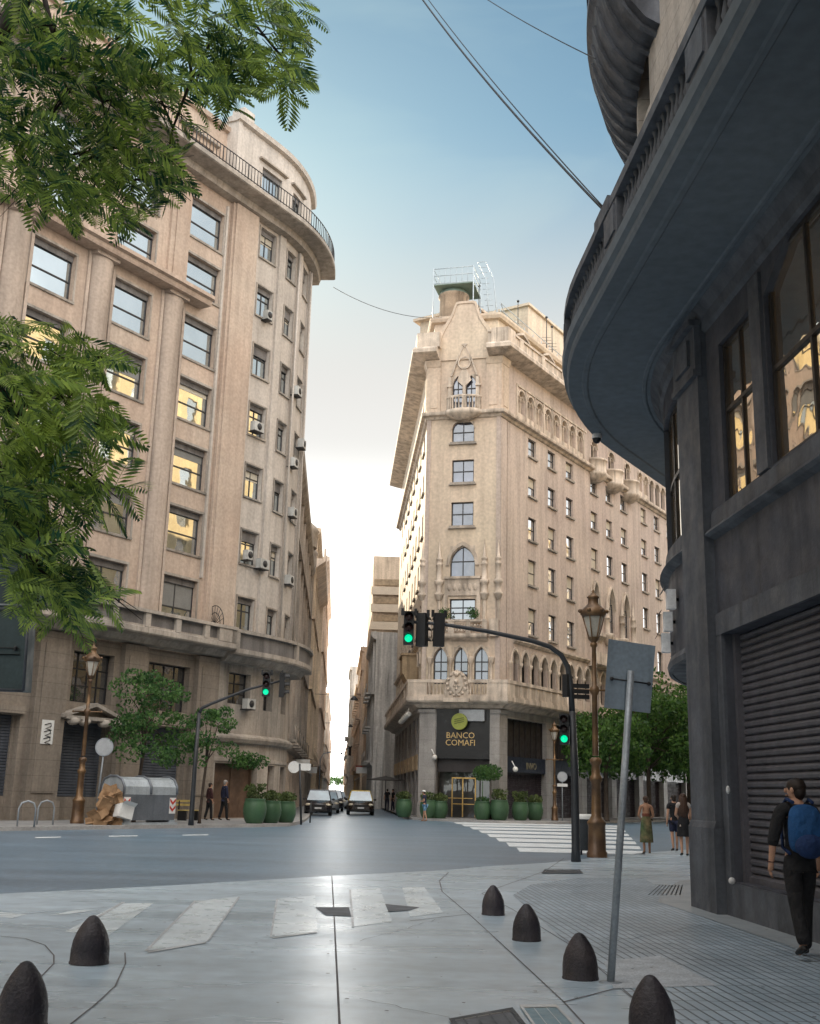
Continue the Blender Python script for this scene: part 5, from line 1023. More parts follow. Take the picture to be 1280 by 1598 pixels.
p = rel(881, 1138); signal_head(t, Tr(p) @ Rz(-.25), True, .92, False); p = rel(884, 1070); signal_head(t, Tr(p) @ Rz(2.2), False, .7, False)
m = MB(); p = rel(907, 1079)
for z in (-.14, 0, .14): m.box(-.28, .22, -.02, .02, z - .055, z + .055, Tr(p) @ Rz(.15))
m.build('street_plate', [mat('black_plate', (.02, .02, .022), .4)], t)
b = gz(298, 1288, .13); t = thing('traffic_signal', 'black traffic signal on the left pavement with its arm over the road', 'traffic signal', b)
m = MB(); m.tube([(0, 0, 0), (0, 0, .3), rel(304, 1200), rel(311, 1112)], [.12, .1, .09, .07], 10); m.build('pole', [M_pole], t)
m = MB(); m.tube([rel(311, 1113), rel(315, 1105), rel(330, 1098), rel(386, 1076), rel(440, 1062)], [.07, .065, .06, .05, .04], 8); m.build('arm', [M_pole], t)
for (u, v, a, lit) in ((416, 1068, 0.0, True), (440, 1069, 1.7, False)): signal_head(t, Tr(rel(u, v)) @ Rz(a), lit, 1.15)
# ---------------------------------------------------------------- signs
M_galv = mat('galvanised_steel', (.30, .33, .36), .45, .2, 3, .2, metal=.35); M_white = mat('white_paint', (.7, .7, .68), .5, .08, 3)
b = gz(953, 1535); t = thing('road_sign', 'tilted grey pole with the blank back of a rectangular sign panel, by the bollards', 'road sign', b)
m = MB(); m.tube([(0, 0, 0), rel(985, 1047)], [.035, .033], 12); m.lathe([(.11, 0), (.1, .015), (.04, .02)], n=12); m.build('pole', [M_galv], t)
c = [rel(u, v, b.y + .07) for u, v in ((950, 997), (1023, 1008), (1015, 1113), (943, 1104))]
m = MB(); q = Vector((0, .008, 0)); m.add(c + [x + q for x in c], [(0, 1, 2, 3), (7, 6, 5, 4), (0, 4, 5, 1), (1, 5, 6, 2), (2, 6, 7, 3), (3, 7, 4, 0)]); m.build('panel', [mat('sign_back', (.17, .215, .26), .5, .12, 2, .25)], t)
m = MB(); a_, b_2 = rel(955, 1059, b.y + .05), rel(1013, 1067, b.y + .05); m.tube([a_, b_2], .008, 6); [m.blob(x, (.02, .02, .02), 5) for x in (a_, b_2)]; m.build('bracket', [M_iron], t)
def disc_sign(label, base, zc, r, back=True, plate=False, tilt=0):
    t = thing('round_sign', label, 'road sign', base); m = MB(); m.tube([(0, 0, 0), (tilt, 0, zc + r * .8)], .035, 8); m.build('pole', [M_galv], t)
    m = MB(); m.lathe([(r, -.008), (r, .008)], n=28, M=Tr((tilt, -.05, zc)) @ Matrix.Rotation(math.pi / 2, 4, 'X')); m.m = 1; m.lathe([(r * .86, .009), (r * .86, .011)], n=28, M=Tr((tilt, -.05, zc)) @ Matrix.Rotation(math.pi / 2, 4, 'X')); m.build('disc', [M_galv, mat('pale_sign_back', (.42, .44, .46), .5, .1, 4)], t)
    if plate: m = MB(); m.box(-.32, .32, -.08, -.06, zc - r - .28, zc - r - .1); m.build('plate', [M_white], t)
disc_sign('round grey sign on a thin pole behind the cardboard heap', gz(148, 1284, .13), 2.9, .36, tilt=.12)
disc_sign('round pale sign with a small white plate, beside the bank building', Vector((9.95, 71.4, .13)), 2.65, .32, plate=True)
t = thing('no_entry_sign', 'pole with a pale disc and a small pale board at the street mouth', 'road sign', gz(470, 1287)); b = t.location
m = MB(); m.tube([(0, 0, 0), rel(468, 1192)], .05, 8); m.build('pole', [M_pole], t)
m = MB(); m.lathe([(.28, -.01), (.28, .01)], n=20, M=Tr(rel(459, 1197)) @ Matrix.Rotation(math.pi / 2, 4, 'X')); m.build('disc', [M_white], t); m = MB(); p = rel(476, 1197); m.box(-.28, .28, -.02, .02, -.16, .16, Tr(p)); m.build('board', [M_white], t)
# white plate with dark scrawls on the left pier
t = thing('notice_plate', 'white plate with black scrawl on the stone pier, left', 'sign', Vector((*LB.xy(19.42, .34), 3.6))); fr = facing(LB, 19.42, .36, 0); fr.col[3][:3] = (0, 0, 0)
m = MB(); m.box(-.3, .3, -.02, .02, -.48, .48, fr); m.build('plate', [M_white], t); m = MB()
for i in range(3): z = .28 - .28 * i; m.tube([fr @ Vector((-.18, -.03, z)), fr @ Vector((.12, -.03, z + .08)), fr @ Vector((.16, -.03, z - .04)), fr @ Vector((-.12, -.03, z - .14)), fr @ Vector((.18, -.03, z - .2))], .02, 4)
m.build('scrawl', [M_black], t)
# dark green sign boxes at the left edge
for (q, lb_, Yd, mk) in ((((-160, 962), (46, 948), (37, 1078), (-160, 1070)), 'lower dark green sign box cut by the left edge', 12.0, True), (((-160, 800), (78, 818), (62, 946), (-160, 940)), 'upper dark green sign box behind the leaves at the left edge', 12.1, False)):
    P4 = [at(u, v, Yd) for u, v in q]; c = sum(P4, Vector()) / 4; t = thing('sign_box', lb_, 'sign', c, 0, 'sign boxes at the left edge'); P4 = [p - c for p in P4]; q2 = Vector((0, .25, 0)); m = MB()
    m.add(P4 + [p + q2 for p in P4], [(0, 1, 2, 3), (7, 6, 5, 4), (0, 4, 5, 1), (1, 5, 6, 2), (2, 6, 7, 3), (3, 7, 4, 0)]); m.build('box', [mat('bottle_green_paint', (.05, .075, .08), .5, .2, 2, .15)], t)
    m = MB()
    for a, b2 in ((0, 1), (1, 2), (2, 3)): m.tube([P4[a] + Vector((0, -.005, 0)), P4[b2] + Vector((0, -.005, 0))], .018, 5)
    m.build('rim', [M_galv if not mk else M_dark2], t)
    if mk:
        m = MB(); z0 = at(20, 1008, Yd) - c; m.tube([at(-60, 1008, Yd - .01) - c, at(30, 1012, Yd - .01) - c, at(31, 1022, Yd - .01) - c, at(-60, 1020, Yd - .01) - c], .006, 4); m.blob(at(24, 1012, Yd - .01) - c, (.025, .01, .03), 5); m.build('mark', [M_black], t)
m = MB(); x0 = at(-150, 1000, 12.3); m.tube([(x0.x, 12.3, 0), (x0.x, 12.3, 6)], .08, 10); o = m.build('sign_post', [M_pole]); tag(o, 'dark post carrying the green sign boxes, outside the left edge', 'post')
# ---------------------------------------------------------------- bollards
M_bol = mat('dark_cast_bollard', (.030, .026, .034), .5, .3, 9, .3, .5, 45, spec=.4, tint=(.05, .042, .045), fine=.3)
def bollard(label, loc, h=.42, r=.14):
    t = tag(MBl(h, r).build('bollard', [M_bol]), label, 'bollard', 'bullet shaped bollards'); t.location = loc; t.rotation_euler = (rnd.uniform(-.03, .03), rnd.uniform(-.03, .03), rnd.uniform(0, 6)); return t
def MBl(h, r):
    m = MB(); m.lathe([(r * 1.02, 0), (r * 1.03, h * .04), (r, h * .06), (r * .985, h * .3), (r * .92, h * .48), (r * .78, h * .64), (r * .58, h * .79), (r * .36, h * .91), (r * .22, h * .97), (r * .12, h * .99), (.001, h)], n=28); return m
for (u, v, vt, w, lb_) in ((770, 1428, 1381, 34, 'farthest right bullet bollard, where two pavement joints part'), (822, 1468, 1410, 42, 'second right bullet bollard from the far end'), (906, 1528, 1455, 52, 'bullet bollard immediately left of the tilted grey pole'), (1019, 1620, 1521, 68, 'nearest right bullet bollard, cut by the bottom edge'), (139, 1504, 1428, 56, 'upper of two bullet bollards at lower left'), (33, 1604, 1499, 72, 'bullet bollard in the bottom left corner')):
    b = gz(u, v); h = at(u, vt, b.y).z; bollard(lb_, b, h, w / 2 / F * b.y * 1.0)
# ---------------------------------------------------------------- litter bin on the signal pole, waste container, cardboard
b = gz(913, 1334); t = thing('litter_bin', 'dark grey litter bin between the signal pole and the big bronze lamp', 'bin', b)
m = MB(); m.lathe([(.19, .12), (.23, .16), (.25, .98), (.26, 1.0)], n=16, squash=(1, .8)); m.build('bin_body', [mat('dark_grey_plastic', (.05, .055, .06), .5, .15, 3)], t); m = MB(); m.lathe([(.27, .98), (.27, 1.06), (.24, 1.1), (.2, 1.12)], n=16, squash=(1, .8)); m.build('rim', [M_white], t); m = MB(); m.tube([(-.1, 0, 0), (-.1, 0, .9)], .03, 6); m.build('post', [M_pole], t)
b = (gz(172, 1293) + gz(262, 1292)) / 2; b.z = 0; d_ = (gz(262, 1292) - gz(172, 1293)).normalized(); ang = math.atan2(d_.y, d_.x)
t = thing('waste_container', 'grey metal waste container with rounded lid and red chevrons at the kerb', 'waste container', b + Vector((-.25, .55, 0)), ang)
M_cont = mat('grey_container_metal', (.14, .155, .175), .4, .15, 1.5, .2, spec=.6, metal=.2); M_lid = mat('pale_container_lid', (.38, .42, .45), .35, .12, 1.5, .2, metal=.2)
fI = Matrix.Identity(4); m = MB(); m.poly([(-1.25, .3), (1.25, .3), (1.3, 1.25), (-1.3, 1.25)], fI, -.7, .7); m.build('container_body', [M_cont], t)
m = MB(); prof = [(-.7, 1.25), (-.68, 1.55), (-.5, 1.8), (-.2, 1.9), (.2, 1.9), (.5, 1.8), (.68, 1.55), (.7, 1.25)]
V = [(x, y, z) for x in (-1.3, 1.3) for y, z in prof]; m.add(V, [(i, i + 1, i + 9, i + 8) for i in range(7)] + [tuple(range(8)), tuple(range(15, 7, -1))]); m.build('lid', [M_lid], t)
m = MB(); 
for x in (-1.3, .0, 1.3): m.tube([(x, y * 1.02, z + .02) for y, z in prof], .05, 6)
m.build('lid_rib', [M_cont], t)
m = MB(); m.box(-1.3, 1.3, -.85, -.72, .12, .22); m.box(-1.2, -1.0, -.8, .7, .0, .3); m.box(1.0, 1.2, -.8, .7, 0, .3); m.build('foot_rail', [M_lid], t)
for x in (-1.12, 1.12):
    m = MB()
    for z in (.62, .88): m.poly([(x - .14, z + .14), (x, z), (x + .14, z + .14), (x + .14, z + .24), (x, z + .1), (x - .14, z + .24)], fI, -.715, -.705)
    m.build('chevron', [mat('red_reflector', (.5, .05, .03), .4)], t); m = MB(); m.box(x - .16, x + .16, -.704, -.7, .55, 1.15); m.build('chevron_plate', [M_white], t)
M_card = mat('cardboard', (.36, .23, .13), .85, .2, 5, tint=(.28, .17, .09)); r4 = random.Random(4); b = gz(168, 1293); b.z = 0
for i in range(17):
    w, d, h = r4.uniform(.3, .7), r4.uniform(.2, .5), r4.uniform(.15, .5); zz = (0 if i < 7 else .35 if i < 12 else .7 if i < 15 else .95); sp = .75 - zz * .5
    m = MB(); m.box(-w / 2, w / 2, -d / 2, d / 2, 0, h); m.v = [(x + r4.uniform(-.03, .03), y + r4.uniform(-.03, .03), z + r4.uniform(-.03, .03)) for x, y, z in m.v]
    m.add([(-w / 2, -d / 2, h), (w / 2, -d / 2, h), (w / 2 * .9, -d * .9, h + .12), (-w / 2 * .9, -d * .9, h + .1)], [(0, 1, 2, 3)]); m.add([(-w / 2, d / 2, h), (w / 2, d / 2, h), (w / 2, d * .7, h + .2), (-w / 2, d * .75, h + .17)], [(0, 1, 2, 3)])
    o = m.build('cardboard_box', [M_white if i == 9 else M_card]); o.location = b + Vector((r4.uniform(-sp, sp), r4.uniform(-.1, .6), zz + .02)); o.rotation_euler = (r4.uniform(-.5, .5), r4.uniform(-.4, .4), r4.uniform(0, 3))
    tag(o, 'white box among the brown cardboard beside the waste container' if i == 9 else 'crumpled brown cardboard box in the heap beside the waste container', 'box', 'heap of cardboard boxes')
# ---------------------------------------------------------------- planters
M_pot = mat('green_planter', (.05, .11, .055), .5, .15, 2, .2); M_potd = mat('planter_strap', (.3, .36, .32), .5)
def planter(label, loc, s=1.0, kind=0):
    t = thing('planter', label, 'planter', loc, rnd.uniform(0, 6), 'green round planters'); m = MB(); m.lathe([(.33 * s, 0), (.42 * s, .12 * s), (.5 * s, .4 * s), (.52 * s, .62 * s), (.48 * s, .88 * s), (.44 * s, .98 * s), (.46 * s, 1.02 * s), (.46 * s, 1.06 * s), (.4 * s, 1.06 * s), (.38 * s, .95 * s), (.01, .93 * s)], n=24); m.build('pot', [M_pot], t)
    m = MB(); z = 1.15 * s
    if kind == 0: leaves(m, (0, 0, z + .1), (.5 * s, .5 * s, .28 * s), 420, .14, .3)
    elif kind == 1:
        leaves(m, (0, 0, z), (.42 * s, .42 * s, .2 * s), 260, .12, .3)
        for _ in range(70): a = rnd.uniform(0, 6.28); q = rnd.uniform(.1, .5); leaves(m, (math.cos(a) * q, math.sin(a) * q, z + rnd.uniform(.1, .5)), (.07, .07, .07), 7, .12)
    else:
        m.tube([(0, 0, .9 * s), (.03, 0, 2.2)], [.03, .02], 6); leaves(m, (0, 0, z), (.4 * s, .4 * s, .2 * s), 200, .12, .3); leaves(m, (.03, 0, 2.7), (.62, .62, .5), 900, .13, .2)
    m.build('plant', [L_bush if kind < 2 else L_sm], t); return t
rnd = random.Random(21)
for (x, y, s, k, lb_) in ((-6.35, 49.6, .98, 1, 'largest green planter, first of the row on the left pavement'), (-5.8, 50.9, .9, 0, 'middle green planter of the row on the left pavement'), (-5.25, 52.1, .88, 0, 'right green planter on the left pavement, at the street mouth'), (.1, 69.9, 1.0, 0, 'leftmost green planter before the bank building'), (1.55, 68.6, 1.0, 0, 'green planter behind the pedestrian in blue'), (2.25, 68.7, .95, 0, 'green planter left of the bank entrance, beside another'), (4.75, 68.1, 1.0, 2, 'planter with a small standard tree, right of the bank entrance'), (5.75, 68.0, 1.1, 1, 'pale leaved green planter before the granite corner pier'), (7.1, 69.2, 1.0, 1, 'green planter right of the granite corner pier'), (8.15, 70.6, 1.0, 0, 'rightmost green planter before the shuttered shop front')): planter(lb_, (x, y, .13), s, k)
b = Vector((5.3, 68.9, .13)); t = thing('potted_tree', 'slim bushy tree in a brown pot before the granite corner pier', 'tree', b); m = MB(); m.lathe([(.22, 0), (.3, .5), (.3, .55)], n=14); m.build('pot', [M_bark], t); m = MB(); m.tube([(0, 0, .5), (0, 0, 2.4)], .03, 6); m.build('trunk', [M_bark], t); m = MB(); leaves(m, (0, 0, 2.75), (.75, .7, .5), 1000, .14, .2); m.build('crown', [L_sm], t)
m = MB(); leaves(m, Vector((*LB.xy(31.6, .6), 2.9)), (1.2, .6, .45), 800, .17, .02); o = m.build('climbing_plant', [L_sm]); tag(o, 'leafy climbing plant over the brown entrance of the office building', 'plant')
for s, w_ in ((1.5, 'left'), (3.3, 'right')): m = MB(); leaves(m, Vector((*CB.xy(F0 + s, .5), 12.75)), (.45, .3, .4), 260, .13, .1); tag(m.build('balcony_plant', [L_sm]), w_ + ' green plant on the small balcony above the triple arched windows', 'plant')
m = MB(); [leaves(m, Vector((*CB.xy(R0 + s, .2), 34.6)), (.8, .6, .9), 300, .3, .1) for s in (12.5, 14.0, 15.0)]; o = m.build('roof_garden_plants', [L_sm]); tag(o, 'green shrubs on the roof terrace of the bank building', 'plant')
# ---------------------------------------------------------------- benches, racks, fittings
M_bench = mat('yellow_slats', (.42, .33, .12), .6, .2, 3)
for (u, v, L_, lb_) in ((10, 1276, 1.6, 'yellow slatted bench at the far left of the pavement'), (264, 1276, 1.1, 'yellow slatted bench behind the waste container')):
    b = Vector((*LB.xy(14.6 if u < 100 else 26.6, 1.7), .13)); t = thing('bench', lb_, 'bench', b, math.radians(57.5), 'yellow benches'); m = MB()
    for y in (-.2, -.05, .1): m.box(-L_ / 2, L_ / 2, y, y + .11, .42, .46)
    m.build('seat', [M_bench], t); m = MB(); [m.box(-L_ / 2, L_ / 2, .28, .31, z, z + .1) for z in (.62, .78)]; m.build('backrest', [M_bench], t)
    for x in (-L_ / 2 + .15, L_ / 2 - .2): m = MB(); m.box(x, x + .06, -.2, .28, 0, .42); m.box(x, x + .05, .25, .3, 0, .85); m.build('leg', [M_iron], t)
def rack(label, b):
    m = MB(); m.tube([(-.28, 0, 0), (-.28, 0, .6), (-.2, 0, .78), (0, 0, .85), (.2, 0, .78), (.28, 0, .6), (.28, 0, 0)], .03, 8); o = m.build('bicycle_rack', [M_galv]); o.location = b; o.rotation_euler = (0, 0, .5); tag(o, label, 'bicycle rack', 'hoop bicycle racks')
rack('hoop bicycle rack nearest the left edge', gz(40, 1290, .13)); rack('hoop bicycle rack at the foot of the stone pier', gz(70, 1287, .13)); rack('hoop bicycle rack beside the small bronze lamp at the bank building', Vector((10.9, 72.2, .13)))
m = MB(); m.tube([(0, 0, 0), (0, 0, 1.0)], .035, 8); m.tube([(-.25, 0, .55), (.25, 0, .55)], .02, 6); o = m.build('barrier_post', [M_pole]); o.location = gz(484, 1284); tag(o, 'thin dark post in the street mouth before the parked dark car', 'post')
M_ac = mat('ac_casing', (.45, .45, .43), .6, .15, 3, .2)
r5 = random.Random(9)
acs = [(31.5, 26.4, .5), (31.2, 19.9, .9), (31.1, 12.95, .5), (32.3, 12.7, .9), (34.9, 23.2, .8), (34.95, 19.0, .8), (35.2, 16.2, .8), (35.2, 12.4, .8), (36.2, 20.5, .8), (31.9, 5.45, .8)]
names = ['air conditioner below the top windows of the curved corner', 'air conditioner with twin casing halfway up the curved corner', 'left of two air conditioners low on the curved corner', 'white air conditioner with round fan low on the curved corner', 'upper air conditioner at the right edge of the curved corner', 'second air conditioner down the right edge of the curved corner', 'third air conditioner down the right edge of the curved corner', 'lowest air conditioner at the right edge of the curved corner', 'air conditioner on the far side of the curved corner', 'air conditioner in the window under the first floor balcony']
for (s, z, w), lb_ in zip(acs, names):
    t = thing('air_conditioner', lb_, 'air conditioner', Vector((*LB.xy(s, .05), z)), 0, 'air conditioners on the office building'); fr = LB.frame(s, 0, 0); fr.col[3][:3] = (0, 0, 0); w *= .8
    m = MB(); m.box(-w / 2, w / 2, .08, .42, 0, .5, fr); m.build('casing', [M_ac], t); m = MB(); m.lathe([(.18, 0), (.18, .02), (.03, .03)], n=14, M=fr @ Tr((0, .42, .25)) @ Matrix.Rotation(-math.pi / 2, 4, 'X')); m.build('fan', [M_iron], t); m = MB(); m.box(-w / 2, w / 2, -.04, .42, -.05, -.01, fr); m.build('bracket', [M_iron], t)
# ---------------------------------------------------------------- roof equipment on the bank building
x, y = CB.xy(F0 + 1.15, -3.2); t = thing('scaffold', 'pale metal scaffold and ladder around the stair turret on the roof', 'scaffold', (x, y, 32.9)); M_scaf = mat('pale_steel', (.42, .48, .52), .4, .1, 4, metal=.3)
fr = CB.frame(F0 + 1.7, -3.2, 0); fr.col[3][:3] = (0, 0, 0); m = MB(); P = lambda a, b_, z: fr @ Vector((a, b_, z))
cs = [(-1.4, -1.4), (1.5, -1.4), (1.5, 1.4), (-1.4, 1.4)]
for a, b_ in cs: m.tube([P(a, b_, 0), P(a, b_, 5.2)], .045, 5)
for z in (4.0, 4.6, 5.15): m.tube([P(*c, z) for c in cs + cs[:1]], .035, 5)
for i in range(8): q = -1.4 + 2.9 * i / 7; m.tube([P(q, 1.4, 4.0), P(q, 1.4, 5.15)], .02, 4)
m.build('frame', [M_scaf], t); m = MB(); m.box(-1.4, 1.5, -1.4, 1.4, 3.88, 3.94, fr); m.build('deck', [M_copper], t)
m = MB(); 
for q in (1.75, 2.3): m.tube([P(q, 1.0, 5.6), P(q + .6, 1.2, 4.2), P(q + 1.0, 1.3, -.1)], .04, 5)
for i in range(14): f = i / 13; m.tube([P(1.75 + f * 1.0, 1.0 + .3 * f, 5.6 - 5.7 * f), P(2.3 + f * 1.0, 1.0 + .3 * f, 5.6 - 5.7 * f)], .025, 4)
m.build('ladder', [M_scaf], t)
for (s, d, h, z, lb_) in ((R0 + 3.2, -3.5, 3.6, 34, 'tall thin antenna with a ball tip on the roof'), (R0 + 2.2, -3.2, 1.6, 34, 'short spiky antenna next to the tall one'), (R0 + 7.5, -2.5, 3.9, 34, 'thin mast in the middle of the roof'), (R0 + 10.6, -1.6, 3.6, 34, 'left of two masts beside the dark balcony edge'), (R0 + 11.6, -1.6, 3.2, 34, 'right of two masts beside the dark balcony edge')):
    x, y = CB.xy(s, d); m = MB(); m.tube([(x, y, z - .6), (x, y, z + h)], [.05, .03], 6); m.blob(Vector((x, y, z + h)), (.12, .12, .1), 5)
    for k in range(3): m.tube([(x - .35, y, z + h * .4 + k * .25), (x + .35, y, z + h * .4 + k * .25)], .015, 4)
    tag(m.build('antenna', [M_pole]), lb_, 'antenna', 'antennas on the bank roof')
t = thing('roof_railing', 'metal railing along the roof terrace of the bank building', 'railing', (*CB.xy(R0 + 1, -1.5), 33.6)); m = FM(CB)
for z in (34.1, 34.6): m.tube([m.P(R0 + q, -.9, z) for q in (-.2, 14)], .03, 5); m.tube([m.P(R0 - .2, q, z) for q in (-.9, -4)], .03, 5)
for q in range(11): m.tube([m.P(R0 - .2 + q * 1.4, -.9, 33.5), m.P(R0 - .2 + q * 1.4, -.9, 34.6)], .025, 4)
m.build('rails', [M_scaf], t, True)
# ---------------------------------------------------------------- cables and hanging lamps
def cable(label, a, b_, sag, r, n=16):
    m = MB(); pts = []
    for i in range(n + 1): f = i / n; p = a.lerp(b_, f); p.z -= sag * 4 * f * (1 - f); pts.append(p)
    m.tube(pts, r, 5); tag(m.build('cable', [M_pole]), label, 'cable', 'overhead cables')
e1 = Vector((*RB.xy(K + 18.6, 1.84), 10.6)); cable('thick black cable from the balcony post up to the top of the view', e1, at(632, -40, 26), .25, .022); cable('second strand twisted along the thick black cable', e1 + Vector((0, 0, .05)), at(640, -40, 26), .18, .012)
cable('thin cable high on the right meeting the round balcony', at(930, 92, 18), at(720, -28, 26), .1, .012)
cable('faint thin cable between the office building and the bank roof', Vector((*LB.xy(38.9, 1.4), 31.9)), at(690, 496, 70), .6, .02)
for i, (u, v, Y, r, lb_) in enumerate(((553, 1090, 120, .42, 'nearest lamp hanging over the narrow street'), (547, 1133, 160, .38, 'second lamp hanging over the narrow street'), (533, 1176, 210, .36, 'third lamp hanging over the narrow street'), (537, 1186, 250, .36, 'fourth lamp hanging over the narrow street'), (523, 1129, 170, .2, 'tiny lamp hanging left of the others over the narrow street'))):
    p = at(u, v, Y); t = thing('hanging_lamp', lb_, 'street lamp', p, 0, 'lamps hanging over the narrow street'); m = MB(); m.lathe([(r, -r * .4), (r * .9, 0), (r * .3, r * .5), (.03, r * .6)], n=12); m.build('shade', [M_pole], t); m = MB(); m.tube([(-4.5, 0, r * .9), (0, 0, r * .6), (4.8, 0, r * .9)], .02, 4); m.build('wire', [M_pole], t)
b = gz(489, 1262); t = thing('traffic_signal', 'distant signal arm reaching over the narrow street from the left', 'traffic signal', gz(497, 1256)); b = t.location; m = MB(); m.tube([(0, 0, 0), rel(500, 1185), rel(505, 1176), rel(548, 1167)], .07, 6); m.build('arm', [M_galv], t); signal_head(t, Tr(rel(546, 1172)), False, 1.2)
# awning lights / lanterns on the bank corner
for i, (s, d, z, lb_) in enumerate(((F0 + .98, .25, 3.75, 'white spotlight left of the black bank entrance'), (R0 + 1.3, .5, 3.15, 'white globe camera right of the granite corner pier'))):
    t = thing('wall_light', lb_, 'light', Vector((*CB.xy(s, d), z))); m = MB(); m.blob(Vector((0, 0, 0)), (.17, .17, .17), 7); m.build('globe', [MATS['white_globe']], t); m = MB(); m.tube([(0, 0, .1), (-.2, .2, .5)], .04, 5); m.build('bracket', [M_white], t)
# shop signs and awnings along the narrow street
for i, (P_, s, z, w, c, lb_) in enumerate(((LRP, 12, 3.4, 1.0, 'white_paint', 'white projecting shop sign, nearest on the left side of the narrow street'), (LRP, 26, 3.7, .8, 'ochre_fascia', 'ochre projecting shop sign on the left side of the narrow street'), (LRP, 44, 3.5, 1.0, 'white_paint', 'second white projecting shop sign on the left side of the narrow street'), (RRP, 8, 3.6, 1.1, 'white_paint', 'white projecting shop sign on the low grey building'), (RRP, 30, 4.2, .8, 'red_reflector', 'red projecting shop sign on the right side of the narrow street'), (RRP, 52, 4.0, .9, 'ochre_fascia', 'ochre projecting shop sign on the right side of the narrow street'))):
    t = thing('shop_sign', lb_, 'sign', Vector((*P_.xy(s, .1), z)), 0, 'projecting shop signs'); fr = P_.frame(s, 0, 0); fr.col[3][:3] = (0, 0, 0); m = MB(); m.box(-.06, .06, .15, .15 + w, -.3, .3, fr); m.build('board', [MATS[c]], t); m = MB(); m.tube([fr @ Vector((0, -.1, .35)), fr @ Vector((0, .2 + w, .35))], .02, 5); m.build('bracket', [M_iron], t)
for i, (P_, s, lb_) in enumerate(((LRP, 18, 'pale awning over a shop on the left side of the narrow street'), (RRP, 14, 'pale awning over a shop on the right side of the narrow street'), (RRP, 45, 'farther pale awning on the right side of the narrow street'))):
    m = FM(P_); m.band(s - 1.6, s + 1.6, [(.25, 3.3), (1.3, 2.75), (1.3, 2.6), (1.27, 2.6), (1.27, 2.72), (.25, 3.22)]); tag(m.build('awning', [F_awn if False else mat('pale_canvas', (.5, .48, .44), .9)]), lb_, 'awning', 'shop awnings')
# ---------------------------------------------------------------- cars
M_cg = glass('car_glass', .2, (.10, .16, .18), .01); M_tyre = mat('tyre', (.02, .02, .02), .8, .1, 5); M_rim = mat('rim', (.4, .4, .42), .35, .1, 5, metal=.6); M_hl = mat('headlight', (.75, .66, .5), .15, .05, 5, spec=.8); M_plate = mat('plate_white', (.6, .6, .6), .5)
def car(label, loc, rz, paint, roof, L=4.3, Wd=1.75, Hh=1.55, group=None, cat='car', name='parked_car', van=False):
    t = thing(name, label, cat, loc, rz, group); w = Wd / 2; m = MB()
    st = [(-L / 2, .62, .35, .55), (-L / 2 + .06, .86, .22, .72), (-L / 2 + .35, .96, .2, .84), (-L / 2 + 1.0, 1.0, .2, .94), (-.3, 1.0, .2, .98), (L / 2 - 1.2, 1.0, .2, .98), (L / 2 - .3, .97, .22, .97), (L / 2, .8, .4, .9)]
    V = []; k = 10
    for (y, q, z0, z1) in st:
        for (a, b_) in ((-.8, 0), (-1, .12), (-1, .55), (-.97, .8), (-.82, 1), (.82, 1), (.97, .8), (1, .55), (1, .12), (.8, 0)): V.append((a * q * w, y, z0 + (z1 - z0) * b_))
    m.add(V, [(i * k + j, i * k + (j + 1) % k, (i + 1) * k + (j + 1) % k, (i + 1) * k + j) for i in range(len(st) - 1) for j in range(k)] + [tuple(range(k)), tuple(range(len(st) * k - 1, len(st) * k - k - 1, -1))]); m.sm = [True] * (len(m.sm) - 2) + [False] * 2
    bd = m.build('body', [paint], t)
    y0, y1, y2, y3 = -L / 2 + 1.15, -L / 2 + 1.85, L / 2 - 1.0, L / 2 - .45
    if van: y3 = L / 2 - .1; y2 = L / 2 - .25
    m = MB(); zb, zt = .95, Hh - .05
    lo = [(-.9 * w, y0), (.9 * w, y0), (.9 * w, y3), (-.9 * w, y3)]; hi = [(-.72 * w, y1), (.72 * w, y1), (.72 * w, y2), (-.72 * w, y2)]
    m.add([(x, y, zb) for x, y in lo] + [(x, y, zt) for x, y in hi], [(0, 1, 5, 4), (1, 2, 6, 5), (2, 3, 7, 6), (3, 0, 4, 7)]); m.build('windows', [M_cg], t)
    m = MB(); m.add([(x, y, zt) for x, y in hi] + [(x * .92, y + (.08 if y < 0 else -.08), Hh + .03) for x, y in hi], [(0, 1, 5, 4), (1, 2, 6, 5), (2, 3, 7, 6), (3, 0, 4, 7), (4, 5, 6, 7)])
    for i in range(4): m.tube([(lo[i][0], lo[i][1], zb), (hi[i][0], hi[i][1], zt)], .035, 5)
    m.tube([(-.85 * w, .15, zb), (-.72 * w, .15, zt)], .03, 5); m.tube([(.85 * w, .15, zb), (.72 * w, .15, zt)], .03, 5); m.build('roof', [roof], t)
    for sx in (-1, 1):
        for yy in (-L / 2 + .8, L / 2 - .85):
            MM = Tr((sx * (w - .1), yy, .32)) @ Matrix.Rotation(math.pi / 2 * sx, 4, 'Y'); m = MB(); m.lathe([(.2, .11), (.32, .11), (.33, .05), (.33, -.09), (.3, -.11)], n=18, M=MM); wh = m.build('wheel', [M_tyre], t); m = MB(); m.lathe([(.2, .1), (.17, .08), (.04, .1)], n=12, M=MM); m.build('rim', [M_rim], wh)
        m = MB(); m.blob(Vector((sx * w * .72, -L / 2 + .13, .68)), (.2, .12, .09), 6); m.build('headlight', [M_hl], t)
        m = MB(); m.blob(Vector((sx * (w + .08), y0 + .35, 1.02)), (.1, .06, .07), 5); m.build('mirror', [paint], t)
    m = MB(); m.box(-.5 * w, .5 * w, -L / 2 - .02, -L / 2 + .06, .56, .68); m.box(-.7 * w, .7 * w, -L / 2 - .0, -L / 2 + .05, .27, .38); m.build('grille', [M_black], t); m = MB(); m.box(-.22, .22, -L / 2 - .04, -L / 2 - .02, .42, .53); m.build('number_plate', [M_plate], t)
    return t
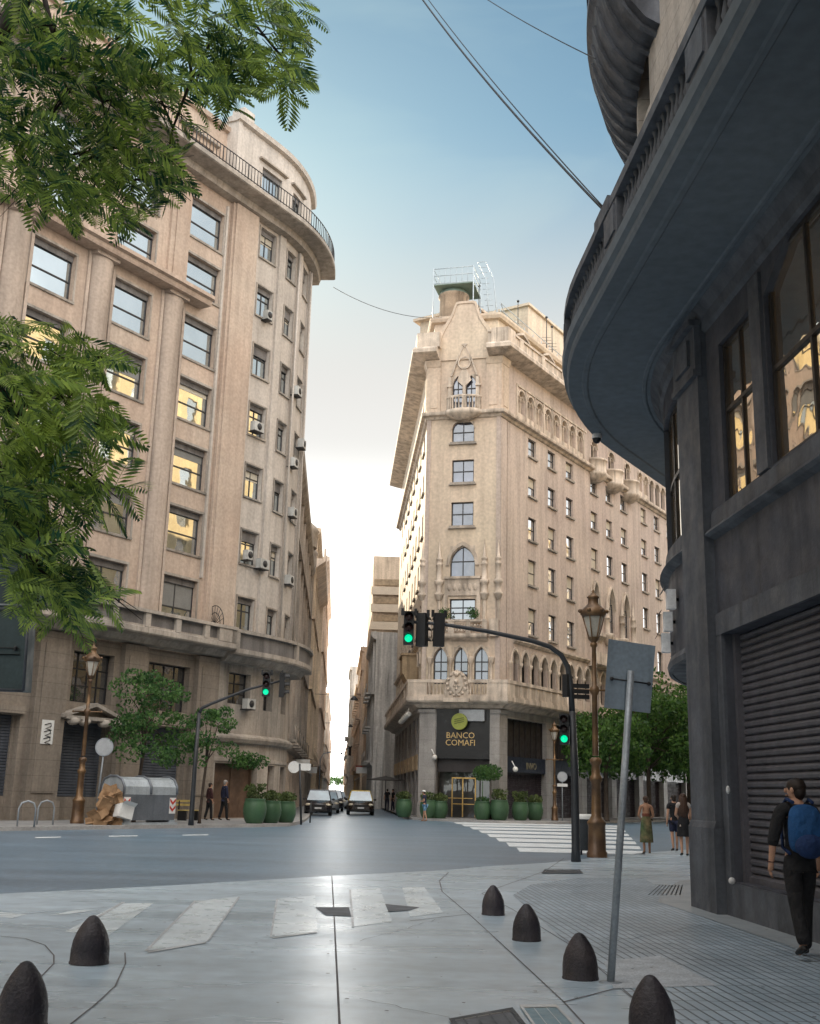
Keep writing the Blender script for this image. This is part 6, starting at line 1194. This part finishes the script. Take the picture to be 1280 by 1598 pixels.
P_dk = mat('dark_car_paint', (.02, .018, .022), .25, .05, 3, spec=.6); P_br = mat('bronze_black_paint', (.03, .02, .015), .25, .05, 3, spec=.6); P_ye = mat('taxi_yellow', (.55, .38, .05), .35, .05, 3); P_gr = mat('grey_car_paint', (.2, .21, .22), .3, .05, 3); P_wh = mat('white_car_paint', (.6, .6, .6), .35, .05, 3)
rzs = math.radians(-AS)
car('dark taxi with yellow roof driving out of the narrow street', gz(560, 1272) + Vector((0, 2.1, 0)), rzs, P_br, P_ye, name='taxi', cat='taxi', Wd=1.85, Hh=1.62)
for i, (x, y, p, lb_) in enumerate(((-5.5, 75.6, P_dk, 'nearest dark car parked on the left side of the narrow street'), (at(511, 1255, 84).x, 84, P_gr, 'grey car parked second in the narrow street'), (at(519, 1255, 92).x, 92, P_dk, 'black car parked third in the narrow street'), (at(526, 1250, 104).x, 104, P_wh, 'white car parked fourth in the narrow street'), (-7.6, 110, P_dk, 'fifth parked car in the narrow street, dark'), (-8.6, 128, P_gr, 'farthest visible parked car in the narrow street'))):
    car(lb_, (x, y, 0), rzs, p, p, group='cars parked in the narrow street', Hh=1.5 if i % 2 else 1.6)
# ---------------------------------------------------------------- people
def skinned(verts, edges, root=0, sub=1):
    me = bpy.data.meshes.new('tmp'); me.from_pydata([v[0] for v in verts], edges, []); o = bpy.data.objects.new('tmp', me); sc.collection.objects.link(o)
    m = o.modifiers.new('s', 'SKIN'); m.use_smooth_shade = True
    if not me.skin_vertices: 
        bpy.context.view_layer.objects.active = o
    sv = me.skin_vertices[0].data
    for i, v in enumerate(verts): r = v[1]; sv[i].radius = r if isinstance(r, tuple) else (r, r)
    sv[root].use_root = True
    s = o.modifiers.new('u', 'SUBSURF'); s.levels = sub; s.render_levels = sub
    dg = bpy.context.evaluated_depsgraph_get(); dg.update(); e = o.evaluated_get(dg).to_mesh(); V = [tuple(v.co) for v in e.vertices]; Fc = [tuple(p.vertices) for p in e.polygons]; o.evaluated_get(dg).to_mesh_clear(); bpy.data.objects.remove(o); bpy.data.meshes.remove(me)
    return V, Fc
SK = mat('skin', (.48, .27, .18), .55, .08, 8); SKt = mat('tanned_skin', (.38, .20, .12), .55, .08, 8); HB_ = mat('dark_brown_hair', (.022, .014, .01), .55, .2, 30); HR = mat('reddish_brown_hair', (.06, .03, .018), .5, .3, 30); EYEM = mat('eye_dark', (.03, .02, .02), .3)
def fabric(name, c, **k): return mat(name, c, .85, k.get('var', .2), k.get('scale', 8), 0, .9, 9, bd=.05)
def person(label, loc, rz, H=1.7, top=None, bottom=None, shoes=None, hair=HB_, skin=SK, dress=None, stride=.12, arms=((-.03, .0), (.03, .0)), sleeve=.55, legs='trousers', longhair=0.0, head_turn=0.0, bend=.0, hatm=None, hands=True, group=None, elbow=((0, 0), (0, 0)), sub=1, fem=False, skirt_len=.5, lift=.0):
    t = thing('person', label, 'person', loc, rz, group); k = H / 1.75; b = .92 if fem else 1.0
    V = lambda x, y, z: (x * k, (y + bend * max(0, z - .95) * .5) * k, z * k)
    sh = .175 * b
    J = dict(pel=(V(0, 0, .95), (.125, .095)), wai=(V(0, .01, 1.1), (.112 * b, .085)), che=(V(0, 0, 1.3), (.145 * b, .10)), nb=(V(0, -.01, 1.455), (.07, .06)), ne=(V(0, .01, 1.52), (.05, .05)), h1=(V(0, .03, 1.585), (.066, .075)), h2=(V(0, .025, 1.66), (.076, .09)), h3=(V(0, .01, 1.72), (.055, .065)))
    for i, s in enumerate((-1, 1)):
        ay, ax = arms[i]; ey, ez = elbow[i]
        J['s%d' % i] = (V(s * sh, -.01, 1.42), .056); J['e%d' % i] = (V(s * (sh + .05) + ax, ay - .01, 1.13), .042)
        J['w%d' % i] = (V(s * (sh + .06) + ax - s * (.1 if ez > .1 else 0), ay + .04 + ey, .88 + ez), .028); J['p%d' % i] = (V(s * (sh + .06) + ax - s * (.13 if ez > .1 else 0), ay + .06 + ey * 1.25, .82 + ez * 1.15), (.018, .035))
        f = stride * (1 if i else -1)
        J['hp%d' % i] = (V(s * .085, 0, .88), .088); J['k%d' % i] = (V(s * .09, f * .55 + .02, .49), .056); lf = lift if f < 0 else 0
        J['a%d' % i] = (V(s * .085, f - (.03 if f < 0 else 0), .085 + lf + (.03 if f < 0 else 0)), .036); J['t%d' % i] = (V(s * .1, f + .13 - (.0 if f > 0 else .03), .03 + lf * .4), (.03, .022))
    E_ = [('pel', 'wai'), ('wai', 'che'), ('che', 'nb'), ('nb', 'ne'), ('ne', 'h1'), ('h1', 'h2'), ('h2', 'h3')]
    for i in '01': E_ += [('nb', 's' + i), ('s' + i, 'e' + i), ('e' + i, 'w' + i), ('w' + i, 'p' + i), ('pel', 'hp' + i), ('hp' + i, 'k' + i), ('k' + i, 'a' + i), ('a' + i, 't' + i)]
    def graph(names, edges, grow=0.0, over={}):
        idx = {n: i for i, n in enumerate(names)}; vs_ = []
        for n in names:
            p, r = over.get(n, J[n]); r = r if isinstance(r, tuple) else (r, r); vs_.append((p, ((r[0] + grow) * k, (r[1] + grow) * k)))
        return skinned(vs_, [(idx[a], idx[c]) for a, c in edges if a in idx and c in idx], idx.get('pel', 0), sub)
    R = Rz(head_turn); hc = Vector(V(0, .02, 1.6))
    m = MB(); v, f = graph(list(J), E_)
    v = [tuple(R @ (Vector(p) - hc) + hc) if p[2] > 1.545 * k else p for p in v]; m.smooth = True; m.add(v, f)
    HT = Tr(hc) @ R; kk = k
    m.blob(Vector((0, .097 * kk, .018 * kk)), (.013 * kk, .018 * kk, .024 * kk), 6, HT)              # nose
    for s in (-1, 1): m.blob(Vector((s * .078 * kk, -.0, .02 * kk)), (.012 * kk, .022 * kk, .032 * kk), 5, HT)
    m.blob(Vector((0, .088 * kk, -.03 * kk)), (.024 * kk, .012 * kk, .008 * kk), 5, HT); m.m = 1
    for s in (-1, 1): m.blob(Vector((s * .03 * kk, .09 * kk, .045 * kk)), (.012 * kk, .008 * kk, .007 * kk), 5, HT)
    m.m = 0
    for i, s in enumerate((-1, 1)):                                                                    # fingers and thumb
        w_, p_ = Vector(J['w%d' % i][0]), Vector(J['p%d' % i][0]); d = (p_ - w_).normalized(); sd = Vector((0, 1, 0)) if abs(d.y) < .8 else Vector((1, 0, 0)); sd = (sd - d * sd.dot(d)).normalized(); nn = d.cross(sd)
        for q, (o_, ln) in enumerate(((-.028, .06), (-.01, .072), (.009, .078), (.027, .07))):
            a = p_ + sd * o_ * k + d * .005; m.tube([a, a + (d * ln * .5 - nn * .008 * s) * k, a + (d * ln * .85 - nn * .022 * s) * k], [.0085 * k, .0078 * k, .006 * k], 6)
        a = w_ + d * .03 * k + sd * .03 * k; m.tube([a, a + (d * .03 + sd * .022) * k, a + (d * .06 + sd * .024) * k], [.011 * k, .0095 * k, .007 * k], 6)
    m.smooth = False; m.build('body', [skin, EYEM], t)
    if top is not None:
        ov = {}
        J['hem'] = (V(0, 0, .84), (.12, .095)); names = ['pel', 'hem', 'wai', 'che', 'nb']; ed = [('pel', 'hem'), ('pel', 'wai'), ('wai', 'che'), ('che', 'nb')]
        if sleeve > 0:
            for i in '01':
                names += ['s' + i, 'e' + i]; ed += [('nb', 's' + i), ('s' + i, 'e' + i)]
                if sleeve < 1: a, c = Vector(J['s' + i][0]), Vector(J['e' + i][0]); ov['e' + i] = (tuple(a.lerp(c, sleeve)), .05)
                elif sleeve > 1: names.append('w' + i); ed.append(('e' + i, 'w' + i)); a, c = Vector(J['e' + i][0]), Vector(J['w' + i][0]); ov['w' + i] = (tuple(a.lerp(c, sleeve - 1)), .036)
        v, f = graph(names, ed, .02, ov); m = MB(); m.smooth = True; m.add(v, f); m.build('top', [top], t)
    if bottom is not None and legs == 'trousers':
        J['bel'] = (V(0, 0, 1.04), (.105, .085)); names = ['pel', 'bel', 'hp0', 'hp1', 'k0', 'k1', 'a0', 'a1']; ov = {'a0': (tuple(Vector(J['a0'][0]) - Vector((0, 0, .03 * k))), .052), 'a1': (tuple(Vector(J['a1'][0]) - Vector((0, 0, .03 * k))), .052)}; v, f = graph(names, [('pel', 'bel'), ('pel', 'hp0'), ('pel', 'hp1'), ('hp0', 'k0'), ('hp1', 'k1'), ('k0', 'a0'), ('k1', 'a1')], .018, ov); m = MB(); m.smooth = True; m.add(v, f); m.build('trousers', [bottom], t)
    elif bottom is not None and legs == 'shorts':
        ov = {x: (tuple(Vector(J['hp' + x[1]][0]).lerp(Vector(J[x][0]), .8)), .085) for x in ('k0', 'k1')}; v, f = graph(['pel', 'hp0', 'hp1', 'k0', 'k1'], [('pel', 'hp0'), ('pel', 'hp1'), ('hp0', 'k0'), ('hp1', 'k1')], .018, ov); m = MB(); m.smooth = True; m.add(v, f); m.build('shorts', [bottom], t)
    if legs == 'skirt':
        m = MB(); n = 28; rows_ = [(1.12, .115), (1.0, .155), (.9, .17), (.9 - skirt_len * .5, .19), (.9 - skirt_len, .205)]; V_ = []
        for z, r in rows_:
            for j in range(n): a = 2 * math.pi * j / n; q = r * (1 + .06 * math.sin(a * 7) * max(0, (1 - z)) * 1.6); V_.append((math.cos(a) * q * k, (math.sin(a) * q * .8) * k, z * k))
        m.smooth = True; m.add(V_, [(i * n + j, i * n + (j + 1) % n, (i + 1) * n + (j + 1) % n, (i + 1) * n + j) for i in range(len(rows_) - 1) for j in range(n)]); m.build('skirt', [bottom], t)
    if shoes is not None:
        for i in '01':
            a, c = Vector(J['a' + i][0]), Vector(J['t' + i][0]); v, f = skinned([(tuple(a + Vector((0, -.03, -.03)) * k), (.042 * k, .04 * k)), (tuple(a.lerp(c, .55) + Vector((0, 0, -.01)) * k), (.044 * k, .034 * k)), (tuple(c + Vector((0, .03, 0)) * k), (.036 * k, .024 * k))], [(0, 1), (1, 2)], 0, sub); m = MB(); m.smooth = True; m.add(v, f); m.build('shoe', [shoes], t)
    m = MB(); m.blob(Vector((0, -.018 * kk, .062 * kk)), (.088 * kk, .102 * kk, .085 * kk), 8, HT, .003); m.blob(Vector((0, -.045 * kk, .01 * kk)), (.078 * kk, .07 * kk, .09 * kk), 7, HT, .003)
    if longhair:
        for j in range(9):
            a = math.pi * (1.05 + .9 * j / 8); x, y = math.cos(a) * .085 * kk, math.sin(a) * .085 * kk; m.tube([hc + Vector((x * .8, y * .7, .08 * kk)), hc + Vector((x, y, -.02 * kk)), hc + Vector((x * 1.5, y * 1.3 - .01, -longhair * .5)), hc + Vector((x * 1.3 + rnd.uniform(-.01, .01), y * 1.3, -longhair * rnd.uniform(.9, 1.05)))], [.035 * kk, .04 * kk, .045 * kk, .012 * kk], 7)
    elif fem: m.blob(Vector((0, -.1 * kk, .07 * kk)), (.045 * kk, .04 * kk, .045 * kk), 6, HT, .003)
    m.build('hair', [hair], t)
    if hatm is not None: m = MB(); m.lathe([(.11 * kk, .06 * kk), (.108 * kk, .1 * kk), (.08 * kk, .145 * kk), (.001, .16 * kk)], n=16, M=HT @ Tr((0, -.01, 0))); m.build('cap', [hatm], t)
    return t, J, k
F_blk = fabric('black_cloth', (.012, .012, .014)); F_navy = fabric('navy_cloth', (.018, .022, .05)); F_blue = fabric('blue_backpack_cloth', (.012, .07, .20), scale=5); F_pale = fabric('pale_cloth', (.5, .44, .4)); F_yel = fabric('yellow_cloth', (.55, .42, .08)); F_mar = fabric('dark_maroon_cloth', (.05, .018, .02)); F_wht = fabric('white_cloth', (.65, .65, .64)); F_lb = fabric('light_blue_cloth', (.15, .3, .45)); S_blk = mat('black_leather', (.012, .012, .012), .4, .1, 8); S_tan = mat('tan_sandal', (.25, .14, .08), .6)
# man with the backpack
pm = at(1256, 1488, 12.45); pm.z = .012; hgt = at(1243, 1211, 12.45).z
t, J, k = person('man walking away in black clothes with a bright blue backpack, by the roller shutter', pm, math.radians(2), hgt * .985, F_blk, F_blk, S_blk, HB_, SK, stride=.2, arms=((-.02, -.045), (.05, .02)), sleeve=1.28, head_turn=math.radians(48), sub=2, lift=.05, elbow=((.02, 0), (.05, .0)))
m = MB(); v, f = skinned([((0, -.17 * k, 1.0 * k), (.155 * k, .085 * k)), ((0, -.22 * k, 1.1 * k), (.2 * k, .115 * k)), ((0, -.215 * k, 1.33 * k), (.195 * k, .11 * k)), ((0, -.18 * k, 1.5 * k), (.15 * k, .06 * k))], [(0, 1), (1, 2), (2, 3)], 0, 2); m.smooth = True; m.add(v, f); bp_ = m.build('backpack', [F_blue]); bp_.location = pm; bp_.rotation_euler = (0, 0, math.radians(2)); tag(bp_, 'bright blue backpack worn by the man in black', 'backpack')
m = MB(); m.blob(Vector((0, -.30 * k, 1.08 * k)), (.15 * k, .07 * k, .12 * k), 9); v0 = len(m.v)
for s in (-1, 1): m.tube([(s * .1 * k, -.18 * k, 1.5 * k), (s * .115 * k, -.04 * k, 1.535 * k), (s * .12 * k, .1 * k, 1.44 * k), (s * .12 * k, .135 * k, 1.3 * k), (s * .14 * k, .06 * k, 1.05 * k), (s * .13 * k, -.1 * k, 1.0 * k)], .018 * k, 6)
m.build('straps', [fabric('navy_strap', (.01, .03, .10))], bp_)
m = MB(); m.tube([Vector(J['w0'][0]) + Vector((math.cos(a) * .034 * k, math.sin(a) * .034 * k, .03 * k)) for a in [2 * math.pi * i / 12 for i in range(13)]], .007 * k, 5); m.build('bracelet', [F_mar], t)
# women on the near corner
b = gz(1010, 1333); h1 = at(1010, 1242, b.y).z; t, J, k = person('woman seen from behind in a green patterned midi dress with bare back', b + Vector((0, 0, .01)), math.radians(-4), h1, None, mat('green_plaid_cloth', (.06, .10, .045), .85, .5, 9, tint=(.16, .12, .06)), S_tan, HR, SKt, stride=.03, legs='skirt', skirt_len=.56, fem=True, arms=((.03, -.02), (.03, .02)), elbow=((.16, .18), (.16, .18)), sleeve=0)
m = MB(); v, f = skinned([((0, 0, 1.04 * k), (.13 * k, .11 * k)), ((0, .005 * k, 1.14 * k), (.135 * k, .112 * k)), ((0, .012 * k, 1.25 * k), (.15 * k, .118 * k))], [(0, 1), (1, 2)], 0, 1); m.smooth = True; m.add(v, f); [m.tube([(s * .08 * k, -.09 * k, 1.27 * k), (s * .09 * k, -.06 * k, 1.44 * k), (s * .09 * k, .06 * k, 1.4 * k)], .008, 5) for s in (-1, 1)]; m.build('bodice', [fabric('rust_cloth', (.16, .05, .03))], t)
b = gz(1069, 1337); h2 = at(1069, 1238, b.y).z; person('woman with very long dark hair, pale top and short black skirt, seen from behind', b + Vector((0, 0, .01)), math.radians(-3), h2, F_pale, F_blk, S_blk, HR, SK, stride=.04, legs='skirt', skirt_len=.36, fem=True, longhair=.62, arms=((.02, -.01), (.02, .01)), elbow=((.15, .2), (.1, .1)), sleeve=.4)
person('man in dark clothes half hidden behind the long haired woman', gz(1057, 1330) + Vector((0, .25, .01)), .1, 1.74, F_blk, F_navy, S_blk, HB_, SK, stride=.06, legs='shorts', sleeve=.5)
b = gz(1087, 1312); person('person in a yellow and blue top beside the charcoal pier', b, -.3, 1.66, F_lb, F_navy, S_blk, HB_, SK, sleeve=.6, stride=.1, arms=((.05, -.05), (-.05, .06)), hatm=F_yel)
person('person in a white top carrying a yellow bag, half hidden by the charcoal pier', gz(1097, 1316), .5, 1.68, F_wht, F_yel, S_blk, HB_, SK, sleeve=.6, stride=.1, legs='shorts')
b = Vector((-8.75, 52.1, .14)); person('person in dark maroon walking beside the taller man on the left pavement', b, -1.0, 1.66, F_mar, F_blk, S_blk, HB_, SK, sleeve=1.6, stride=.12); person('taller man in navy walking on the left pavement before the brown entrance', b + Vector((.62, .35, 0)), -1.0, 1.8, F_navy, F_blk, S_blk, mat('grey_hair', (.3, .28, .26), .7), SK, sleeve=1.8, stride=.14)
b = gz(663, 1282); person('pedestrian in blue crossing the street mouth before the planters, head bent', b, 1.2, at(664, 1234, b.y).z * 1.02, F_navy, F_lb, S_tan, HB_, SK, legs='shorts', sleeve=.6, bend=.25, hatm=F_wht, stride=.12, elbow=((.18, .25), (.18, .25)))
for i, (u, Y, lb_) in enumerate(((604, 92, 'left of two tiny figures on the shaded pavement beside the bank building'), (613, 90, 'right of two tiny figures on the shaded pavement beside the bank building'))):
    p = at(u, 1262, Y); person(lb_, (p.x, Y, .13), i * 2.0, 1.7, F_blk, F_navy, S_blk, stride=.05, sleeve=.6)
# umbrella table beside the bank wall
t = thing('parasol', 'flat dark parasol on the shaded pavement beside the bank building', 'parasol', (at(600, 1225, 88).x + .1, 88, .13)); m = MB(); m.lathe([(1.5, 2.3), (1.45, 2.36), (.1, 2.62), (.02, 2.66)], n=8, smooth=False); m.build('canopy', [mat('dark_canvas', (.06, .055, .05), .8)], t); m = MB(); m.tube([(0, 0, 0), (0, 0, 2.5)], .035, 6); m.build('pole', [M_pole], t)
